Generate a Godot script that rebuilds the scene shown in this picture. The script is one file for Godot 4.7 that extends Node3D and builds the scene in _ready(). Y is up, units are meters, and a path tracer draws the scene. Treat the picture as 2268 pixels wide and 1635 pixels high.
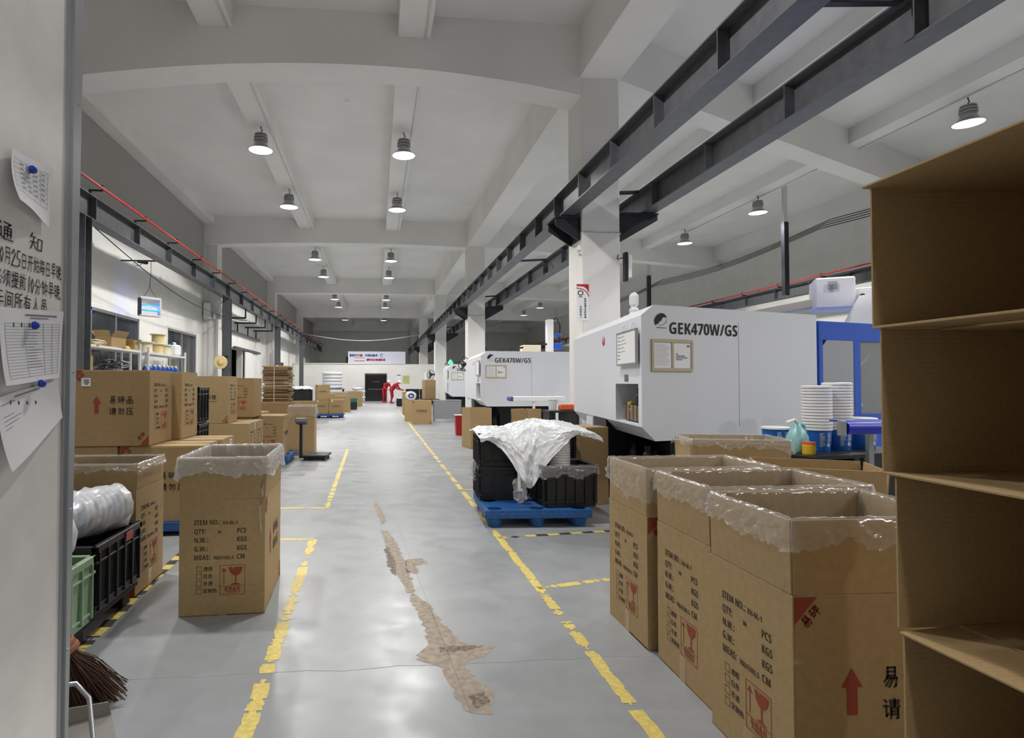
extends Node3D
# A moulding hall: aisle along -Z, X across, metres. d = distance down the aisle from the viewer (z = -d).

var used := {}
var mats := {}
var rng := RandomNumberGenerator.new()

class MB:
	var st := SurfaceTool.new()
	func _init():
		st.begin(Mesh.PRIMITIVE_TRIANGLES)
	func tri(a: Vector3, b: Vector3, c: Vector3) -> void:
		var n := (c - a).cross(b - a).normalized()
		st.set_normal(n)
		st.add_vertex(a)
		st.set_normal(n)
		st.add_vertex(b)
		st.set_normal(n)
		st.add_vertex(c)
	func quad(a: Vector3, b: Vector3, c: Vector3, d: Vector3) -> void:
		tri(a, b, c)
		tri(a, c, d)
	func otri(a: Vector3, b: Vector3, c: Vector3, o: Vector3) -> void:
		if (c - a).cross(b - a).dot(a + b + c - 3.0 * o) < 0.0:
			tri(a, c, b)
		else:
			tri(a, b, c)
	func oquad(a: Vector3, b: Vector3, c: Vector3, d: Vector3, o: Vector3) -> void:
		otri(a, b, c, o)
		otri(a, c, d, o)
	# eight corners: bottom ring p0..p3, top ring p4..p7
	func hexa(p: Array) -> void:
		var o := Vector3.ZERO
		for q in p:
			o += q / 8.0
		oquad(p[0], p[1], p[2], p[3], o)
		oquad(p[4], p[5], p[6], p[7], o)
		for i in 4:
			var j := (i + 1) % 4
			oquad(p[i], p[j], p[j + 4], p[i + 4], o)
	func box(c: Vector3, s: Vector3, bev := 0.0, bs := Basis()) -> void:
		var h := s * 0.5
		var b := minf(bev, minf(h.x, minf(h.y, h.z)) * 0.9)
		if b <= 0.0:
			var p := []
			for y in [-1, 1]:
				for q in [[-1, -1], [1, -1], [1, 1], [-1, 1]]:
					p.append(c + bs * Vector3(q[0] * h.x, y * h.y, q[1] * h.z))
			hexa(p)
			return
		var f := func(sx: int, sy: int, sz: int, ax: int) -> Vector3:
			return c + bs * Vector3(sx * (h.x - (0.0 if ax == 0 else b)), sy * (h.y - (0.0 if ax == 1 else b)), sz * (h.z - (0.0 if ax == 2 else b)))
		for s1 in [-1, 1]:
			oquad(f.call(s1, -1, -1, 0), f.call(s1, 1, -1, 0), f.call(s1, 1, 1, 0), f.call(s1, -1, 1, 0), c)
			oquad(f.call(-1, s1, -1, 1), f.call(1, s1, -1, 1), f.call(1, s1, 1, 1), f.call(-1, s1, 1, 1), c)
			oquad(f.call(-1, -1, s1, 2), f.call(1, -1, s1, 2), f.call(1, 1, s1, 2), f.call(-1, 1, s1, 2), c)
			for s2 in [-1, 1]:
				oquad(f.call(s1, s2, -1, 0), f.call(s1, s2, 1, 0), f.call(s1, s2, 1, 1), f.call(s1, s2, -1, 1), c)
				oquad(f.call(s1, -1, s2, 0), f.call(s1, 1, s2, 0), f.call(s1, 1, s2, 2), f.call(s1, -1, s2, 2), c)
				oquad(f.call(-1, s1, s2, 1), f.call(1, s1, s2, 1), f.call(1, s1, s2, 2), f.call(-1, s1, s2, 2), c)
				for s3 in [-1, 1]:
					otri(f.call(s1, s2, s3, 0), f.call(s1, s2, s3, 1), f.call(s1, s2, s3, 2), c)
	# bar of section w x h between two points
	func bar(a: Vector3, b: Vector3, w: float, h: float, bev := 0.0) -> void:
		var z := (b - a).normalized()
		var up := Vector3.UP if absf(z.y) < 0.95 else Vector3.RIGHT
		var x := up.cross(z).normalized()
		box((a + b) * 0.5, Vector3(w, h, a.distance_to(b)), bev, Basis(x, z.cross(x), z))
	func vn(p: Vector3, n: Vector3) -> void:
		st.set_normal(n)
		st.add_vertex(p)
	# lathe: profile of Vector2(radius, height)
	func lathe(pr: Array, seg := 20, xf := Transform3D(), smooth := false) -> void:
		for k in pr.size() - 1:
			var a: Vector2 = pr[k]
			var b: Vector2 = pr[k + 1]
			var d := b - a
			if d.length() < 1e-6:
				continue
			var n2 := Vector2(d.y, -d.x).normalized()
			var na := n2
			var nb := n2
			if smooth:
				if k > 0:
					var e: Vector2 = a - pr[k - 1]
					na = (n2 + Vector2(e.y, -e.x).normalized()).normalized()
				if k < pr.size() - 2:
					var e2: Vector2 = pr[k + 2] - b
					nb = (n2 + Vector2(e2.y, -e2.x).normalized()).normalized()
			for i in seg:
				var t0 := TAU * i / seg
				var t1 := TAU * (i + 1) / seg
				var c0 := Vector3(cos(t0), 0, sin(t0))
				var c1 := Vector3(cos(t1), 0, sin(t1))
				var q := [[c0, a, na], [c1, a, na], [c1, b, nb], [c0, b, nb]]
				for ix in [0, 1, 2, 0, 2, 3]:
					var e3: Array = q[ix]
					var c: Vector3 = e3[0]
					var rr: Vector2 = e3[1]
					var nn: Vector2 = e3[2]
					vn(xf * (c * rr.x + Vector3.UP * rr.y), (xf.basis * (c * nn.x + Vector3.UP * nn.y)).normalized())
	func tube(pts: Array, r: float, seg := 6) -> void:
		var rings := []
		var n := pts.size()
		var prev := Vector3.ZERO
		for i in n:
			var t: Vector3 = (pts[mini(i + 1, n - 1)] - pts[maxi(i - 1, 0)]).normalized()
			var x := prev
			if i == 0:
				x = t.cross(Vector3.UP if absf(t.y) < 0.9 else Vector3.RIGHT)
			x = (x - t * x.dot(t)).normalized()
			prev = x
			var y := t.cross(x)
			var ring := []
			for s in seg:
				var a := TAU * s / seg
				ring.append(x * cos(a) + y * sin(a))
			rings.append(ring)
		for i in n - 1:
			for s in seg:
				var s2 := (s + 1) % seg
				var q := [[i, s], [i, s2], [i + 1, s2], [i + 1, s]]
				for ix in [0, 2, 1, 0, 3, 2]:
					var e: Array = q[ix]
					var nn: Vector3 = rings[e[0]][e[1]]
					vn(pts[e[0]] + nn * r, nn)
		for e in [0, n - 1]:
			for s in range(1, seg - 1):
				otri(pts[e] + rings[e][0] * r, pts[e] + rings[e][s] * r, pts[e] + rings[e][s + 1] * r, pts[1] if e == 0 else pts[n - 2])
	# smooth sheet through a grid of points
	func sheet(g: Array, wrap := false) -> void:
		var rows := g.size()
		var cols: int = g[0].size()
		var nrm := func(i: int, j: int) -> Vector3:
			var j0 := (j - 1 + cols) % cols if wrap else maxi(j - 1, 0)
			var j1 := (j + 1) % cols if wrap else mini(j + 1, cols - 1)
			var u: Vector3 = g[mini(i + 1, rows - 1)][j] - g[maxi(i - 1, 0)][j]
			var v: Vector3 = g[i][j1] - g[i][j0]
			return u.cross(v).normalized()
		for i in rows - 1:
			for j in (cols if wrap else cols - 1):
				var k := (j + 1) % cols
				var q := [[i, j], [i, k], [i + 1, k], [i + 1, j]]
				for ix in [0, 1, 2, 0, 2, 3]:
					var e: Array = q[ix]
					vn(g[e[0]][e[1]], nrm.call(e[0], e[1]))
	# polygon in local xy pulled along z
	func extrude(poly: PackedVector2Array, z0: float, z1: float, xf := Transform3D()) -> void:
		var idx := Geometry2D.triangulate_polygon(poly)
		for i in range(0, idx.size(), 3):
			var a := poly[idx[i]]
			var b := poly[idx[i + 1]]
			var c := poly[idx[i + 2]]
			for zz in ([z0] if absf(z1 - z0) < 1e-5 else [z0, z1]):
				var out: float = 1.0 if zz == maxf(z0, z1) else -1.0
				var pa := xf * Vector3(a.x, a.y, zz)
				var m := xf * Vector3((a.x + b.x + c.x) / 3.0, (a.y + b.y + c.y) / 3.0, zz - out)
				otri(pa, xf * Vector3(b.x, b.y, zz), xf * Vector3(c.x, c.y, zz), m)
		if absf(z1 - z0) < 1e-5:
			return
		var cw := Geometry2D.is_polygon_clockwise(poly)
		for i in poly.size():
			var a := poly[i]
			var b := poly[(i + 1) % poly.size()]
			var p := [xf * Vector3(a.x, a.y, z0), xf * Vector3(b.x, b.y, z0), xf * Vector3(b.x, b.y, z1), xf * Vector3(a.x, a.y, z1)]
			var nn := Vector2(b.y - a.y, a.x - b.x) * (-1.0 if cw else 1.0)
			var o: Vector3 = (p[0] + p[2]) * 0.5 - xf.basis * Vector3(nn.x, nn.y, 0)
			oquad(p[0], p[1], p[2], p[3], o)
	# flat face of a polygon only, on local xy at z
	func face(poly: PackedVector2Array, z: float, xf := Transform3D()) -> void:
		extrude(poly, z, z, xf)
	# pen stroke lying on local xy at z
	func stroke(pts: Array, w: float, xf := Transform3D(), z := 0.0) -> void:
		for i in pts.size() - 1:
			var a: Vector2 = pts[i]
			var b: Vector2 = pts[i + 1]
			var d := (b - a).normalized() * w * 0.5
			var nn := Vector2(-d.y, d.x)
			a -= d * 0.7
			b += d * 0.7
			var q := []
			for v in [a + nn, b + nn, b - nn, a - nn]:
				q.append(xf * Vector3(v.x, v.y, z))
			quad(q[0], q[1], q[2], q[3])
	func put(mesh: Mesh, xf: Transform3D) -> void:
		var ar := mesh.surface_get_arrays(0)
		var v: PackedVector3Array = ar[Mesh.ARRAY_VERTEX]
		var ix: PackedInt32Array = ar[Mesh.ARRAY_INDEX]
		for i in range(0, ix.size(), 3):
			tri(xf * v[ix[i]], xf * v[ix[i + 1]], xf * v[ix[i + 2]])
	func mesh() -> ArrayMesh:
		return st.commit()

func V(x: float, y: float, d: float) -> Vector3:
	return Vector3(x, y, -d)

func ry(deg: float) -> Basis:
	return Basis(Vector3.UP, deg_to_rad(deg))

func nm(b: String) -> String:
	if not used.has(b):
		used[b] = 0
		return b
	used[b] += 1
	return "%s_%03d" % [b, used[b]]

func tag(o: Node, label: String, category: String, group := "", kind := "") -> Node:
	if label:
		o.set_meta("label", label)
	if category:
		o.set_meta("category", category)
	if group:
		o.set_meta("group", group)
	if kind:
		o.set_meta("kind", kind)
	return o

func thing(called: String, label: String, category: String, at := Vector3.ZERO, turn := 0.0, group := "", kind := "") -> Node3D:
	var o := Node3D.new()
	o.name = nm(called)
	add_child(o)
	o.position = at
	o.rotation_degrees.y = turn
	tag(o, label, category, group, kind)
	return o

# one named mesh under a thing or a part
func part(p: Node, called: String, m, mat: Material, label := "") -> MeshInstance3D:
	var o := MeshInstance3D.new()
	o.name = called
	o.mesh = m.mesh() if m is MB else m
	o.material_override = mat
	p.add_child(o, true)
	if label:
		o.set_meta("label", label)
	return o

# one thing that is one mesh
func solo(called: String, m, mat: Material, label: String, category: String, at := Vector3.ZERO, turn := 0.0, group := "", kind := "") -> MeshInstance3D:
	var o := MeshInstance3D.new()
	o.name = nm(called)
	o.mesh = m.mesh() if m is MB else m
	o.material_override = mat
	add_child(o)
	o.position = at
	o.rotation_degrees.y = turn
	tag(o, label, category, group, kind)
	return o

func copy(o: Node3D, called: String, at: Vector3, turn: float, label := "") -> Node3D:
	var c: Node3D = o.duplicate()
	c.name = nm(called)
	add_child(c)
	c.position = at
	c.rotation_degrees.y = turn
	if label:
		c.set_meta("label", label)
	return c

func noise_tex(freq: float, seed_: int, lo: Color, hi: Color, size := 512, oct := 4, mid = null, normal := false, kind := FastNoiseLite.TYPE_SIMPLEX_SMOOTH) -> NoiseTexture2D:
	var n := FastNoiseLite.new()
	n.noise_type = kind
	n.seed = seed_
	n.frequency = freq
	n.fractal_octaves = oct
	var t := NoiseTexture2D.new()
	t.width = size
	t.height = size
	t.seamless = true
	t.noise = n
	if normal:
		t.as_normal_map = true
		t.bump_strength = 4.0
	else:
		var g := Gradient.new()
		g.offsets = PackedFloat32Array([0.0, 1.0])
		g.colors = PackedColorArray([lo, hi])
		if mid != null:
			for e in mid:
				g.add_point(e[0], e[1])
		t.color_ramp = g
	return t

func C(r: int, g: int, b: int) -> Color:
	return Color(r / 255.0, g / 255.0, b / 255.0)

func M(id: String, col: Color, rough := 0.6, metal := 0.0) -> StandardMaterial3D:
	if mats.has(id):
		return mats[id]
	var m := StandardMaterial3D.new()
	m.resource_name = id
	m.albedo_color = col
	m.roughness = rough
	m.metallic = metal
	mats[id] = m
	return m

func tri_map(m: StandardMaterial3D, scale: float, world := false) -> StandardMaterial3D:
	m.uv1_triplanar = true
	m.uv1_world_triplanar = world
	m.uv1_scale = Vector3.ONE * scale
	return m

const BEAMS := [-2.65, 9.0, 20.65, 32.3, 43.95, 55.6]

func _ready() -> void:
	rng.seed = 7
	# ---- camera
	var cam := Camera3D.new()
	cam.name = "camera"
	add_child(cam)
	cam.position = Vector3(0, 1.32, 0)
	cam.rotation_degrees = Vector3(1.344, -5.578, 0)
	cam.set_frustum(0.05 * 1635.0 / 1300.0, Vector2(0.05 * 174.0 / 1300.0, 0), 0.05, 200.0)
	cam.current = true
	# ---- surroundings: night outside, the hall is lit by its own lamps
	var we := WorldEnvironment.new()
	we.name = "surroundings"
	var env := Environment.new()
	env.background_mode = Environment.BG_COLOR
	env.background_color = Color(0.01, 0.012, 0.015)
	env.tonemap_mode = Environment.TONE_MAPPER_LINEAR
	env.tonemap_exposure = 1.0
	env.sdfgi_enabled = true
	env.ssao_enabled = true
	env.ssil_enabled = true
	we.environment = env
	add_child(we)
	make_materials()
	build_lamps()
	build_shell()
	build_rails()
	build_left_wall_things()
	build_entrance_panel()
	build_floor_marks()
	build_cartons_left()
	build_cartons_right()
	build_machines()
	build_covered_pallet()
	build_far_end()
	build_small_things()

func make_materials() -> void:
	var m := M("white_paint", C(234, 233, 230), 0.75)
	m.albedo_texture = noise_tex(0.006, 3, Color(0.95, 0.95, 0.945), Color(1, 1, 1), 512, 5)
	tri_map(m, 0.17, true)
	m = M("ceiling_paint", C(240, 239, 236), 0.85)
	m.albedo_texture = noise_tex(0.006, 5, Color(0.95, 0.95, 0.95), Color(1, 1, 1), 512, 5)
	tri_map(m, 0.13, true)
	m = M("wall_paint", C(232, 232, 228), 0.7)
	m.albedo_texture = noise_tex(0.008, 9, Color(0.96, 0.96, 0.95), Color(1, 1, 1), 512, 5)
	tri_map(m, 0.21, true)
	# floor: grey epoxy, cloudy wear and scuffs
	m = M("floor_epoxy", C(155, 159, 161), 1.0)
	m.albedo_texture = noise_tex(0.004, 21, Color(0.95, 0.95, 0.95), Color(1.0, 1.0, 1.0), 1024, 6)
	m.detail_enabled = true
	m.detail_blend_mode = BaseMaterial3D.BLEND_MODE_MUL
	m.detail_albedo = noise_tex(0.02, 33, Color(0.95, 0.95, 0.95), Color(1, 1, 1), 1024, 5)
	m.roughness_texture = noise_tex(0.011, 4, Color(0.26, 0.26, 0.26), Color(0.46, 0.46, 0.46), 1024, 5)
	m.roughness_texture_channel = BaseMaterial3D.TEXTURE_CHANNEL_RED
	m.metallic_specular = 0.5
	m.normal_enabled = true
	m.normal_scale = 0.06
	m.normal_texture = noise_tex(0.012, 41, Color.BLACK, Color.WHITE, 1024, 3, null, true)
	tri_map(m, 0.27, true)
	m.uv2_triplanar = true
	m.uv2_world_triplanar = true
	m.uv2_scale = Vector3.ONE * 1.1
	m = M("bare_concrete", C(172, 163, 152), 0.85)
	m.albedo_texture = noise_tex(0.03, 51, Color(0.82, 0.80, 0.77), Color(1.05, 1.03, 1.0), 512, 5)
	tri_map(m, 1.3, true)
	m = M("bare_concrete_dark", C(146, 138, 129), 0.85)
	m.albedo_texture = noise_tex(0.04, 52, Color(0.6, 0.58, 0.56), Color(1.1, 1.08, 1.05), 512, 5)
	tri_map(m, 1.6, true)
	m = M("tape_yellow", C(230, 210, 120), 0.5)
	m.albedo_texture = noise_tex(0.03, 61, Color(0.86, 0.84, 0.78), Color(1, 1, 1), 512, 4)
	tri_map(m, 2.0, true)
	M("tape_black", C(58, 56, 50), 0.6)
	# cardboard
	for e in [["kraft", C(178, 151, 108)], ["kraft_dark", C(166, 138, 97)]]:
		m = M(e[0], e[1], 0.82)
		m.albedo_texture = noise_tex(0.02, 71 + hash(e[0]) % 9, Color(0.93, 0.93, 0.92), Color(1, 1, 1), 512, 5)
		tri_map(m, 2.2)
	m = M("kraft_corrugated", C(178, 151, 108), 0.82)
	m.albedo_texture = noise_tex(0.02, 77, Color(0.94, 0.93, 0.92), Color(1, 1, 1), 512, 5)
	var im := Image.create(64, 256, false, Image.FORMAT_RGB8)
	for y in 256:
		var v := 0.5 + 0.5 * sin(TAU * y / 16.0)
		im.fill_rect(Rect2i(0, y, 64, 1), Color(v, v, v))
	m.heightmap_enabled = true
	m.heightmap_scale = 0.035
	m.heightmap_texture = ImageTexture.create_from_image(im)
	tri_map(m, 5.2)
	m = M("kraft_edge", C(178, 150, 112), 0.95)
	M("ink_black", C(62, 52, 42), 0.8)
	M("ink_red", C(148, 66, 46), 0.8)
	M("ink_blue", C(34, 58, 140), 0.7)
	M("print_red", C(190, 30, 40), 0.6)
	M("print_blue", C(40, 70, 150), 0.6)
	M("print_grey", C(120, 120, 126), 0.7)
	M("ink_dark", C(28, 28, 30), 0.7)
	m = M("tape_clear", Color(0.85, 0.72, 0.5, 0.35), 0.22)
	m.transparency = BaseMaterial3D.TRANSPARENCY_ALPHA
	m = M("film", Color(0.95, 0.96, 0.97, 0.13), 0.14)
	m.transparency = BaseMaterial3D.TRANSPARENCY_ALPHA
	m = M("film_dense", Color(0.95, 0.96, 0.97, 0.3), 0.2)
	m.transparency = BaseMaterial3D.TRANSPARENCY_ALPHA
	m = M("bag_white", Color(0.94, 0.95, 0.97, 0.6), 0.2)
	m.transparency = BaseMaterial3D.TRANSPARENCY_ALPHA
	m = M("white_sheet", C(222, 224, 227), 0.26)
	m.backlight_enabled = true
	m.backlight = Color(0.25, 0.25, 0.25)
	M("paper", C(236, 236, 240), 0.85)
	# metals and plastics
	m = M("steel_grey", C(98, 100, 104), 0.42, 0.15)
	m.albedo_texture = noise_tex(0.02, 81, Color(0.85, 0.85, 0.85), Color(1, 1, 1), 512, 5)
	tri_map(m, 0.6, true)
	M("steel_dark", C(46, 48, 54), 0.45, 0.3)
	M("aluminium", C(176, 178, 182), 0.35, 0.8)
	M("lamp_body", C(160, 160, 158), 0.4, 0.2)
	M("conductor_red", C(172, 40, 36), 0.5)
	M("pipe_white", C(214, 212, 208), 0.5)
	M("cable_black", C(26, 26, 28), 0.6)
	M("machine_white", C(221, 224, 231), 0.38)
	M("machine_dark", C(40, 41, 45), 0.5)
	M("machine_black", C(20, 20, 23), 0.55)
	M("machine_blue", C(40, 88, 196), 0.38)
	M("tan_frame", C(188, 178, 148), 0.5)
	M("bin_red", C(168, 24, 32), 0.4)
	m = M("crate_black", C(34, 35, 37), 0.42)
	m.albedo_texture = noise_tex(0.03, 91, Color(0.8, 0.8, 0.8), Color(1.25, 1.25, 1.25), 512, 4)
	tri_map(m, 1.5)
	M("crate_green", C(142, 168, 140), 0.45)
	M("crate_teal", C(30, 120, 96), 0.5)
	m = M("pallet_blue", C(32, 92, 158), 0.5)
	m.albedo_texture = noise_tex(0.03, 95, Color(0.8, 0.8, 0.8), Color(1.05, 1.05, 1.05), 512, 4)
	tri_map(m, 1.2)
	M("plastic_white", C(240, 240, 240), 0.35)
	M("plastic_cream", C(226, 218, 190), 0.45)
	M("pail_blue", C(24, 104, 190), 0.35)
	M("bottle_blue", C(30, 86, 178), 0.4)
	M("belt_blue", C(34, 48, 178), 0.35)
	M("black_rubber", C(24, 24, 25), 0.6)
	M("yellow_plastic", C(232, 192, 40), 0.45)
	M("orange_plastic", C(238, 106, 52), 0.45)
	M("cyan_plastic", C(150, 206, 208), 0.35)
	m = M("panel_paint", C(234, 232, 228), 0.5)
	m.albedo_texture = noise_tex(0.01, 97, Color(0.95, 0.95, 0.95), Color(1, 1, 1), 512, 5)
	tri_map(m, 1.1, true)
	M("magnet_blue", C(18, 60, 176), 0.3)
	M("straw", C(222, 200, 140), 0.8)
	M("bristle", C(72, 46, 32), 0.9)
	M("bristle_wrap", C(140, 92, 62), 0.85)
	M("red_cloth", C(166, 24, 44), 0.85)
	M("skin", C(206, 160, 132), 0.6)
	M("cloth_white", C(236, 236, 236), 0.85)
	M("dust_pan", C(150, 146, 140), 0.4, 0.6)
	M("reservoir", C(120, 96, 70), 0.3)
	m = M("glass_dark", Color(0.30, 0.32, 0.33, 0.5), 0.06)
	m.transparency = BaseMaterial3D.TRANSPARENCY_ALPHA
	m = M("glass_clear", Color(0.75, 0.78, 0.8, 0.16), 0.05)
	m.transparency = BaseMaterial3D.TRANSPARENCY_ALPHA
	m = M("polycarbonate", Color(0.66, 0.67, 0.70, 0.88), 0.22)
	m.transparency = BaseMaterial3D.TRANSPARENCY_ALPHA
	m = M("curtain_strip", Color(0.06, 0.065, 0.07, 0.9), 0.15)
	m.transparency = BaseMaterial3D.TRANSPARENCY_ALPHA
	m = M("lamp_lens", Color(1, 1, 1), 0.4)
	m.emission_enabled = true
	m.emission = Color(1, 0.99, 0.96)
	m.emission_energy_multiplier = 1.6
	m = M("uv_tube", Color(0.2, 0.5, 1.0), 0.4)
	m.emission_enabled = true
	m.emission = Color(0.12, 0.5, 1.0)
	m.emission_energy_multiplier = 2.0
	m = M("green_lamp", Color(0.2, 0.9, 0.5), 0.4)
	m.emission_enabled = true
	m.emission = Color(0.35, 1.0, 0.65)
	m.emission_energy_multiplier = 0.8

# ---- high-bay lamps
var lamp_proto: Node3D
func lamp(x: float, d: float, label: String) -> void:
	if lamp_proto != null:
		copy(lamp_proto, "high_bay_lamp", V(x, 6.2, d), 0.0, label)
		return
	var t := thing("high_bay_lamp", label, "lamp", V(x, 6.2, d), 0.0, "high bay lamps under the ceiling ribs")
	var m := MB.new()
	m.lathe([Vector2(0, 0.34), Vector2(0.125, 0.335), Vector2(0.13, 0.31), Vector2(0.105, 0.305), Vector2(0.105, 0.285), Vector2(0.14, 0.28), Vector2(0.14, 0.25), Vector2(0.11, 0.245), Vector2(0.11, 0.225), Vector2(0.145, 0.22), Vector2(0.145, 0.19), Vector2(0.115, 0.185), Vector2(0.12, 0.16), Vector2(0.13, 0.13)].map(func(v): return v), 20)
	part(t, "heat_sink", m, mats.lamp_body)
	m = MB.new()
	m.lathe([Vector2(0.13, 0.135), Vector2(0.15, 0.09), Vector2(0.19, 0.045), Vector2(0.25, 0.006), Vector2(0.262, 0.0), Vector2(0.258, -0.012), Vector2(0.245, -0.004)], 24, Transform3D(), true)
	part(t, "reflector", m, mats.aluminium)
	m = MB.new()
	m.lathe([Vector2(0.246, -0.003), Vector2(0.2, -0.012), Vector2(0.0, -0.016)], 24)
	part(t, "lens", m, mats.lamp_lens, "glowing white lens")
	m = MB.new()
	m.tube([Vector3(0, 0.335, 0), Vector3(0, 0.38, 0), Vector3(0.03, 0.42, 0), Vector3(0, 0.46, 0), Vector3(0, 0.5, 0)], 0.011, 6)
	part(t, "hook", m, mats.steel_dark)
	var l := SpotLight3D.new()
	l.name = "lamp_light"
	l.position = Vector3(0, -0.05, 0)
	l.rotation_degrees = Vector3(-90, 0, 0)
	l.light_color = Color(1.0, 0.988, 0.978)
	l.light_energy = 15.5
	l.light_size = 0.14
	l.spot_angle = 71.0
	l.spot_angle_attenuation = 0.12
	l.spot_range = 70.0
	l.spot_attenuation = 2.0
	l.shadow_enabled = true
	t.add_child(l)
	lamp_proto = t

func build_lamps() -> void:
	for d in [-6.9, 4.75, 12.5, 16.5, 23.5, 27.3, 34.6, 38.2, 46.0]:
		for x in ([0.58] if d < 0.0 else [-2.42, 0.58]):
			lamp(x, d, "high bay lamp hung below a ceiling rib over the yellow lined aisle")
	for e in [[11.0, 3.2], [11.08, 9.9], [10.9, 15.76], [10.75, 19.5], [10.65, 28.5], [10.62, 37.3], [10.62, 41.5], [7.6, -4.2], [7.6, 1.4], [7.72, 8.1], [7.4, 14.1], [7.4, 22.5], [7.4, 32.0]]:
		lamp(e[0], e[1], "high bay lamp hung below a ceiling rib above the moulding machines")

# a wall along d (at fixed x) with holes [d0, d1, y0, y1], as one mesh
func holed(m: MB, a0: float, a1: float, y1: float, holes: Array, f: Callable) -> void:
	var at := a0
	for h in holes:
		f.call(m, at, h[0], 0.0, y1)
		f.call(m, h[0], h[1], h[3], y1)
		if h[2] > 0.0:
			f.call(m, h[0], h[1], 0.0, h[2])
		at = h[1]
	f.call(m, at, a1, 0.0, y1)

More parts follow.
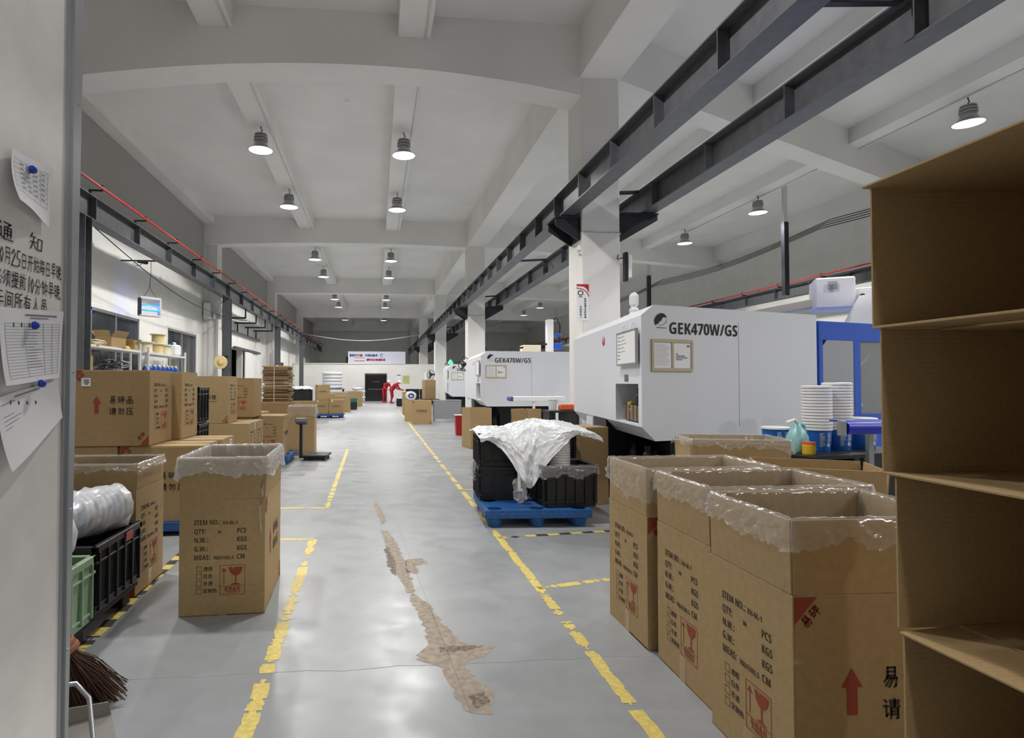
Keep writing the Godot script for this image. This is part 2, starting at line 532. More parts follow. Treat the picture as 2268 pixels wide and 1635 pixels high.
func build_shell() -> void:
	var m := MB.new()
	m.box(V(4.4, -0.1, 23.5), Vector3(21.4, 0.2, 66))
	tag(solo("floor", m, mats.floor_epoxy, "grey epoxy coated factory floor with scuffs", "floor"), "", "", "", "structure")
	m = MB.new()
	m.box(V(4.4, 7.15, 23.5), Vector3(21.4, 0.2, 66))
	tag(solo("ceiling", m, mats.ceiling_paint, "white painted concrete slab above the hall", "ceiling"), "", "", "", "structure")
	var along := func(mm: MB, d0: float, d1: float, y0: float, y1: float) -> void:
		if d1 - d0 > 0.001:
			mm.box(V(-6.02, (y0 + y1) / 2, (d0 + d1) / 2), Vector3(0.24, y1 - y0, d1 - d0))
	m = MB.new()
	holed(m, -9.5, 56.5, 7.05, [[12.75, 15.25, 1.15, 2.9], [17.25, 19.9, 1.15, 2.88], [24.3, 26.6, 0.0, 2.75], [36.2, 38.2, 1.15, 2.6]], along)
	tag(solo("wall_left", m, mats.wall_paint, "white painted side wall with windows and a dark doorway", "wall"), "", "", "", "structure")
	for i in range(1, BEAMS.size() - 1):
		m = MB.new()
		m.box(V(-5.885, 5.78, BEAMS[i] + 0.72 + 5.45), Vector3(0.03, 1.96, 10.88), 0.004)
		solo("wall_panel", m, M("infill_grey", C(170, 168, 164), 0.75), "grey infill panel high on the side wall above the crane beam", "wall panel", Vector3.ZERO, 0, "grey infill panels above the crane beam", "structure")
	m = MB.new()
	m.box(V(14.75, 3.525, 23.5), Vector3(0.3, 7.05, 66))
	tag(solo("wall_right", m, mats.wall_paint, "white painted side wall behind the moulding machines", "wall"), "", "", "", "structure")
	m = MB.new()
	m.box(V(4.4, 3.525, 56.65), Vector3(21.4, 7.05, 0.3))
	tag(solo("wall_back", m, mats.wall_paint, "grey looking end wall high above the white partition", "wall"), "", "", "", "structure")
	m = MB.new()
	m.box(V(4.4, 3.525, -9.6), Vector3(21.4, 7.05, 0.2))
	tag(solo("wall_front", m, mats.wall_paint, "white wall at the entrance end of the hall", "wall"), "", "", "", "structure")
	# low partition across the aisle with a doorway
	var across := func(mm: MB, x0: float, x1: float, y0: float, y1: float) -> void:
		if x1 - x0 > 0.001:
			mm.box(V((x0 + x1) / 2, (y0 + y1) / 2, 42.4), Vector3(x1 - x0, y1 - y0, 0.16))
	m = MB.new()
	holed(m, -5.9, 5.2, 2.66, [[-0.75, 0.72, 0.0, 1.92]], across)
	tag(solo("wall_partition", m, mats.wall_paint, "low white partition wall with a curtained doorway and banner", "wall"), "", "", "", "structure")
	m = MB.new()
	m.box(V(-3.2, 2.69, 42.4), Vector3(5.4, 0.06, 0.3))
	tag(solo("trim_1", m, mats.white_paint, "white coping along the top of the partition", "trim"), "", "", "", "structure")
	# doorway curtain
	var t := thing("door_1", "dark doorway in the white partition hung with black plastic strips", "door", V(-0.015, 0, 42.4), 0.0, "", "structure")
	m = MB.new()
	for s in [-1, 1]:
		m.box(Vector3(s * 0.755, 0.96, 0.05), Vector3(0.06, 1.96, 0.12), 0.005)
	m.box(Vector3(0, 1.95, 0.05), Vector3(1.57, 0.07, 0.12), 0.005)
	part(t, "frame", m, mats.steel_dark)
	m = MB.new()
	m.box(Vector3(0, 1.4, 0.07), Vector3(0.5, 0.02, 0.02))
	m.box(Vector3(0, 0.86, 0.075), Vector3(1.1, 0.025, 0.01), 0.003)
	part(t, "push_bar", m, mats.aluminium)
	for i in 8:
		m = MB.new()
		m.box(Vector3(-0.63 + i * 0.18, 0.95, 0.02 + 0.012 * (i % 2)), Vector3(0.195, 1.88, 0.006), 0.001)
		part(t, "curtain_strip", m, mats.curtain_strip)
	# beams across both bays
	for i in BEAMS.size():
		var d0: float = BEAMS[i]
		var dip: float = [0.7, 0.7, 0.17, 0.06, 0.04, 0.0][i]
		m = MB.new()
		var n := 28
		for k in n:
			var q := []
			for e in [k, k + 1]:
				var x: float = -5.9 + 9.15 * e / n
				var u: float = (x + 0.2) / 5.7
				if x > -0.2:
					u = (x + 0.2) / 5.2
				var lo := 6.22 - dip * pow(absf(u), 2.0)
				q.append([V(x, lo, d0), V(x, lo, d0 + 0.55), V(x, 7.06, d0 + 0.55), V(x, 7.06, d0)])
			m.hexa([q[0][0], q[1][0], q[1][1], q[0][1], q[0][3], q[1][3], q[1][2], q[0][2]])
		solo("beam", m, mats.ceiling_paint, "white concrete cross beam spanning the aisle bay", "beam", Vector3.ZERO, 0, "concrete cross beams", "structure")
		var sk: float = [1.2, 5.0, 2.9, 1.7, 1.2, 0.0][i]
		m = MB.new()
		m.hexa([V(3.85, 6.2, d0), V(14.6, 6.2, d0 + sk), V(14.6, 6.2, d0 + sk + 0.5), V(3.85, 6.2, d0 + 0.5), V(3.85, 7.06, d0), V(14.6, 7.06, d0 + sk), V(14.6, 7.06, d0 + sk + 0.5), V(3.85, 7.06, d0 + 0.5)])
		solo("beam", m, mats.ceiling_paint, "white concrete beam above the moulding machines", "beam", Vector3.ZERO, 0, "concrete beams over the machine bay", "structure")
		# columns between the bays and pilasters on the side wall
		m = MB.new()
		m.box(V(3.56, 3.52, d0 + 0.32), Vector3(0.62, 7.04, 0.66), 0.012)
		solo("column", m, mats.white_paint, "white square concrete column carrying the crane beams", "column", Vector3.ZERO, 0, "columns between the two bays", "structure")
		m = MB.new()
		m.box(V(-5.68, 3.52, d0 + 0.42), Vector3(0.46, 7.04, 0.6), 0.012)
		solo("column", m, mats.white_paint, "white pilaster standing against the side wall", "column", Vector3.ZERO, 0, "pilasters along the side wall", "structure")
	# beams along the hall
	for e in [[-5.72, 0.36, 6.78], [3.56, 0.68, 6.2], [14.4, 0.4, 6.5]]:
		m = MB.new()
		m.box(V(e[0], (7.06 + e[2]) / 2, 23.5), Vector3(e[1], 7.06 - e[2], 66))
		solo("beam", m, mats.ceiling_paint, "white concrete beam running the length of the hall", "beam", Vector3.ZERO, 0, "lengthwise concrete beams", "structure")
	for x in [-2.42, 0.58, 7.5, 10.85]:
		m = MB.new()
		m.box(V(x, 6.88, 23.5), Vector3(0.5, 0.36, 66))
		solo("beam", m, mats.ceiling_paint, "shallow white ceiling rib carrying a row of lamps", "beam", Vector3.ZERO, 0, "ceiling ribs with lamps", "structure")
		m = MB.new()
		m.tube([V(x + 0.17, 6.685, -9), V(x + 0.17, 6.685, 56)], 0.013, 6)
		solo("conduit_pipe", m, mats.pipe_white, "thin white conduit running along the underside of a lamp rib", "pipe", Vector3.ZERO, 0, "conduits along the lamp ribs")

# ---- crane runway beams
func runway(x: float, yb: float, h: float, label: String, step: float, sides: Array) -> Node3D:
	var t := thing("crane_runway_beam", label, "crane beam", V(x, yb, 0))
	var L := 64.0
	var mid := -L / 2 + 9.0
	for e in [["top_flange", Vector3(0.24, 0.018, L), h - 0.009], ["bottom_flange", Vector3(0.24, 0.018, L), 0.009], ["web", Vector3(0.012, h - 0.036, L), h / 2], ["crane_rail", Vector3(0.05, 0.05, L), h + 0.025]]:
		var m := MB.new()
		m.box(Vector3(0, e[2], mid), e[1], 0.002)
		part(t, e[0], m, mats.steel_grey)
	var sm := MB.new()
	for s in sides:
		sm.box(Vector3(s * 0.063, h / 2, 0), Vector3(0.112, h - 0.04, 0.012))
	var me := sm.mesh()
	var d := 1.24
	while d < 53.0:
		var o := part(t, "stiffener", me, mats.steel_grey)
		o.position = Vector3(0, 0, -d)
		d += step
	return t

func build_rails() -> void:
	runway(3.05, 4.0, 0.4, "dark grey crane runway beam on the aisle face of the columns", 1.17, [-1, 1])
	runway(4.4, 4.08, 0.4, "dark grey crane runway beam on the machine side of the columns", 1.5, [-1, 1])
	runway(-5.0, 4.15, 0.42, "dark grey crane runway beam on posts along the side wall", 1.9, [1])
	runway(13.7, 4.16, 0.36, "dark grey crane runway beam along the wall behind the machines", 1.6, [-1])
	var m: MB
	# ties between the two beams, and brackets on the columns
	for d in [4.35, 9.2, 14.5, 20.8, 26.5, 32.6, 38.5]:
		m = MB.new()
		m.bar(V(3.17, 4.37, d), V(4.28, 4.45, d), 0.07, 0.045, 0.004)
		solo("tie_bar", m, mats.steel_dark, "steel tie bar between the twin crane beams", "tie bar", Vector3.ZERO, 0, "tie bars between crane beams")
	for i in range(1, 5):
		var d0: float = BEAMS[i]
		var t := thing("crane_bracket", "dark steel crane bracket on the aisle face of " + ["the column with the poster", "the column behind the conveyor machine", "the column past the third machine", "the column at the partition"][i - 1], "bracket", V(3.05, 3.6, d0 + 0.3), 0, "crane beam brackets")
		m = MB.new()
		m.box(Vector3(-0.02, 0.375, 0), Vector3(0.4, 0.03, 0.5), 0.003)
		m.box(Vector3(0.19, 0.19, 0), Vector3(0.02, 0.36, 0.5), 0.003)
		part(t, "plate", m, mats.steel_dark)
		for z in [-0.2, 0.2]:
			m = MB.new()
			m.extrude(PackedVector2Array([Vector2(0.18, 0.0), Vector2(0.18, 0.36), Vector2(-0.2, 0.36), Vector2(-0.2, 0.24)]), z - 0.01, z + 0.01)
			part(t, "gusset", m, mats.steel_dark)
		var t2 := thing("crane_bracket", "dark steel crane bracket on the machine face of " + ["the column with the poster", "the column behind the conveyor machine", "the column past the third machine", "the column at the partition"][i - 1], "bracket", V(4.2, 3.6, d0 + 0.3), 0, "crane beam brackets on the machine side")
		m = MB.new()
		m.box(Vector3(0.05, 0.455, 0), Vector3(0.6, 0.03, 0.5), 0.003)
		m.box(Vector3(-0.33, 0.22, 0), Vector3(0.02, 0.5, 0.5), 0.003)
		part(t2, "plate", m, mats.steel_dark)
		for z in [-0.2, 0.2]:
			m = MB.new()
			m.extrude(PackedVector2Array([Vector2(-0.32, -0.03), Vector2(-0.32, 0.44), Vector2(0.35, 0.44), Vector2(0.35, 0.36)]), z - 0.01, z + 0.01)
			part(t2, "gusset", m, mats.steel_dark)
		m = MB.new()
		m.tube([V(3.25, 3.7, d0 - 0.02), V(3.88, 3.7, d0 - 0.02)], 0.012, 6)
		solo("column_pipe", m, mats.pipe_white, "thin white pipe across the face of a column below the crane beams", "pipe", Vector3.ZERO, 0, "pipes on columns")
	# posts under the wall side crane beam
	for d in [10.45, 20.3, 30.5, 40.1, 49.6]:
		m = MB.new()
		m.box(V(-5.0, 2.075, d - 0.115), Vector3(0.26, 4.15, 0.02), 0.002)
		m.box(V(-5.0, 2.075, d + 0.115), Vector3(0.26, 4.15, 0.02), 0.002)
		m.box(V(-5.0, 2.075, d), Vector3(0.012, 4.15, 0.21))
		m.box(V(-5.0, 0.01, d), Vector3(0.4, 0.02, 0.4))
		solo("steel_post", m, mats.steel_grey, {10.45: "dark grey steel post beside the first storage rack", 20.3: "dark grey steel post beside the straw hat", 30.5: "dark grey steel post behind the flattened cardboard", 40.1: "dark grey steel post just before the white partition", 49.6: "dark grey steel post beyond the white partition"}[d], "post", Vector3.ZERO, 0, "steel posts along the side wall")
	# red conductor bars
	for e in [[-4.82, 4.76, 1.0], [13.55, 4.62, 1.0]]:
		var t := thing("conductor_bar", "red crane conductor bar above the wall side runway beam" if e[0] < 0 else "red crane conductor bar on the wall behind the machines", "conductor bar", V(e[0], e[1], 0))
		m = MB.new()
		m.box(Vector3(0, 0, -24), Vector3(0.03, 0.045, 62), 0.006)
		part(t, "bar", m, mats.conductor_red)
		var hm := MB.new()
		var sx: float = -1.0 if e[0] < 0 else 1.0
		hm.box(Vector3(sx * 0.1, -0.05, 0), Vector3(0.24, 0.03, 0.03), 0.003)
		hm.box(Vector3(0, 0.03, 0), Vector3(0.05, 0.03, 0.05), 0.004)
		hm.box(Vector3(sx * 0.2, -0.19, 0), Vector3(0.03, 0.3, 0.05), 0.003)
		var hme := hm.mesh()
		for k in 26:
			var o := part(t, "hanger", hme, mats.steel_dark)
			o.position = Vector3(0, 0, -(3.0 + k * 1.95))
	# drop posts from the ceiling to the far runway beam
	for d in [8.0, 15.6, 24.0]:
		var t := thing("drop_post", "dark steel drop post hanging from the ceiling near the conductor bar", "post", V(11.6, 3.8, d), 0, "drop posts in the machine bay")
		m = MB.new()
		m.box(Vector3(0, 1.05, 0), Vector3(0.14, 2.1, 0.14), 0.004)
		part(t, "post", m, mats.steel_dark)
		m = MB.new()
		m.box(Vector3(0, 2.68, 0), Vector3(0.1, 1.16, 0.1), 0.004)
		part(t, "stub", m, mats.pipe_white)
	# stretched cables high on the far wall
	for k in 4:
		var pts := []
		for i in 25:
			var s := i / 24.0
			pts.append(V(13.9 - 0.12 * k, 6.35 - 0.10 * k - 0.25 * sin(PI * fmod(s * 3.0, 1.0)), 6.0 + 32.0 * s))
		m = MB.new()
		m.tube(pts, 0.013, 5)
		solo("stretched_cable", m, mats.cable_black, "thin dark cable strung along high above the machines", "cable", Vector3.ZERO, 0, "cables strung above the machines")

# ---- lettering: pen-stroke signs on a 10 x 10 grid, and type from the built-in font
const SIGNS := {
	"yi": [[3, 10, 3, 6, 7.5, 6, 7.5, 10, 3, 10], [3, 8, 7.5, 8], [3.5, 6, 1, 3], [2.5, 4.8, 8.5, 4.8, 8, 1, 7, 0.3], [5, 4.8, 2, 1], [6.8, 4.8, 4, 0.3]],
	"sui": [[0.5, 9.2, 4.2, 9.2], [2.2, 9.2, 0.3, 5.5], [1.2, 5.8, 1.2, 2.5, 3.6, 2.5, 3.6, 5.8, 1.2, 5.8], [5, 8.6, 9.6, 8.6], [7.3, 10, 7.3, 8.6], [6.2, 8, 5, 5.2], [6, 7, 6.8, 5.6], [8.6, 8, 7.6, 5.2], [8.4, 7, 9.5, 5.4], [4.6, 3.8, 10, 3.8], [7.3, 5, 7.3, 0]],
	"pin": [[3, 9.6, 3, 6, 7, 6, 7, 9.6, 3, 9.6], [0.6, 4.6, 0.6, 0.6, 4.2, 0.6, 4.2, 4.6, 0.6, 4.6], [5.8, 4.6, 5.8, 0.6, 9.4, 0.6, 9.4, 4.6, 5.8, 4.6]],
	"qing": [[1, 9.5, 2, 8.5], [0.3, 6.5, 2, 6.5, 2, 1.5, 3.2, 2.6], [4, 9, 9.8, 9], [4.4, 7.7, 9.4, 7.7], [3.6, 6.3, 10, 6.3], [6.9, 10, 6.9, 6.3], [4.8, 0.3, 4.8, 5.2, 9, 5.2, 9, 0.5, 8, 0.3], [4.8, 3.7, 9, 3.7], [4.8, 2.2, 9, 2.2]],
	"wu": [[3, 10, 0.8, 6], [2.3, 8, 9, 8, 8.4, 1.5, 7, 0.5], [5, 8, 1.5, 2.5], [7, 8, 3.2, 0.5]],
	"ya": [[1.2, 9.3, 9.8, 9.3], [1.6, 9.3, 1.4, 4, 0.3, 0.5], [3, 5.3, 9, 5.3], [6, 8, 6, 0.8], [2.2, 0.8, 10, 0.8], [7.6, 3.6, 8.8, 2.4]],
	"hong": [[5, 10, 5, 9], [0.8, 7.2, 0.8, 8.8, 9.2, 8.8, 9.2, 7.2], [1.5, 6, 9, 6], [4.4, 8, 3, 4, 0.6, 1], [5.8, 4.4, 3.6, 0.8, 8.6, 1.2], [7.6, 2.8, 9.4, 0.3]],
	"hang": [[2, 10, 1.6, 9], [0.2, 0.5, 0.9, 3, 0.9, 8.8, 3.8, 8.8, 3.8, 0.6], [0, 5, 4.6, 5], [2.2, 7.8, 2.6, 6.6], [2.2, 3.9, 2.6, 2.7], [7, 10, 7.3, 9], [5, 8.2, 10, 8.2], [4.8, 0.5, 5.9, 3, 6, 6, 8.6, 6, 8.6, 1, 10, 1, 10, 2.2]],
	"ke": [[3.6, 9.6, 1, 8.8], [0, 7, 4.5, 7], [2.3, 9.2, 2.3, 0], [2.2, 6.8, 0.2, 3.4], [2.4, 6, 4, 4.5], [5.6, 9, 6.8, 8], [5.3, 6.6, 6.5, 5.6], [4.8, 3.2, 10, 4.2], [8.4, 10, 8.4, 0]],
	"ji": [[0.3, 7.6, 4, 7.6], [2.2, 10, 2.2, 1, 1, 0.6], [0.2, 3.8, 4, 5.2], [4.6, 8, 10, 8], [7.2, 10, 7.2, 5.4], [5, 5.4, 9, 5.4, 7, 2, 4.5, 0.2], [5.8, 4, 8, 1.4, 10, 0.2]],
	"tou": [[1, 9.4, 2, 8.4], [0.4, 6, 2, 6, 2, 2.4, 0.4, 1], [1.6, 2, 4, 0.6, 10, 0.6], [8.6, 9.8, 4.6, 9.2], [3.8, 8, 9.8, 8], [6.8, 9.6, 6.8, 6], [6.6, 8, 4, 6], [7, 8, 9.6, 6], [4.4, 5.2, 8, 5.2, 7.4, 3.8, 9, 3.8, 8.6, 1.8], [5.8, 5, 4.4, 1.8]],
	"ming": [[0.6, 9, 0.6, 2, 3.8, 2, 3.8, 9, 0.6, 9], [0.6, 5.5, 3.8, 5.5], [4.8, 0, 5.6, 4, 5.6, 9.6, 9.4, 9.6, 9.4, 0.6, 8.2, 0.4], [5.6, 6.8, 9.4, 6.8], [5.6, 4, 9.4, 4]],
	"bai": [[5, 10, 4, 8.4], [1.6, 0.6, 1.6, 8.2, 8.4, 8.2, 8.4, 0.6, 1.6, 0.6], [1.6, 4.4, 8.4, 4.4]],
	"se": [[4, 10, 1, 7], [3.4, 9, 7, 9, 5.6, 7], [1.6, 7, 8.4, 7, 8.4, 4, 1.6, 4], [1.6, 7, 1.6, 1, 9.4, 1, 9.4, 2.4], [5, 7, 5, 4]],
	"ban": [[2.4, 9.4, 3.4, 7.8], [7.6, 9.4, 6.6, 7.8], [1.2, 6.8, 8.8, 6.8], [0.2, 4, 9.8, 4], [5, 10, 5, 0]],
	"ding": [[5, 10, 5, 9], [0.8, 7.2, 0.8, 8.8, 9.2, 8.8, 9.2, 7.2], [2, 6.6, 8, 6.6], [5, 6.6, 5, 1.2], [5, 4, 8, 4], [2.8, 4.6, 2.4, 2.4, 0.6, 0.4], [2.2, 2.6, 4.6, 1, 9.6, 0.6]],
	"zhi": [[1.4, 9.6, 0.6, 7.8], [0.8, 8, 5.6, 8], [0.2, 6, 6, 6], [3.2, 10, 3.2, 0], [0.8, 1.2, 0.8, 4.2, 5.4, 4.2, 5.4, 1.4], [7.2, 9, 7.2, 3], [9.4, 10, 9.4, 0.6, 8.2, 0.4]],
	"tong": [[1, 9.4, 2, 8.4], [0.4, 6, 2, 6, 2, 2.4, 0.4, 1], [1.6, 2, 4, 0.6, 10, 0.4], [4, 9.4, 8.4, 9.4, 6.6, 7.8], [4.4, 1.6, 4.4, 7.2, 8.8, 7.2, 8.8, 1.8], [4.4, 5.4, 8.8, 5.4], [4.4, 3.6, 8.8, 3.6], [6.6, 7.2, 6.6, 1.6]],
	"zhi1": [[2, 10, 0.6, 7.4], [1, 8, 4.8, 8], [0.2, 5, 5.2, 5], [2.8, 8, 2.8, 5, 0.4, 0.6], [3, 3.6, 4.8, 1.4], [6.2, 7.6, 6.2, 1.6, 9.6, 1.6, 9.6, 7.6, 6.2, 7.6]],
	"yue": [[1, 0, 2, 4, 2, 9.6, 8, 9.6, 8, 0.8, 6.6, 0.4], [2, 6.8, 8, 6.8], [2, 4, 8, 4]],
	"ri": [[2, 9, 2, 0.8, 8, 0.8, 8, 9, 2, 9], [2, 5, 8, 5]],
	"kai": [[1, 9, 9, 9], [0.2, 5.4, 9.8, 5.4], [3.4, 9, 3.2, 4, 1, 0], [6.8, 9, 6.8, 0]],
	"shi": [[2.2, 10, 1, 4, 4, 1.4], [0.2, 7, 4.6, 7.2], [3.8, 7, 2.6, 3, 0.4, 0.6], [7, 10, 5.4, 6.6, 9, 7], [8.2, 8.2, 9.6, 6.2], [5.8, 4.8, 5.8, 0.8, 9.4, 0.8, 9.4, 4.8, 5.8, 4.8]],
	"mei": [[2.6, 10, 0.8, 7.4], [2, 8.6, 9, 8.6], [2.6, 7.2, 1.6, 2, 8, 2], [2.6, 7.2, 8.4, 7.2, 7.6, 0.6, 6, 0.4], [0.2, 4.6, 9.8, 4.6], [4.8, 6.6, 5.4, 5.4], [4.6, 4, 5.2, 2.8]],
	"zao": [[2.4, 10, 2.4, 5.6, 7.6, 5.6, 7.6, 10, 2.4, 10], [2.4, 7.8, 7.6, 7.8], [0.4, 3.4, 9.6, 3.4], [5, 5.6, 5, 0]],
	"wan": [[0.4, 9, 0.4, 2, 3, 2, 3, 9, 0.4, 9], [0.4, 5.6, 3, 5.6], [5.8, 10, 4.2, 7.2], [5.4, 9, 8, 9, 6.8, 7.4], [4.8, 7.2, 4.8, 4.6, 9, 4.6, 9, 7.2, 4.8, 7.2], [6.6, 7.2, 6, 3, 3.6, 0.2], [7.2, 4.6, 7.2, 0.8, 10, 0.8, 10, 2.2]],
	"bi": [[1.6, 6, 0.4, 3], [3, 6.6, 3.2, 1.4, 7.6, 1, 7.8, 3], [4.6, 8.8, 6, 7.2], [8.6, 6, 9.8, 4], [8, 9.4, 4, 3.6, 1, 0.4]],
	"xu": [[2.6, 10, 0.6, 7.6], [3, 7.4, 0.6, 4.4], [3, 5, 0.2, 1], [4.6, 9.4, 10, 9.4], [7, 9.4, 6.2, 7.8], [5.2, 2.4, 5.2, 7.6, 9.4, 7.6, 9.4, 2.4], [7.2, 6.4, 7, 3, 4.4, 0.2], [7.8, 2.2, 9.8, 0.4]],
	"ti": [[0.3, 7.6, 3.8, 7.6], [2.2, 10, 2.2, 1, 1, 0.6], [0.2, 3.8, 3.8, 5.2], [5, 9.6, 5, 6, 9, 6, 9, 9.6, 5, 9.6], [5, 7.8, 9, 7.8], [4.2, 4.8, 9.8, 4.8], [7, 4.8, 7, 1], [7, 3, 9.2, 3], [5.2, 3.6, 4, 0.4], [4.8, 2, 7, 0.8, 10, 0.4]],
	"qian": [[2.8, 10, 3.8, 8.6], [7.4, 10, 6.2, 8.4], [0.4, 8, 9.6, 8], [1.6, 0, 1.6, 6.4, 4.6, 6.4, 4.6, 0.8], [1.6, 4.6, 4.6, 4.6], [1.6, 2.8, 4.6, 2.8], [6.6, 6.4, 6.6, 2], [9, 7, 9, 0.6, 7.8, 0.4]],
	"fen": [[4, 9.6, 0.4, 5], [6, 9.6, 9.8, 5], [2.4, 5, 7.6, 5, 7, 0.8, 5.6, 0.4], [4.6, 5, 3.6, 2, 1.2, 0.2]],
	"zhong": [[2, 10, 0.4, 7], [1, 8.2, 4, 8.2], [0.6, 5.8, 4, 5.8], [2.2, 8, 2.2, 1, 4.2, 2.6], [5, 7.6, 5, 3.6, 9.6, 3.6, 9.6, 7.6, 5, 7.6], [7.3, 10, 7.3, 0]],
	"che": [[1.4, 9, 8.6, 9], [4.6, 10, 2, 5.6, 9, 5.6], [0.2, 3, 9.8, 3], [5.4, 7.4, 5.4, 0]],
	"jian": [[1.6, 10, 2.4, 8.8], [0.8, 7.8, 0.8, 0], [3.4, 9, 9.2, 9, 9.2, 0.8, 8, 0.4], [3.2, 6.6, 3.2, 2.2, 6.8, 2.2, 6.8, 6.6, 3.2, 6.6], [3.2, 4.4, 6.8, 4.4]],
	"suo": [[4.4, 9.8, 1.2, 9], [0.2, 0.4, 1.2, 4, 1.2, 9], [1.2, 7.2, 4.2, 7.2, 4.2, 4.4, 1.2, 4.4], [9.4, 9.8, 6, 9], [5, 0.4, 6, 4, 6, 9], [6, 6.2, 10, 6.2], [8.2, 6.2, 8.2, 0]],
	"you": [[0.6, 8, 9.4, 8], [4.4, 10, 2.8, 6, 0.4, 3.4], [3, 0, 3, 5.8, 8, 5.8, 8, 0.8, 6.8, 0.4], [3, 4.2, 8, 4.2], [3, 2.6, 8, 2.6]],
	"ren": [[5, 9.6, 4, 5, 0.6, 0.4], [5, 6.6, 6.6, 3, 9.8, 0.4]],
	"yuan": [[2.8, 9.8, 2.8, 7.4, 7.4, 7.4, 7.4, 9.8, 2.8, 9.8], [1.8, 2, 1.8, 6, 8.4, 6, 8.4, 2], [5, 5.4, 4.8, 2.6, 1, 0.2], [6, 1.8, 9.4, 0.2]],
}

func sign_at(m: MB, id: String, x: float, y: float, s: float, w: float, xf: Transform3D, z := 0.0, shake := 0.0) -> void:
	for st in SIGNS[id]:
		var p := []
		for i in range(0, st.size(), 2):
			p.append(Vector2(x + st[i] * s * 0.1 + rng.randf_range(-shake, shake) * s, y + st[i + 1] * s * 0.1 + rng.randf_range(-shake, shake) * s))
		m.stroke(p, w, xf, z)

var fonts := {}
func type_at(m: MB, s: String, x: float, y: float, cap: float, xf: Transform3D, z := 0.0, bold := true, squeeze := 1.0) -> void:
	var key := "b" if bold else "r"
	if not fonts.has(key):
		var f := SystemFont.new()
		f.font_names = PackedStringArray(["Droid Sans"])
		f.font_weight = 700 if bold else 400
		fonts[key] = f
	var tm := TextMesh.new()
	tm.font = fonts[key]
	tm.text = s
	tm.font_size = 64
	tm.pixel_size = cap / 46.0
	tm.depth = 0.0
	tm.curve_step = 4.0
	tm.horizontal_alignment = HORIZONTAL_ALIGNMENT_LEFT
	tm.vertical_alignment = VERTICAL_ALIGNMENT_BOTTOM
	var t := Transform3D(Basis().scaled(Vector3(squeeze, 1, 1)), Vector3(x, y, z))
	m.put(tm, xf * t)

# printing on the narrow face (0.47 wide), origin at the middle of its lower edge, z out of the face
func print_item() -> Array:
	var b := MB.new()
	var r := MB.new()
	var I := Transform3D()
	var x := -0.155
	type_at(b, "ITEM NO.:", x, 0.505, 0.027, I, 0, true, 0.82)
	type_at(b, "XH-6L-1", x + 0.155, 0.507, 0.02, I, 0, true, 0.85)
	var y := 0.455
	for e in [["QTY:", "PCS"], ["N.W.:", "KGS"], ["G.W.:", "KGS"], ["MEAS:", "CM"]]:
		type_at(b, e[0], x, y, 0.027, I, 0, true, 0.82)
		type_at(b, e[1], 0.078, y, 0.027, I, 0, true, 0.82)
		y -= 0.049
	type_at(b, "80", x + 0.13, 0.457, 0.017, I, 0, true, 0.8)
	type_at(b, "70X47X65.5", x + 0.105, 0.310, 0.019, I, 0, true, 0.8)
	var k := 0
	for e in [["tou", "ming"], ["bai", "se"], ["ban", "tou"], ["ding", "zhi", "se"]]:
		var yy := 0.252 - k * 0.041
		b.stroke([Vector2(-0.14, yy), Vector2(-0.112, yy), Vector2(-0.112, yy + 0.028), Vector2(-0.14, yy + 0.028), Vector2(-0.14, yy)], 0.0022, I)
		for i in e.size():
			sign_at(b, e[i], -0.102 + i * 0.026, yy + 0.002, 0.023, 0.0028, I)
		k += 1
	# fragile mark
	var x0 := -0.012
	var x1 := 0.125
	r.stroke([Vector2(x0, 0.118), Vector2(x1, 0.118), Vector2(x1, 0.282), Vector2(x0, 0.282), Vector2(x0, 0.118)], 0.0028, I)
	r.stroke([Vector2(x0, 0.165), Vector2(x1, 0.165)], 0.0028, I)
	r.stroke([Vector2(0.01, 0.176), Vector2(0.01, 0.255)], 0.004, I)
	r.face(PackedVector2Array([Vector2(-0.004, 0.248), Vector2(0.024, 0.248), Vector2(0.01, 0.27)]), 0, I)
	r.face(PackedVector2Array([Vector2(0.036, 0.272), Vector2(0.055, 0.272), Vector2(0.066, 0.255), Vector2(0.064, 0.272), Vector2(0.114, 0.272), Vector2(0.108, 0.246), Vector2(0.094, 0.229), Vector2(0.079, 0.222), Vector2(0.079, 0.182), Vector2(0.1, 0.176), Vector2(0.1, 0.171), Vector2(0.05, 0.171), Vector2(0.05, 0.176), Vector2(0.071, 0.182), Vector2(0.071, 0.222), Vector2(0.056, 0.229), Vector2(0.042, 0.246)]), 0, I)
	for i in 4:
		sign_at(r, ["yi", "sui", "pin", "wu"][i], 0.012 + i * 0.023, 0.141, 0.019, 0.0026, I)
	type_at(r, "FRAGILE", 0.018, 0.122, 0.014, I, 0, true, 1.05)
	return [b.mesh(), r.mesh()]

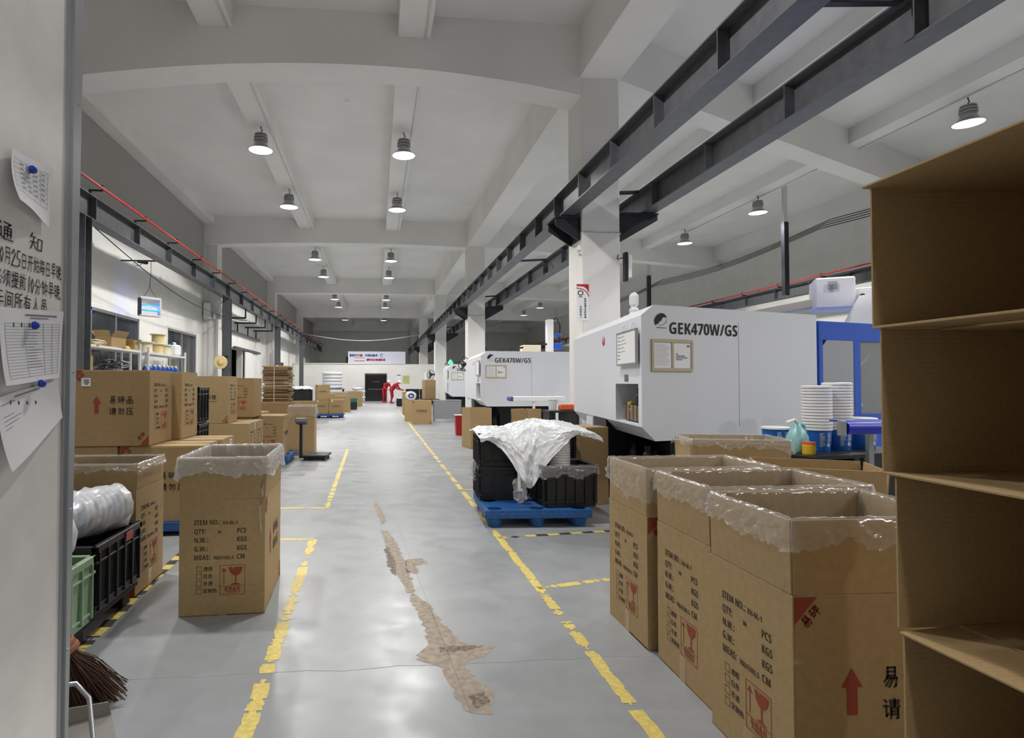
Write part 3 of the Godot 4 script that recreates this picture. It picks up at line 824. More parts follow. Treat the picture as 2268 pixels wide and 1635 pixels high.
# printing on the broad face (0.70 wide)
func print_arrow() -> Array:
	var b := MB.new()
	var r := MB.new()
	var I := Transform3D()
	r.face(PackedVector2Array([Vector2(-0.155, 0.285), Vector2(-0.115, 0.285), Vector2(-0.115, 0.37), Vector2(-0.095, 0.37), Vector2(-0.135, 0.43), Vector2(-0.175, 0.37), Vector2(-0.155, 0.37)]), 0, I)
	for i in 3:
		sign_at(b, ["yi", "sui", "pin"][i], -0.02 + i * 0.078, 0.365, 0.062, 0.0075, I)
		sign_at(b, ["qing", "wu", "ya"][i], -0.02 + i * 0.078, 0.268, 0.062, 0.0075, I)
	for s in [1.0, -1.0]:
		var o := Vector2(-0.345, 0.652) if s > 0 else Vector2(0.345, 0.003)
		r.face(PackedVector2Array([o, o + Vector2(0.085, 0) * s, o + Vector2(0, -0.085) * s]), 0, I)
		var q := Transform3D(Basis(Vector3(0, 0, 1), PI / 4), Vector3(o.x + 0.035 * s, o.y - 0.095 * s, 0) if s > 0 else Vector3(o.x - 0.095, o.y + 0.045, 0))
		for i in 2:
			sign_at(r, ["yi", "sui"][i], 0.004 + i * 0.042, -0.012, 0.036, 0.005, q)
	return [b.mesh(), r.mesh()]

# printing with the maker's name on the broad face
func print_maker() -> Array:
	var b := MB.new()
	var r := MB.new()
	var I := Transform3D()
	var i := 0
	for e in ["hong", "hang", "ke", "ji"]:
		sign_at(b, e, -0.12 + i * 0.078, 0.335, 0.06, 0.009, I)
		i += 1
	b.stroke([Vector2(-0.12, 0.305), Vector2(0.185, 0.305)], 0.006, I)
	var ring := []
	for k in 15:
		var a := -0.6 + 4.6 * k / 14.0
		ring.append(Vector2(-0.175 + 0.034 * cos(a), 0.352 + 0.04 * sin(a)))
	b.stroke(ring, 0.011, I)
	b.stroke([Vector2(-0.19, 0.335), Vector2(-0.165, 0.36), Vector2(-0.15, 0.38)], 0.009, I)
	for s in [1.0, -1.0]:
		var o := Vector2(-0.335, 0.645) if s > 0 else Vector2(0.335, 0.01)
		r.face(PackedVector2Array([o, o + Vector2(0.05, 0) * s, o + Vector2(0, -0.07) * s]), 0, I)
		r.stroke([o + Vector2(0.006, -0.092) * s, o + Vector2(0.07, -0.006) * s], 0.013, I)
	return [b.mesh(), r.mesh()]

var prints := {}
func put_print(p: Node, which: String, face: String, L: float, W: float, H := 0.655) -> void:
	if not prints.has(which):
		prints[which] = print_item() if which == "item" else (print_arrow() if which == "arrow" else print_maker())
	var e := 0.0012
	var turn: float = {"+x": 90.0, "-x": -90.0, "+z": 0.0, "-z": 180.0}[face]
	var off: float = (L if face[1] == "x" else W) * 0.5 + e
	var bs := ry(turn)
	for k in 2:
		var o := part(p, ["black_print", "red_print"][k], prints[which][k], [mats.ink_black, mats.ink_red][k])
		o.set_meta("kind", "stuff")
		o.transform = Transform3D(bs.scaled_local(Vector3(W / 0.47 if face[1] == "x" else L / 0.70, H / 0.655, 1)), bs * Vector3(0, 0, off))

# crumpled clear liner turned down over the rim of a carton
func liner(L: float, W: float, y: float, hem: float, inside: float, sd: int, drift := 0.0) -> ArrayMesh:
	var n := FastNoiseLite.new()
	n.seed = sd
	n.frequency = 1.0
	var per := []
	var cnt := 150
	var tot := 2 * (L + W)
	for k in cnt:
		var s := tot * k / cnt
		var p: Vector2
		var o: Vector2
		if s < L:
			p = Vector2(-L / 2 + s, W / 2)
			o = Vector2(0, 1)
		elif s < L + W:
			p = Vector2(L / 2, W / 2 - (s - L))
			o = Vector2(1, 0)
		elif s < 2 * L + W:
			p = Vector2(L / 2 - (s - L - W), -W / 2)
			o = Vector2(0, -1)
		else:
			p = Vector2(-L / 2, -W / 2 + (s - 2 * L - W))
			o = Vector2(-1, 0)
		per.append([p, o])
	var rows := []
	var prof := []
	for k in 9:
		prof.append([0.017 - 0.001 * k, -hem * (1.0 - k / 9.0) - 0.006])
	prof.append_array([[0.005, 0.006], [-0.006, 0.007]])
	for k in 9:
		prof.append([-0.012 - 0.002 * k, -0.012 - inside * k / 8.0])
	for r in prof.size():
		var row := []
		for k in cnt:
			var p: Vector2 = per[k][0]
			var o: Vector2 = per[k][1]
			var a := TAU * k / cnt
			var q := Vector3(cos(a) * 3.0, sin(a) * 3.0, r * 0.22)
			# slanting creases: ridges of two noises
			var c1 := 1.0 - absf(n.get_noise_3d(q.x * 2.0 + r * 0.06, q.y * 2.0 - r * 0.05, q.z * 0.6)) * 3.0
			var c2 := 1.0 - absf(n.get_noise_3d(q.x * 4.5 - r * 0.1, q.y * 4.5, q.z * 1.1 + 20.0)) * 3.0
			var crease := pow(maxf(c1, 0.0), 2.0) * 0.7 + pow(maxf(c2, 0.0), 2.0) * 0.4
			var hung := clampf(absf(r - 9.5) / 4.0, 0.12, 1.0)
			var off: float = prof[r][0] + crease * 0.016 * hung * (1.0 if prof[r][0] > 0 else -1.6)
			var dy: float = prof[r][1]
			if r < 9:
				dy *= 0.85 + 0.5 * n.get_noise_2d(cos(a) * 1.3 + sd, sin(a) * 1.3) + drift * cos(a)
				dy += n.get_noise_3dv(q * 3.0) * 0.02 * (1.0 - r / 9.0)
			elif r > 10:
				dy *= 0.9 + 0.35 * n.get_noise_2d(cos(a) * 2.0, sin(a) * 2.0 + sd)
			else:
				dy += absf(n.get_noise_3dv(q * 4.0)) * 0.01
			row.append(Vector3(p.x + o.x * off, y + dy, p.y + o.y * off))
		rows.append(row)
	var m := MB.new()
	m.sheet(rows, true)
	return m.mesh()

# open carton with its flaps standing up; narrow faces +-x carry the item print, broad faces +-z the arrow
func open_carton(label: String, at: Vector3, turn: float, o := {}) -> Node3D:
	var L: float = o.get("L", 0.70)
	var W: float = o.get("W", 0.47)
	var H: float = o.get("H", 0.655)
	var F: float = o.get("F", 0.235)
	var T := 0.006
	var kraft: Material = mats[o.get("mat", "kraft")]
	var t := thing("open_carton", label, "carton", at, turn, o.get("group", ""))
	var m := MB.new()
	m.box(Vector3(0, 0.004, 0), Vector3(L, 0.008, W))
	for s in [-1, 1]:
		m.box(Vector3(s * (L - T) / 2, H / 2, 0), Vector3(T, H, W), 0.0012)
		m.box(Vector3(0, H / 2, s * (W - T) / 2), Vector3(L - 2 * T, H, T), 0.0012)
	part(t, "body", m, kraft)
	var lean: float = o.get("lean", 1.5)
	for s in [-1, 1]:
		var a: float = deg_to_rad(lean + rng.randf_range(-1.0, 1.2))
		m = MB.new()
		var bs := Basis(Vector3(0, 0, 1), -s * a)
		m.box(Vector3(s * (L - T) / 2, H + 0.002, 0) + bs * Vector3(0, F / 2, 0), Vector3(T, F - 0.003, W - 0.012), 0.0012, bs)
		part(t, "flap", m, kraft)
		a = deg_to_rad(lean + rng.randf_range(-1.0, 1.2))
		m = MB.new()
		bs = Basis(Vector3(1, 0, 0), s * a)
		m.box(Vector3(0, H + 0.002, s * (W - T) / 2) + bs * Vector3(0, F / 2, 0), Vector3(L - 0.012, F - 0.003, T), 0.0012, bs)
		part(t, "flap", m, kraft)
	if o.get("liner", true):
		var sp := 2.0 * F * sin(deg_to_rad(lean)) * 0.9
		part(t, "liner_bag", liner(L + sp, W + sp, H + F, o.get("hem", 0.13), o.get("inside", 0.4), o.get("seed", 1), o.get("drift", 0.0)), mats.film_dense if o.get("dense", false) else mats.film, "clear plastic liner bag folded over the rim")
	for f in o.get("item", ["+x", "-x"]):
		put_print(t, "item", f, L, W, H)
	for f in o.get("arrow", ["+z", "-z"]):
		put_print(t, "arrow", f, L, W, H)
	m = MB.new()
	m.box(Vector3(-L / 2 - 0.0008, 0.055, 0), Vector3(0.001, 0.11, 0.05))
	m.box(Vector3(L / 2 + 0.0008, 0.055, 0), Vector3(0.001, 0.11, 0.05))
	var tp := part(t, "packing_tape", m, mats.tape_clear)
	tp.set_meta("kind", "stuff")
	return t

# taped-up carton
func closed_carton(label: String, at: Vector3, turn: float, o := {}) -> Node3D:
	var L: float = o.get("L", 0.70)
	var W: float = o.get("W", 0.47)
	var H: float = o.get("H", 0.655)
	var kraft: Material = mats[o.get("mat", "kraft")]
	var t := thing("carton", label, "carton", at, turn, o.get("group", ""))
	var m := MB.new()
	m.box(Vector3(0, (H - 0.006) / 2, 0), Vector3(L, H - 0.006, W), 0.004)
	part(t, "body", m, kraft)
	for s in [-1, 1]:
		m = MB.new()
		var lift: float = rng.randf_range(0.0, 0.5) * o.get("lift", 1.0)
		m.box(Vector3(0, H - 0.003 + 0.002 * lift, s * (W / 4 + 0.001)), Vector3(L - 0.002, 0.005, W / 2 - 0.006), 0.0015, Basis(Vector3(1, 0, 0), deg_to_rad(s * lift)))
		part(t, "top_flap", m, kraft)
	m = MB.new()
	m.box(Vector3(0, H + 0.0024, 0), Vector3(L, 0.001, 0.055))
	part(t, "packing_tape", m, mats.tape_clear)
	for f in o.get("item", []):
		put_print(t, "item", f, L, W, H)
	for f in o.get("arrow", []):
		put_print(t, "arrow", f, L, W, H)
	for f in o.get("maker", []):
		put_print(t, "maker", f, L, W, H)
	if o.has("sticker"):
		var e: Array = o.sticker
		m = MB.new()
		var bs := ry({"+x": 90.0, "-x": -90.0, "+z": 0.0, "-z": 180.0}[e[0]])
		m.box(bs * Vector3(e[1], e[2], (L if e[0][1] == "x" else W) / 2 + 0.0012), Vector3(e[3], e[4], 0.001), 0.0, bs)
		var sk := part(t, "paper_label", m, mats.paper)
		m = MB.new()
		for k in 4:
			m.box(bs * Vector3(e[1] + 0.004, e[2] + e[4] * (0.28 - 0.17 * k), (L if e[0][1] == "x" else W) / 2 + 0.0022), Vector3(e[3] * [0.7, 0.5, 0.7, 0.4][k], e[4] * 0.08, 0.0004), 0.0, bs)
		part(sk, "label_print", m, mats.ink_dark).set_meta("kind", "stuff")
	return t

# plastic stacking crate, open on top
func crate(label: String, at: Vector3, turn: float, mat: Material, L := 0.6, W := 0.4, H := 0.33, group := "") -> Node3D:
	var t := thing("stacking_crate", label, "crate", at, turn, group)
	var m := MB.new()
	var a := 0.93
	var T := 0.012
	# tapered walls
	for s in [-1, 1]:
		m.hexa([Vector3(s * L * a / 2, 0.01, -W * a / 2), Vector3(s * (L * a / 2 - T), 0.01, -W * a / 2), Vector3(s * (L * a / 2 - T), 0.01, W * a / 2), Vector3(s * L * a / 2, 0.01, W * a / 2), Vector3(s * L * 0.97 / 2, H - 0.02, -W * 0.97 / 2), Vector3(s * (L * 0.97 / 2 - T), H - 0.02, -W * 0.97 / 2), Vector3(s * (L * 0.97 / 2 - T), H - 0.02, W * 0.97 / 2), Vector3(s * L * 0.97 / 2, H - 0.02, W * 0.97 / 2)])
		m.hexa([Vector3(-L * a / 2, 0.01, s * W * a / 2), Vector3(L * a / 2, 0.01, s * W * a / 2), Vector3(L * a / 2, 0.01, s * (W * a / 2 - T)), Vector3(-L * a / 2, 0.01, s * (W * a / 2 - T)), Vector3(-L * 0.97 / 2, H - 0.02, s * W * 0.97 / 2), Vector3(L * 0.97 / 2, H - 0.02, s * W * 0.97 / 2), Vector3(L * 0.97 / 2, H - 0.02, s * (W * 0.97 / 2 - T)), Vector3(-L * 0.97 / 2, H - 0.02, s * (W * 0.97 / 2 - T))])
	m.box(Vector3(0, 0.012, 0), Vector3(L * a, 0.024, W * a), 0.004)
	part(t, "body", m, mat)
	m = MB.new()
	for s in [-1, 1]:
		m.box(Vector3(s * L / 2 - s * 0.012, H - 0.02, 0), Vector3(0.028, 0.04, W + 0.004), 0.004)
		m.box(Vector3(0, H - 0.02, s * W / 2 - s * 0.012), Vector3(L + 0.004, 0.04, 0.028), 0.004)
	part(t, "rim", m, mat)
	m = MB.new()
	for y in [0.05, H - 0.085]:
		var g: float = a + (0.97 - a) * y / H
		for s in [-1, 1]:
			m.box(Vector3(s * (L * g / 2 + 0.006), y, 0), Vector3(0.014, 0.012, W * g + 0.02), 0.002)
			m.box(Vector3(0, y, s * (W * g / 2 + 0.006)), Vector3(L * g + 0.02, 0.012, 0.014), 0.002)
	part(t, "band", m, mat).set_meta("kind", "stuff")
	var rm := MB.new()
	rm.box(Vector3.ZERO, Vector3(0.012, H - 0.06, 0.018), 0.002)
	var rme := rm.mesh()
	for s in [-1, 1]:
		for k in 6:
			var o := part(t, "rib", rme, mat)
			o.position = Vector3(-L * 0.44 + L * 0.88 * k / 5.0, H / 2 - 0.005, s * (W * 0.477 + 0.008))
		for k in 4:
			var o := part(t, "rib", rme, mat)
			o.position = Vector3(s * (L * 0.477 + 0.008), H / 2 - 0.005, -W * 0.42 + W * 0.84 * k / 3.0)
			o.rotation_degrees.y = 90
	return t

# nine-foot plastic pallet with sockets in its deck
func pallet(label: String, at: Vector3, turn: float, L: float, W: float, H: float, group := "") -> Node3D:
	var t := thing("plastic_pallet", label, "pallet", at, turn, group)
	var deck := CSGCombiner3D.new()
	deck.name = "deck"
	t.add_child(deck)
	var b := CSGBox3D.new()
	b.size = Vector3(L, 0.045, W)
	b.position = Vector3(0, H - 0.0225, 0)
	b.material = mats.pallet_blue
	deck.add_child(b)
	for i in 3:
		for j in 3:
			var c := CSGCylinder3D.new()
			c.radius = 0.068
			c.height = 0.2
			c.sides = 24
			c.material = mats.pallet_blue
			c.operation = CSGShape3D.OPERATION_SUBTRACTION
			c.position = Vector3((i - 1) * (L / 2 - 0.1), H, (j - 1) * (W / 2 - 0.1))
			deck.add_child(c)
	var m := MB.new()
	for s in [-1, 1]:
		m.box(Vector3(s * (L / 2 - 0.012), H - 0.05, 0), Vector3(0.026, 0.05, W), 0.006)
		m.box(Vector3(0, H - 0.05, s * (W / 2 - 0.012)), Vector3(L, 0.05, 0.026), 0.006)
	part(t, "edge", m, mats.pallet_blue)
	var f := MB.new()
	f.lathe([Vector2(0.072, H - 0.044), Vector2(0.085, H - 0.044), Vector2(0.066, 0.0), Vector2(0.0, 0.0), Vector2(0.0, 0.008), Vector2(0.055, 0.01), Vector2(0.07, H - 0.05)], 20)
	var fm := f.mesh()
	for i in 3:
		for j in 3:
			var o := part(t, "foot", fm, mats.pallet_blue)
			o.position = Vector3((i - 1) * (L / 2 - 0.1), 0, (j - 1) * (W / 2 - 0.1))
	return t

# ---- entrance panel at the near end of the aisle: plane x = -0.9, facing the aisle
func build_entrance_panel() -> void:
	var m := MB.new()
	var lean := func(x0: float, x1: float, d0: float, d1: float, mm: MB) -> void:
		mm.hexa([V(x0, 0, d0), V(x1, 0, d0), V(x1, 0, d1 - 0.02), V(x0, 0, d1 - 0.02), V(x0, 3.2, d0), V(x1, 3.2, d0), V(x1, 3.2, d1 + 0.028), V(x0, 3.2, d1 + 0.028)])
	lean.call(-0.98, -0.9, -0.1, 1.815, m)
	var t := thing("door_2", "pale grey sliding door panel covered with notices and handwriting", "door", Vector3.ZERO, 0, "", "structure")
	part(t, "panel", m, mats.panel_paint)
	m = MB.new()
	lean.call(-0.985, -0.885, 1.80, 1.834, m)
	lean.call(-0.903, -0.893, 1.785, 1.834, m)
	part(t, "edge_profile", m, mats.aluminium)
	var sm := MB.new()
	sm.lathe([Vector2(0, 0.003), Vector2(0.004, 0.002), Vector2(0.005, 0)], 10, Transform3D(Basis(Vector3(0, 0, 1), -PI / 2), Vector3.ZERO))
	var sme := sm.mesh()
	for y in [0.55, 0.95, 1.35, 1.75, 2.15]:
		var o := part(t, "screw", sme, mats.aluminium)
		o.position = V(-0.885, y, 1.798 + 0.015 * y)
	# handwriting: u runs away from the viewer along the panel
	var xf := Transform3D(Basis(Vector3(0, 0, -1), Vector3.UP, Vector3(1, 0, 0)), Vector3(-0.8985, 0, 0))
	m = MB.new()
	var rows := [[1.488, 1.668, 0.045, ["tong", "", "zhi1"], 0.065], [1.478, 1.612, 0.04, ["1", "0", "yue", "2", "5", "ri", "kai", "shi", "mei", "ri", "zao", "wan"], 0.0275], [1.478, 1.556, 0.04, ["bi", "xu", "ti", "qian", "1", "0", "fen", "zhong", "zao", "wan"], 0.032], [1.48, 1.503, 0.043, ["che", "jian", "suo", "you", "ren", "yuan"], 0.038]]
	for r in rows:
		var u: float = r[0]
		for g in r[3]:
			if g == "1":
				m.stroke([Vector2(u + 0.012, r[1] + r[2]), Vector2(u + 0.008, r[1])], 0.0032, xf)
				u += 0.016
				continue
			elif g == "0":
				m.stroke([Vector2(u + 0.008, r[1]), Vector2(u + 0.002, r[1] + r[2] * 0.5), Vector2(u + 0.009, r[1] + r[2] * 0.9), Vector2(u + 0.014, r[1] + r[2] * 0.5), Vector2(u + 0.008, r[1])], 0.0032, xf)
				u += 0.02
				continue
			elif g == "2":
				m.stroke([Vector2(u, r[1] + r[2] * 0.7), Vector2(u + 0.008, r[1] + r[2]), Vector2(u + 0.014, r[1] + r[2] * 0.7), Vector2(u, r[1]), Vector2(u + 0.016, r[1])], 0.0032, xf)
				u += 0.02
				continue
			elif g == "5":
				m.stroke([Vector2(u + 0.015, r[1] + r[2]), Vector2(u + 0.004, r[1] + r[2]), Vector2(u + 0.002, r[1] + r[2] * 0.55), Vector2(u + 0.014, r[1] + r[2] * 0.45), Vector2(u + 0.012, r[1] + 0.004), Vector2(u, r[1])], 0.0032, xf)
				u += 0.02
				continue
			elif g != "":
				sign_at(m, g, u / (r[4] * 0.86 / r[2]), r[1], r[2], 0.0034, xf * Transform3D(Basis().scaled(Vector3(r[4] * 0.86 / r[2], 1, 1)), Vector3.ZERO), 0.0, 0.03)
			u += r[4]
	var hw := part(t, "handwriting", m, mats.ink_dark, "black handwritten notice in Chinese characters")
	hw.set_meta("kind", "stuff")
	# three notices, each a curled sheet hung from a round magnet
	var notes := [["printed table notice pinned highest on the door panel under a blue magnet", [[1.512, 1.895], [1.69, 1.91], [1.69, 1.745], [1.506, 1.765]], 1.601, 1.872, 0.035],
		["printed form pinned below the handwriting on the door panel", [[1.475, 1.500], [1.758, 1.522], [1.758, 1.335], [1.49, 1.312]], 1.616, 1.469, 0.02],
		["blank looking form pinned lowest on the door panel with its corner curling", [[1.470, 1.283], [1.735, 1.326], [1.775, 1.221], [1.502, 1.106]], 1.643, 1.318, 0.03]]
	var k := 0
	for e in notes:
		var c: Array = e[1]
		var g := []
		for i in 13:
			var row := []
			for j in 13:
				var u := j / 12.0
				var v := i / 12.0
				var top := Vector2(c[0][0], c[0][1]).lerp(Vector2(c[1][0], c[1][1]), u)
				var bot := Vector2(c[3][0], c[3][1]).lerp(Vector2(c[2][0], c[2][1]), u)
				var p := top.lerp(bot, v)
				var out: float = 0.004 + e[4] * pow(v, 2.2) * (0.55 + 0.45 * cos(u * 2.6)) + 0.012 * pow(absf(u - 0.5) * 2.0, 2.0) * (1.0 - v)
				row.append(Vector3(-0.9 + out, p.y, -p.x))
			g.append(row)
		t = thing("paper_notice", e[0], "paper", Vector3.ZERO, 0, "notices on the door panel")
		m = MB.new()
		m.sheet(g)
		part(t, "sheet", m, mats.paper)
		# printed rules follow the sheet
		var at := func(u: float, v: float) -> Vector3:
			var fi := v * 12.0
			var fj := u * 12.0
			var i := mini(int(fi), 11)
			var j := mini(int(fj), 11)
			var a: Vector3 = g[i][j].lerp(g[i][j + 1], fj - j)
			var b: Vector3 = g[i + 1][j].lerp(g[i + 1][j + 1], fj - j)
			return a.lerp(b, fi - i) + Vector3(0.0008, 0, 0)
		m = MB.new()
		var line := func(u0: float, v0: float, u1: float, v1: float, w: float, mm: MB) -> void:
			var n := 6
			for s in n:
				var ua := lerpf(u0, u1, s / float(n))
				var va := lerpf(v0, v1, s / float(n))
				var ub := lerpf(u0, u1, (s + 1) / float(n))
				var vb := lerpf(v0, v1, (s + 1) / float(n))
				var du := w if absf(u1 - u0) < absf(v1 - v0) else 0.0
				var dv := 0.0 if du > 0.0 else w
				mm.quad(at.call(ua, va), at.call(ub, vb), at.call(minf(ub + du, 1.0), minf(vb + dv, 1.0)), at.call(minf(ua + du, 1.0), minf(va + dv, 1.0)))
		if k == 0:
			for r in 8:
				line.call(0.08, 0.14 + r * 0.085, 0.92, 0.14 + r * 0.085, 0.005, m)
			for cc in 6:
				line.call(0.08 + cc * 0.168, 0.14, 0.08 + cc * 0.168, 0.735, 0.005, m)
			for r in 6:
				for cc in 4:
					line.call(0.27 + cc * 0.168, 0.18 + r * 0.085, 0.36 + cc * 0.168, 0.18 + r * 0.085, 0.016, m)
		elif k == 1:
			line.call(0.42, 0.07, 0.9, 0.07, 0.022, m)
			line.call(0.5, 0.115, 0.78, 0.115, 0.014, m)
			for r in 19:
				line.call(0.08, 0.2 + r * 0.04, 0.95, 0.2 + r * 0.04, 0.0045, m)
			for cc in 5:
				line.call(0.08 + [0, 0.32, 0.62, 0.76, 0.87][cc], 0.2, 0.08 + [0, 0.32, 0.62, 0.76, 0.87][cc], 0.92, 0.0045, m)
			for r in 15:
				line.call(0.42, 0.235 + r * 0.04, 0.42 + rng.randf_range(0.12, 0.26), 0.235 + r * 0.04, 0.009, m)
		else:
			line.call(0.3, 0.06, 0.72, 0.06, 0.02, m)
			line.call(0.06, 0.12, 0.3, 0.12, 0.01, m)
			for r in 4:
				line.call(0.08, 0.3 + r * 0.06, 0.08 + [0.18, 0.3, 0.24, 0.12][r], 0.3 + r * 0.06, 0.007, m)
		part(t, "printing", m, mats.print_grey).set_meta("kind", "stuff")
		if k > 0:
			m = MB.new()
			for s in 4:
				var uu := 0.22 + s * 0.13
				line.call(uu, 0.19 if k == 1 else 0.1 + 0.06 * s, uu, 0.25 if k == 1 else 0.16 + 0.06 * s, 0.018, m)
			part(t, "punch_slots", m, mats.ink_dark).set_meta("kind", "stuff")
		m = MB.new()
		m.lathe([Vector2(0.0, 0.015), Vector2(0.006, 0.0138), Vector2(0.0095, 0.010), Vector2(0.0108, 0.005), Vector2(0.010, 0.0)], 16, Transform3D(Basis(Vector3(0, 0, 1), -PI / 2), Vector3.ZERO), true)
		var mu: float = e[2]
		var mv: float = e[3]
		solo("magnet", m, mats.magnet_blue, ["round blue magnet on the highest table notice", "round blue magnet in the middle of the printed form", "round blue magnet above the curling lowest form"][k], "magnet", Vector3(-0.891 + 0.004 * k, mv, -mu), 0, "blue magnets on the door panel")
		k += 1

# ---- floor markings and worn spots
func tape_line(label: String, a: Vector2, b: Vector2, w: float, wear: float, hazard := false) -> void:
	var t := thing("floor_tape", label, "floor tape", Vector3.ZERO)
	var d := (b - a).normalized()
	var nrm := Vector2(-d.y, d.x)
	var L := a.distance_to(b)
	var y := MB.new()
	var k := MB.new()
	var n := FastNoiseLite.new()
	n.seed = int(L * 97) + 5
	n.frequency = 1.0
	var s := 0.0
	var flip := false
	var run := 0.0
	while s < L:
		var step := 0.018 if s < 8.0 else 0.06
		var e := minf(s + step, L)
		var gone := n.get_noise_1d(s * 3.1) + 0.6 * n.get_noise_1d(s * 11.0 + 70.0)
		if gone > -wear:
			var near := clampf((gone + wear) * 4.0, 0.12, 1.0)
			var q := []
			var p := []
			for z in [[s, 1.0], [e, 1.0], [e, -1.0], [s, -1.0]]:
				var chip := maxf(0.0, n.get_noise_1d(z[0] * 26.0 + 31.0 * z[1]) + 0.5 * n.get_noise_1d(z[0] * 70.0 - 9.0 * z[1]) - wear * 0.5 - 0.12)
				var h: float = w * 0.5 * near * (1.0 - 0.9 * minf(chip, 0.9))
				var v: Vector2 = a + d * z[0] + nrm * (z[1] * h + w * 0.12 * n.get_noise_1d(z[0] * 5.0))
				p.append(v)
				q.append(V(v.x, 0.0012, v.y))
			var mm := y
			if hazard:
				run += e - s
				if run > 0.1:
					run = 0.0
					flip = not flip
				mm = k if flip else y
			mm.oquad(q[0], q[1], q[2], q[3], V(p[0].x, -1, p[0].y))
		s = e
	part(t, "yellow_strip", y, mats.tape_yellow).set_meta("kind", "stuff")
	if hazard:
		part(t, "black_strip", k, mats.tape_black).set_meta("kind", "stuff")

func worn(p: Node, poly: Array, mat: Material, sd: int, y := 0.0008) -> void:
	var pts := PackedVector2Array()
	var n := FastNoiseLite.new()
	n.seed = sd
	n.frequency = 1.0
	for i in poly.size():
		var a: Vector2 = poly[i]
		var b: Vector2 = poly[(i + 1) % poly.size()]
		var c := maxi(2, int(a.distance_to(b) / 0.025))
		for k in c:
			var q := a.lerp(b, k / float(c))
			pts.append(q + Vector2(n.get_noise_2d(q.x * 22, q.y * 22), n.get_noise_2d(q.x * 22 + 50, q.y * 22)) * 0.03)
	var m := MB.new()
	var idx := Geometry2D.triangulate_polygon(pts)
	for i in range(0, idx.size(), 3):
		m.otri(V(pts[idx[i]].x, y, pts[idx[i]].y), V(pts[idx[i + 1]].x, y, pts[idx[i + 1]].y), V(pts[idx[i + 2]].x, y, pts[idx[i + 2]].y), V(pts[idx[i]].x, -5, pts[idx[i]].y))
	part(p, "worn_patch", m, mat)

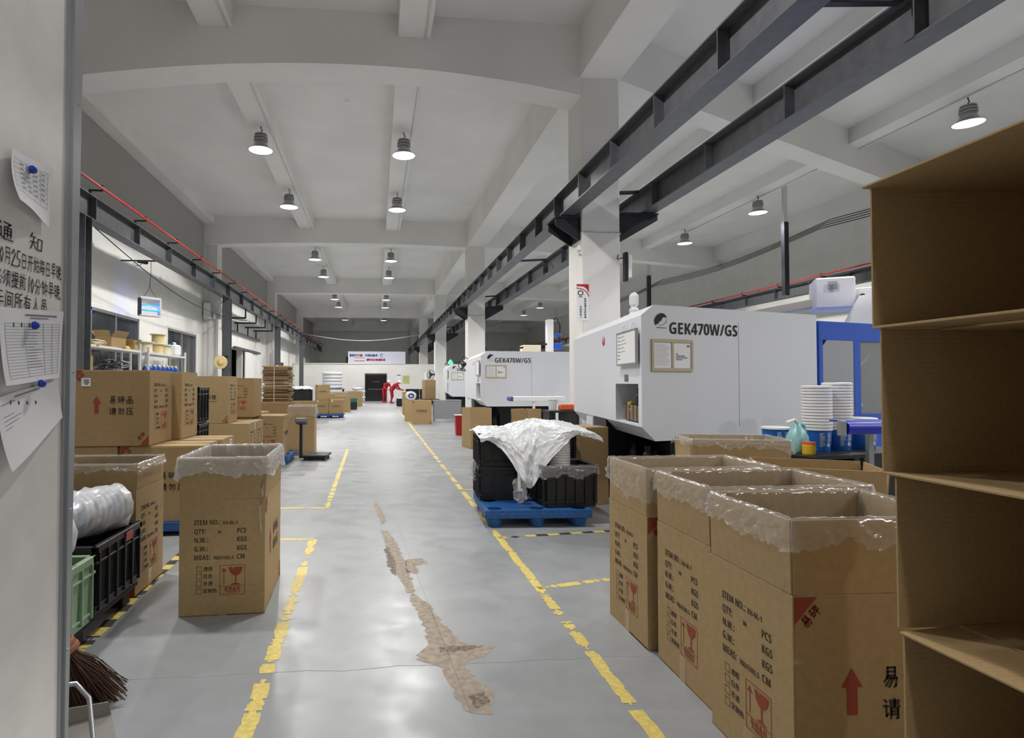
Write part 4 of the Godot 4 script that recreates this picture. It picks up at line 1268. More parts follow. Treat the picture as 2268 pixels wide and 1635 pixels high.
func build_floor_marks() -> void:
	tape_line("long worn yellow tape line on the machine side of the aisle", Vector2(1.045, 2.0), Vector2(1.08, 30.0), 0.062, 0.3)
	tape_line("chipped yellow tape line along the storage side nearest the entrance", Vector2(-0.485, 2.2), Vector2(-0.525, 5.05), 0.07, 0.34)
	tape_line("yellow tape line along the storage side beyond the gap", Vector2(-0.515, 6.3), Vector2(-0.56, 11.8), 0.06, 0.5)
	tape_line("short yellow tape stripe closing the storage bay before the gap", Vector2(-0.52, 5.05), Vector2(-1.45, 5.15), 0.06, 0.55)
	tape_line("short yellow tape stripe opening the storage bay after the gap", Vector2(-0.515, 6.3), Vector2(-1.5, 6.38), 0.06, 0.55)
	tape_line("black and yellow hazard tape under the stacking crates", Vector2(-1.44, 2.6), Vector2(-1.5, 5.0), 0.065, 0.6, true)
	tape_line("black and yellow hazard tape branching off in front of the blue pallet", Vector2(1.04, 4.95), Vector2(2.6, 5.15), 0.06, 0.5, true)
	tape_line("yellow tape branching off toward the lined cartons", Vector2(1.04, 3.72), Vector2(1.95, 3.93), 0.06, 0.45)
	tape_line("thin pale yellow tape beyond the covered pallet", Vector2(1.04, 7.2), Vector2(2.4, 7.4), 0.05, 0.6)
	tape_line("yellow tape stripe beside the red bin", Vector2(1.06, 15.6), Vector2(2.3, 14.9), 0.06, 0.7)
	# bare concrete along the joint in the middle of the aisle
	var f := get_node("floor")
	var mid: Material = mats.bare_concrete
	var dk: Material = mats.bare_concrete_dark
	var w := func(a): return a.map(func(q): return Vector2(q[0], q[1]))
	worn(f, w.call([[0.36, 2.35], [0.46, 2.34], [0.5, 2.5], [0.44, 2.62], [0.42, 2.78], [0.52, 2.83], [0.60, 2.92], [0.44, 2.98], [0.36, 3.25], [0.33, 3.5], [0.24, 3.7], [0.20, 3.68], [0.25, 3.3], [0.27, 3.0], [0.2, 2.88], [0.2, 2.82], [0.3, 2.74]]), mid, 3)
	worn(f, w.call([[0.30, 2.88], [0.46, 2.90], [0.55, 2.93], [0.44, 2.96], [0.32, 2.94]]), dk, 8, 0.0012)
	worn(f, w.call([[0.40, 2.38], [0.48, 2.42], [0.46, 2.5], [0.39, 2.48]]), dk, 9, 0.0012)
	worn(f, w.call([[0.20, 3.72], [0.25, 3.75], [0.22, 4.3], [0.17, 4.9], [0.1, 5.3], [0.05, 5.3], [0.08, 4.8], [0.12, 4.3]]), mid, 4)
	worn(f, w.call([[0.13, 4.05], [0.15, 4.3], [0.1, 4.75], [0.07, 4.7], [0.09, 4.3]]), dk, 10, 0.0012)
	worn(f, w.call([[0.20, 4.1], [0.30, 4.08], [0.29, 4.25], [0.38, 4.3], [0.34, 4.45], [0.22, 4.4]]), mid, 5)
	worn(f, w.call([[-0.04, 4.25], [0.02, 4.1], [0.02, 4.4], [-0.06, 4.45]]), mid, 6)
	worn(f, w.call([[0.05, 5.5], [0.1, 5.6], [0.06, 6.2], [0.0, 6.6], [-0.03, 6.4], [0.02, 5.9]]), mid, 7)
	worn(f, w.call([[0.0, 6.9], [0.09, 7.4], [0.04, 8.2], [-0.05, 8.0], [-0.03, 7.2]]), mid, 11)
	worn(f, w.call([[-0.04, 8.5], [0.06, 9.0], [0.02, 10.5], [-0.06, 12.0], [-0.1, 11.0], [-0.1, 9.2]]), mid, 12)
	worn(f, w.call([[-0.06, 12.5], [0.02, 13.5], [-0.02, 16], [-0.1, 18], [-0.12, 15]]), mid, 13)
	worn(f, w.call([[0.37, 2.06], [0.40, 2.05], [0.41, 2.16], [0.37, 2.15]]), mid, 14)
	worn(f, w.call([[0.41, 2.0], [0.43, 2.0], [0.40, 2.3], [0.385, 2.3]]), mid, 15)
	# saw-cut joints in the slab
	var m := MB.new()
	var cr := FastNoiseLite.new()
	cr.seed = 2
	cr.frequency = 1.0
	for i in 90:
		var x0 := -2.0 + i * 0.05
		m.bar(V(x0, 0.0004, 2.76 + 0.02 * cr.get_noise_1d(x0 * 3.0)), V(x0 + 0.05, 0.0004, 2.76 + 0.02 * cr.get_noise_1d((x0 + 0.05) * 3.0)), 0.0025, 0.0008)
	part(f, "floor_joint", m, M("joint_filler", C(150, 154, 156), 0.6))
	m = MB.new()
	m.bar(V(0.43, 0.0004, 1.5), V(0.0, 0.0004, 9.0), 0.0025, 0.0008)
	part(f, "floor_joint", m, mats.joint_filler)

func bundle(label: String, at: Vector3, turn: float, n: int, r: float) -> void:
	# stacked cups in a clear bag, lying on their side
	var t := thing("bagged_cups", label, "bagged cups", at, turn, "bagged cups in the crates")
	var xf := Transform3D(Basis(Vector3(0, 0, 1), PI / 2), Vector3(0, r, 0))
	var cm := MB.new()
	cm.lathe([Vector2(0, 0.0), Vector2(r * 0.85, 0.002), Vector2(r * 0.95, 0.028), Vector2(r, 0.028), Vector2(r, 0.034), Vector2(r * 0.9, 0.034), Vector2(r * 0.8, 0.006)], 28, xf)
	var me := cm.mesh()
	for i in n:
		var o := part(t, "cup", me, mats.plastic_white if i % 6 != 2 else M("cup_blue", C(150, 190, 232), 0.4))
		o.position = Vector3(0.036 * (n * 0.5 - i), 0, 0)
	var g := []
	var ns := FastNoiseLite.new()
	ns.seed = n
	ns.frequency = 1.0
	var hl := n * 0.036 / 2 + 0.03
	for i in 15:
		var u := -1.0 + 2.0 * i / 14.0
		var row := []
		for j in 28:
			var a := TAU * j / 28
			var rr := r * 1.05 + 0.05 * absf(ns.get_noise_3d(u * 4, cos(a) * 2.5, sin(a) * 2.5))
			if absf(u) > 0.86:
				rr *= 1.0 - pow((absf(u) - 0.86) / 0.14, 2.0) * 0.85
			row.append(Vector3(u * hl, r + sin(a) * rr * (0.97 if sin(a) < 0 else 1.0), cos(a) * rr))
		g.append(row)
	var m := MB.new()
	m.sheet(g, true)
	part(t, "bag", m, mats.bag_white, "crumpled clear bag")

func build_cartons_left() -> void:
	open_carton("open carton with clear liner standing alone on the floor by the chipped tape", V(-0.88, 0, 3.81), -88, {"seed": 3, "hem": 0.16, "drift": 0.35, "inside": 0.45, "lean": 2.5, "dense": true})
	open_carton("open lined carton behind the black crate on hazard tape", V(-1.82, 0, 4.03), 0, {"seed": 5, "F": 0.16, "hem": 0.04, "lean": 1.0})
	# crates with bagged cups beside the entrance panel
	var m := MB.new()
	m.box(V(-1.69, 0.105, 3.12), Vector3(0.5, 0.03, 1.28), 0.004)
	for z in [2.55, 3.12, 3.68]:
		for x in [-1.88, -1.69, -1.52]:
			m.box(V(x, 0.045, z), Vector3(0.09, 0.09, 0.1), 0.004)
	solo("low_pallet", m, mats.black_rubber, "low black pallet under the green and black crates", "pallet")
	crate("grey green stacking crate beside the entrance panel", V(-1.62, 0.121, 2.85), 90, mats.crate_green, 0.58, 0.42, 0.33)
	crate("black stacking crate with a red tag between green crate and carton", V(-1.62, 0.121, 3.46), 90, mats.crate_black, 0.58, 0.4, 0.36)
	m = MB.new()
	m.box(Vector3.ZERO, Vector3(0.003, 0.05, 0.085), 0.001)
	solo("crate_tag", m, M("tag_red", C(196, 92, 92), 0.5), "pale red paper tag on the rim of the black crate", "tag", V(-1.413, 0.44, 3.56))
	bundle("large bag of white and blue cups lying in the black crate", V(-1.61, 0.485, 3.42), 62, 13, 0.115)
	bundle("bag of white and blue cups lying in the green crate", V(-1.60, 0.455, 2.9), 75, 8, 0.115)
	closed_carton("plain low carton behind the bagged cups", V(-2.3, 0, 3.3), 0, {"L": 0.6, "W": 0.7, "H": 0.6})
	# stacked cartons along the storage side
	var g := "cartons stacked on the storage side"
	pallet("dark blue pallet under the first carton stack", V(-2.2, 0, 5.85), 0, 1.5, 1.15, 0.115)
	closed_carton("carton under the wall side of the big labelled carton", V(-2.57, 0.116, 5.56), 0, {"arrow": ["+z"], "group": g})
	closed_carton("carton with arrow print under the tall stacked carton", V(-1.85, 0.116, 5.55), 0, {"arrow": ["+z"], "item": ["+x"], "group": g})
	closed_carton("taped carton behind it on the same dark pallet", V(-1.83, 0.116, 6.10), 0, {"item": ["+x"], "sticker": ["+x", 0.1, 0.58, 0.07, 0.1], "group": g})
	closed_carton("big carton with red arrow and white shipping label on top of the stack", V(-2.265, 0.775, 5.58), 0, {"L": 0.63, "W": 0.56, "H": 0.655, "arrow": ["+z"], "item": ["+x"], "sticker": ["+z", -0.21, 0.55, 0.075, 0.07], "mat": "kraft_dark", "group": g})
	closed_carton("carton hidden behind the labelled top carton", V(-2.2, 0.775, 6.14), 0, {"L": 0.66, "W": 0.5, "H": 0.65, "arrow": [], "item": ["+x"], "group": g})
	for k in 3:
		crate(["lowest black crate in the stack between cartons", "middle black crate in the stack between cartons", "topmost black crate in the stack between cartons"][k], V(-2.3, 0.0 + 0.425 * k, 7.1), 0, mats.crate_black, 0.6, 0.42, 0.42, "black crates stacked between cartons")
	pallet("blue pallet under the maker printed cartons", V(-2.05, 0, 8.45), 0, 1.1, 1.1, 0.12)
	closed_carton("carton with the maker name under the upper printed cartons", V(-2.03, 0.121, 8.27), 0, {"maker": ["+z"], "item": ["+x"], "sticker": ["+x", 0.14, 0.6, 0.05, 0.08], "group": g})
	closed_carton("carton behind the lower maker printed carton", V(-2.03, 0.121, 8.76), 0, {"item": ["+x"], "group": g})
	closed_carton("upper carton with maker name and red corner marks", V(-2.28, 0.777, 8.28), 0, {"L": 0.66, "W": 0.47, "H": 0.63, "maker": ["+z"], "item": ["+x"], "group": g})
	pallet("blue pallet under the carton beside the weighing scale", V(-1.85, 0, 10.1), 0, 0.9, 1.0, 0.13)
	closed_carton("carton with printed weights standing beside the scale", V(-1.72, 0.131, 9.98), -90, {"item": ["+x"], "maker": ["-z"], "mat": "kraft_dark", "group": g})
	closed_carton("second carton on the pallet beside the scale", V(-2.2, 0.131, 9.98), -90, {"item": ["+x"], "group": g})
	closed_carton("brown carton stacked above, set behind the maker carton", V(-2.1, 0.792, 9.55), -90, {"L": 0.6, "W": 0.47, "H": 0.6, "item": ["+x"], "mat": "kraft_dark", "group": g})
	closed_carton("low pale carton in front of the flattened cardboard", V(-2.55, 0.0, 11.5), -4, {"L": 0.9, "W": 0.55, "H": 0.77, "group": g})
	open_carton("open carton beside the flattened cardboard stack", V(-2.1, 0, 13.2), -8, {"L": 0.75, "W": 0.5, "liner": false, "item": [], "arrow": [], "lean": 4.0, "mat": "kraft_dark"})
	open_carton("open carton with white sheet hanging over the scale", V(-1.38, 0, 11.35), -88, {"L": 0.6, "W": 0.47, "seed": 8, "item": [], "arrow": ["+z"], "hem": 0.2, "lean": 2.0})
	# flattened cardboard, a tall tied stack
	var y := 0.0
	pallet("pallet under the tied stack of flattened cardboard", V(-2.4, 0, 14.8), 0, 0.9, 0.9, 0.13)
	var t := thing("flattened_cardboard_stack", "tall tied stack of flattened brown cardboard", "cardboard", V(-2.4, 0.131, 14.8))
	while y < 1.56:
		var h := rng.randf_range(0.016, 0.04)
		m = MB.new()
		m.box(Vector3(rng.randf_range(-0.025, 0.025), y + h / 2, rng.randf_range(-0.03, 0.03)), Vector3(0.62 + rng.randf_range(-0.05, 0.05), h - 0.004, 0.75), 0.002, ry(rng.randf_range(-3, 3)))
		part(t, "cardboard_bundle", m, M("kraft_old", C(134, 108, 76), 0.85) if rng.randf() < 0.85 else mats.kraft_dark)
		y += h
	m = MB.new()
	m.tube([Vector3(-0.04, 0, 0.415), Vector3(-0.035, 1.55, 0.415), Vector3(0, y + 0.01, 0.3), Vector3(0, y + 0.01, -0.3)], 0.007, 5)
	part(t, "string", m, mats.plastic_cream)
	# platform scale
	t = thing("platform_scale", "black platform weighing scale with a display post", "scale", V(-1.02, 0, 10.35), -6)
	m = MB.new()
	m.box(Vector3(0, 0.075, 0), Vector3(0.42, 0.035, 0.5), 0.006)
	part(t, "platform", m, mats.machine_dark)
	m = MB.new()
	m.box(Vector3(0, 0.045, 0), Vector3(0.36, 0.03, 0.44), 0.003)
	part(t, "frame", m, mats.machine_black)
	for sx in [-1, 1]:
		for sz in [-1, 1]:
			m = MB.new()
			m.lathe([Vector2(0.022, 0.0), Vector2(0.026, 0.012), Vector2(0.015, 0.03)], 12, Transform3D(Basis(), Vector3(sx * 0.16, 0, sz * 0.2)))
			part(t, "foot", m, mats.black_rubber)
	m = MB.new()
	m.box(Vector3(-0.25, 0.33, 0.1), Vector3(0.05, 0.6, 0.05), 0.004)
	m.box(Vector3(-0.22, 0.045, 0.1), Vector3(0.12, 0.03, 0.07), 0.003)
	part(t, "post", m, mats.steel_dark)
	m = MB.new()
	m.box(Vector3(-0.24, 0.66, 0.12), Vector3(0.2, 0.09, 0.12), 0.015, Basis(Vector3(1, 0, 0), -0.4))
	part(t, "display_head", m, mats.steel_grey)
	# cartons on a pallet further along
	pallet("blue pallet carrying three plain cartons down the aisle", V(-1.76, 0, 22.7), 0, 1.08, 1.0, 0.15)
	var cc := closed_carton("plain carton on the far pallet next to its twin", V(-2.02, 0.151, 22.55), 0, {"L": 0.52, "W": 0.5, "H": 0.53, "maker": ["+z"], "sticker": ["+z", -0.15, 0.48, 0.07, 0.05], "group": "plain cartons on the far pallet", "mat": "kraft_dark"})
	copy(cc, "carton", V(-1.49, 0.151, 22.55), 0, "plain carton on the far pallet facing the aisle")
	closed_carton("single carton standing on top of the far pallet load", V(-2.02, 0.681, 22.6), 12, {"L": 0.5, "W": 0.5, "H": 0.56, "maker": ["+z"], "mat": "kraft"})
	for k in 2:
		crate(["dark crate below another behind the far cartons", "dark crate filled with white film behind the far cartons"][k], V(-2.4, 0.0 + 0.56 * k, 19.3), 0, mats.crate_black, 0.66, 0.5, 0.555)
	m = MB.new()
	var gg := []
	var ns := FastNoiseLite.new()
	ns.seed = 4
	ns.frequency = 1.0
	for i in 13:
		var row := []
		for j in 13:
			var u := i / 6.0 - 1.0
			var v := j / 6.0 - 1.0
			row.append(Vector3(u * 0.36, 0.05 + 0.05 * ns.get_noise_2d(u * 3, v * 3) - 0.08 * pow(maxf(absf(u), absf(v)), 6), v * 0.27))
		gg.append(row)
	m.sheet(gg)
	solo("film_cover", m, mats.white_sheet, "white film heaped over the dark crate", "plastic sheet", V(-2.4, 1.15, 19.3))
	open_carton("wide open carton in front of the far pallet", V(-2.2, 0, 17.0), 5, {"L": 0.95, "W": 0.6, "H": 0.6, "F": 0.2, "liner": false, "item": [], "arrow": [], "lean": 5.0, "mat": "kraft_dark"})

# ---- moulding machines
func fish_logo(m: MB, x: float, y: float, s: float, xf: Transform3D) -> void:
	var a := PackedVector2Array()
	for q in [[0, 4.6], [0.6, 6.6], [2.2, 8.6], [4.6, 9.8], [7.2, 9.7], [9.0, 8.6], [10, 6.9], [8.4, 7.6], [6.8, 7.2], [6.0, 6.2], [5.4, 5.0], [3.9, 4.6], [3.6, 3.4], [2.2, 3.0], [0.9, 2.2]]:
		a.append(Vector2(x + q[0] * s * 0.1, y + q[1] * s * 0.1))
	m.face(a, 0, xf)
	m.stroke([Vector2(x + s, y + s * 0.62), Vector2(x + s * 0.92, y + s * 0.42), Vector2(x + s * 0.7, y + s * 0.28), Vector2(x + s * 0.42, y + s * 0.24)], s * 0.025, xf)
	m.stroke([Vector2(x + s * 0.18, y + s * 0.1), Vector2(x + s * 0.95, y + s * 0.08)], s * 0.03, xf)

func machine(label: String, A: Vector3, uv: Vector3, wv: Vector3, full: bool) -> Node3D:
	var t := thing("moulding_machine", label, "machine", A)
	var UL := 2.3
	var WL := 3.12
	var P := func(u: float, y: float, w: float) -> Vector3:
		return uv * u + wv * w + Vector3.UP * y
	var prof := [[0.0, 0.92], [0.0, 1.93], [0.14, 2.03], [UL, 2.03], [UL, 0.79], [0.15, 0.79]]
	var cen: Vector3 = P.call(UL / 2, 1.4, WL / 2)
	# white cover: front and back, then its long faces
	var m := MB.new()
	for w in [0.0, WL]:
		for i in range(1, prof.size() - 1):
			m.otri(P.call(prof[0][0], prof[0][1], w), P.call(prof[i][0], prof[i][1], w), P.call(prof[i + 1][0], prof[i + 1][1], w), cen)
	for i in range(1, 6):
		var a: Array = prof[i]
		var b: Array = prof[(i + 1) % 6]
		m.oquad(P.call(a[0], a[1], 0.0), P.call(b[0], b[1], 0.0), P.call(b[0], b[1], WL), P.call(a[0], a[1], WL), cen)
	part(t, "cover", m, mats.machine_white)
	# side face on the aisle with a square opening
	m = MB.new()
	var h := [0.10, 0.88, 0.935, 1.31]
	for q in [[0.0, h[0], 0.92, 1.93], [h[1], WL, 0.92, 1.93], [h[0], h[1], h[3], 1.93], [h[0], h[1], 0.92, h[2]]]:
		m.oquad(P.call(0, q[2], q[0]), P.call(0, q[2], q[1]), P.call(0, q[3], q[1]), P.call(0, q[3], q[0]), cen)
	part(t, "side_panel", m, mats.machine_white)
	m = MB.new()
	for q in [[h[2], h[2]], [h[3], h[3]]]:
		m.quad(P.call(0, q[0], h[0]), P.call(0, q[0], h[1]), P.call(0.4, q[0], h[1]), P.call(0.4, q[0], h[0]))
	for w in [h[0], h[1]]:
		m.quad(P.call(0, h[2], w), P.call(0, h[3], w), P.call(0.4, h[3], w), P.call(0.4, h[2], w))
	m.quad(P.call(0.4, h[2], h[0]), P.call(0.4, h[3], h[0]), P.call(0.4, h[3], h[1]), P.call(0.4, h[2], h[1]))
	part(t, "recess", m, mats.machine_white)
	# lubrication unit in the opening
	var bs := Basis(-wv, Vector3.UP, (-wv).cross(Vector3.UP))
	m = MB.new()
	m.box(P.call(0.16, 1.02, 0.5), Vector3(0.5, 0.15, 0.16), 0.008, bs)
	var tank := part(t, "oil_tank", m, mats.reservoir)
	m = MB.new()
	for k in 4:
		m.box(P.call(0.075, 1.02, 0.34 + k * 0.12), Vector3(0.012, 0.15, 0.012), 0.0, bs)
	part(tank, "tank_rib", m, mats.machine_dark).set_meta("kind", "stuff")
	m = MB.new()
	m.lathe([Vector2(0.075, 0.0), Vector2(0.075, 0.1), Vector2(0.06, 0.12), Vector2(0.06, 0.17), Vector2(0.0, 0.17)], 18, Transform3D(Basis(), P.call(0.16, 1.095, 0.36)))
	part(t, "pump_motor", m, mats.machine_black)
	m = MB.new()
	m.tube([P.call(0.16, 1.2, 0.3), P.call(0.14, 1.27, 0.24), P.call(0.18, 1.29, 0.18), P.call(0.3, 1.24, 0.16)], 0.022, 8)
	part(t, "hose", m, mats.machine_black)
	for e in [[0.62, 1.12], [0.55, 1.06]]:
		m = MB.new()
		m.lathe([Vector2(0.028, 0.0), Vector2(0.03, 0.025), Vector2(0.0, 0.035)], 14, Transform3D(Basis(), P.call(0.1, e[1] - 0.02, e[0])))
		part(t, "filler_cap", m, mats.yellow_plastic)
	# frame under the cover
	m = MB.new()
	m.hexa([P.call(0.55, 0, 0.5), P.call(UL, 0, 0.5), P.call(UL, 0, WL - 0.1), P.call(0.55, 0, WL - 0.1), P.call(0.55, 0.79, 0.5), P.call(UL, 0.79, 0.5), P.call(UL, 0.79, WL - 0.1), P.call(0.55, 0.79, WL - 0.1)])
	part(t, "base_frame", m, mats.machine_black)
	m = MB.new()
	m.hexa([P.call(0.1, 0, 1.5), P.call(0.55, 0, 1.5), P.call(0.55, 0, 1.9), P.call(0.1, 0, 1.9), P.call(0.0, 0.92, 1.3), P.call(0.55, 0.79, 1.3), P.call(0.55, 0.79, 1.9), P.call(0.0, 0.92, 1.9)])
	part(t, "leg_cover", m, mats.machine_dark)
	m = MB.new()
	m.hexa([P.call(0.0, 0, 1.95), P.call(0.25, 0, 1.95), P.call(0.25, 0, 2.3), P.call(0.0, 0, 2.3), P.call(0.0, 0.9, 1.95), P.call(0.25, 0.9, 1.95), P.call(0.25, 0.9, 2.3), P.call(0.0, 0.9, 2.3)])
	part(t, "leg_cover", m, mats.machine_white)
	var r2 := RandomNumberGenerator.new()
	r2.seed = 12
	for k in 9:
		m = MB.new()
		var u := 0.3 + r2.randf() * 0.22
		var w := 0.45 + r2.randf() * 0.9
		if k % 3 == 0:
			m.lathe([Vector2(0, 0), Vector2(0.05, 0), Vector2(0.05, 0.22), Vector2(0.03, 0.24), Vector2(0.03, 0.3), Vector2(0, 0.3)], 14, Transform3D(Basis(), P.call(u, 0.3 + r2.randf() * 0.15, w)))
		else:
			m.tube([P.call(u, 0.2, w), P.call(u, 0.4 + r2.randf() * 0.2, w + 0.05), P.call(u + 0.1, 0.55, w + 0.2), P.call(u + 0.2, 0.5, w + 0.35)], 0.018, 7)
		part(t, "hydraulic_fitting", m, mats.machine_dark)
	# front lettering, document frame, seam
	var fx := Transform3D(Basis(uv, Vector3.UP, uv.cross(Vector3.UP)), P.call(0, 0, 0) + uv.cross(Vector3.UP) * 0.004)
	m = MB.new()
	type_at(m, "GEK470W/GS", 0.315, 1.735, 0.105, fx, 0, true, 0.96)
	part(t, "model_lettering", m, mats.ink_dark, "bold black lettering GEK470W/GS")
	m = MB.new()
	fish_logo(m, 0.145, 1.81, 0.15, fx)
	part(t, "emblem", m, mats.ink_dark, "black fish shaped emblem")
	m = MB.new()
	m.box(P.call(1.19, 1.4, 0.0) + uv.cross(Vector3.UP) * 0.0005, Vector3(0.004, 1.0, 0.002), 0, fx.basis)
	part(t, "panel_seam", m, mats.print_grey)
	m = MB.new()
	var fo := func(u0: float, u1: float, y0: float, y1: float, th: float, mm: MB, z: float) -> void:
		mm.box(fx * Vector3((u0 + u1) / 2, (y0 + y1) / 2, z), Vector3(u1 - u0, y1 - y0, th), 0.001, fx.basis)
	fo.call(0.11, 0.595, 1.69, 1.72, 0.012, m, 0.006)
	fo.call(0.11, 0.595, 1.425, 1.455, 0.012, m, 0.006)
	for u in [0.11, 0.34, 0.572]:
		fo.call(u, u + 0.024, 1.455, 1.69, 0.012, m, 0.006)
	var fr := part(t, "document_frame", m, mats.tan_frame, "tan double document frame")
	for k in 2:
		m = MB.new()
		fo.call(0.134 + k * 0.23, 0.34 + k * 0.232, 1.455, 1.69, 0.002, m, 0.003)
		part(fr, "document", m, mats.paper)
	m = MB.new()
	for k in 14:
		m.stroke([Vector2(0.15, 1.665 - k * 0.014), Vector2(0.26 + 0.06 * r2.randf(), 1.665 - k * 0.014)], 0.002, fx, 0.0055)
	for k in 4:
		m.stroke([Vector2(0.395, 1.585 - k * 0.017), Vector2(0.395 + [0.02, 0.1, 0.13, 0.07][k], 1.585 - k * 0.017)], 0.009, fx, 0.0055)
	m.stroke([Vector2(0.53, 1.66), Vector2(0.55, 1.66)], 0.02, fx, 0.0055)
	part(fr, "document_print", m, mats.print_grey).set_meta("kind", "stuff")
	# small marks on the side face
	var sx := Transform3D(bs, bs.z * 0.004)
	m = MB.new()
	var vent: Vector3 = P.call(0, 1.37, 0.48)
	for k in 5:
		m.box(vent + Vector3.UP * (0.024 - k * 0.014) + bs.z * 0.002, Vector3(0.13, 0.008, 0.004), 0, bs)
	part(t, "vent_slots", m, mats.machine_dark).set_meta("kind", "stuff")
	m = MB.new()
	var ring := PackedVector2Array()
	for k in 20:
		ring.append(Vector2(-1.38 + 0.052 * cos(TAU * k / 20), 1.79 + 0.052 * sin(TAU * k / 20)))
	m.face(ring, 0, sx)
	part(t, "red_sticker", m, mats.print_red, "round red sticker")
	m = MB.new()
	type_at(m, "8", -1.395, 1.765, 0.05, sx, 0.001, true, 1.0)
	part(t, "sticker_figure", m, mats.paper)
	return t

func whiteboard(label: String, A: Vector3, uv: Vector3, wv: Vector3) -> void:
	var bs := Basis(-wv, Vector3.UP, (-wv).cross(Vector3.UP))
	var o := A + wv * 0.36 + Vector3.UP * 1.655 + bs.z * 0.03
	var t := thing("whiteboard", label, "whiteboard", o, 0.0, "whiteboards hung on the machines")
	var m := MB.new()
	m.box(Vector3.ZERO, Vector3(0.62, 0.3, 0.018), 0.002, bs)
	part(t, "board", m, mats.plastic_white)
	m = MB.new()
	for s in [-1, 1]:
		m.box(bs * Vector3(s * 0.315, 0, 0), Vector3(0.018, 0.33, 0.026), 0.003, bs)
		m.box(bs * Vector3(0, s * 0.155, 0), Vector3(0.63, 0.018, 0.026), 0.003, bs)
	part(t, "frame", m, mats.aluminium)
	m = MB.new()
	for s in [-0.15, 0.15]:
		m.tube([bs * Vector3(s, 0.15, 0.0), bs * Vector3(s, 0.21, -0.005), bs * Vector3(s + 0.01, 0.235, -0.02)], 0.007, 6)
	part(t, "hanger", m, mats.plastic_white).set_meta("kind", "stuff")
	m = MB.new()
	var xf := Transform3D(bs, bs.z * 0.0115)
	for k in 7:
		m.stroke([Vector2(-0.27, 0.115 - k * 0.036), Vector2(-0.2, 0.115 - k * 0.036)], 0.008, xf)
		if k < 5:
			m.stroke([Vector2(-0.17, 0.112 - k * 0.036), Vector2(-0.05 + 0.03 * (k % 3), 0.118 - k * 0.036)], 0.004, xf)
	part(t, "writing", m, mats.print_grey).set_meta("kind", "stuff")

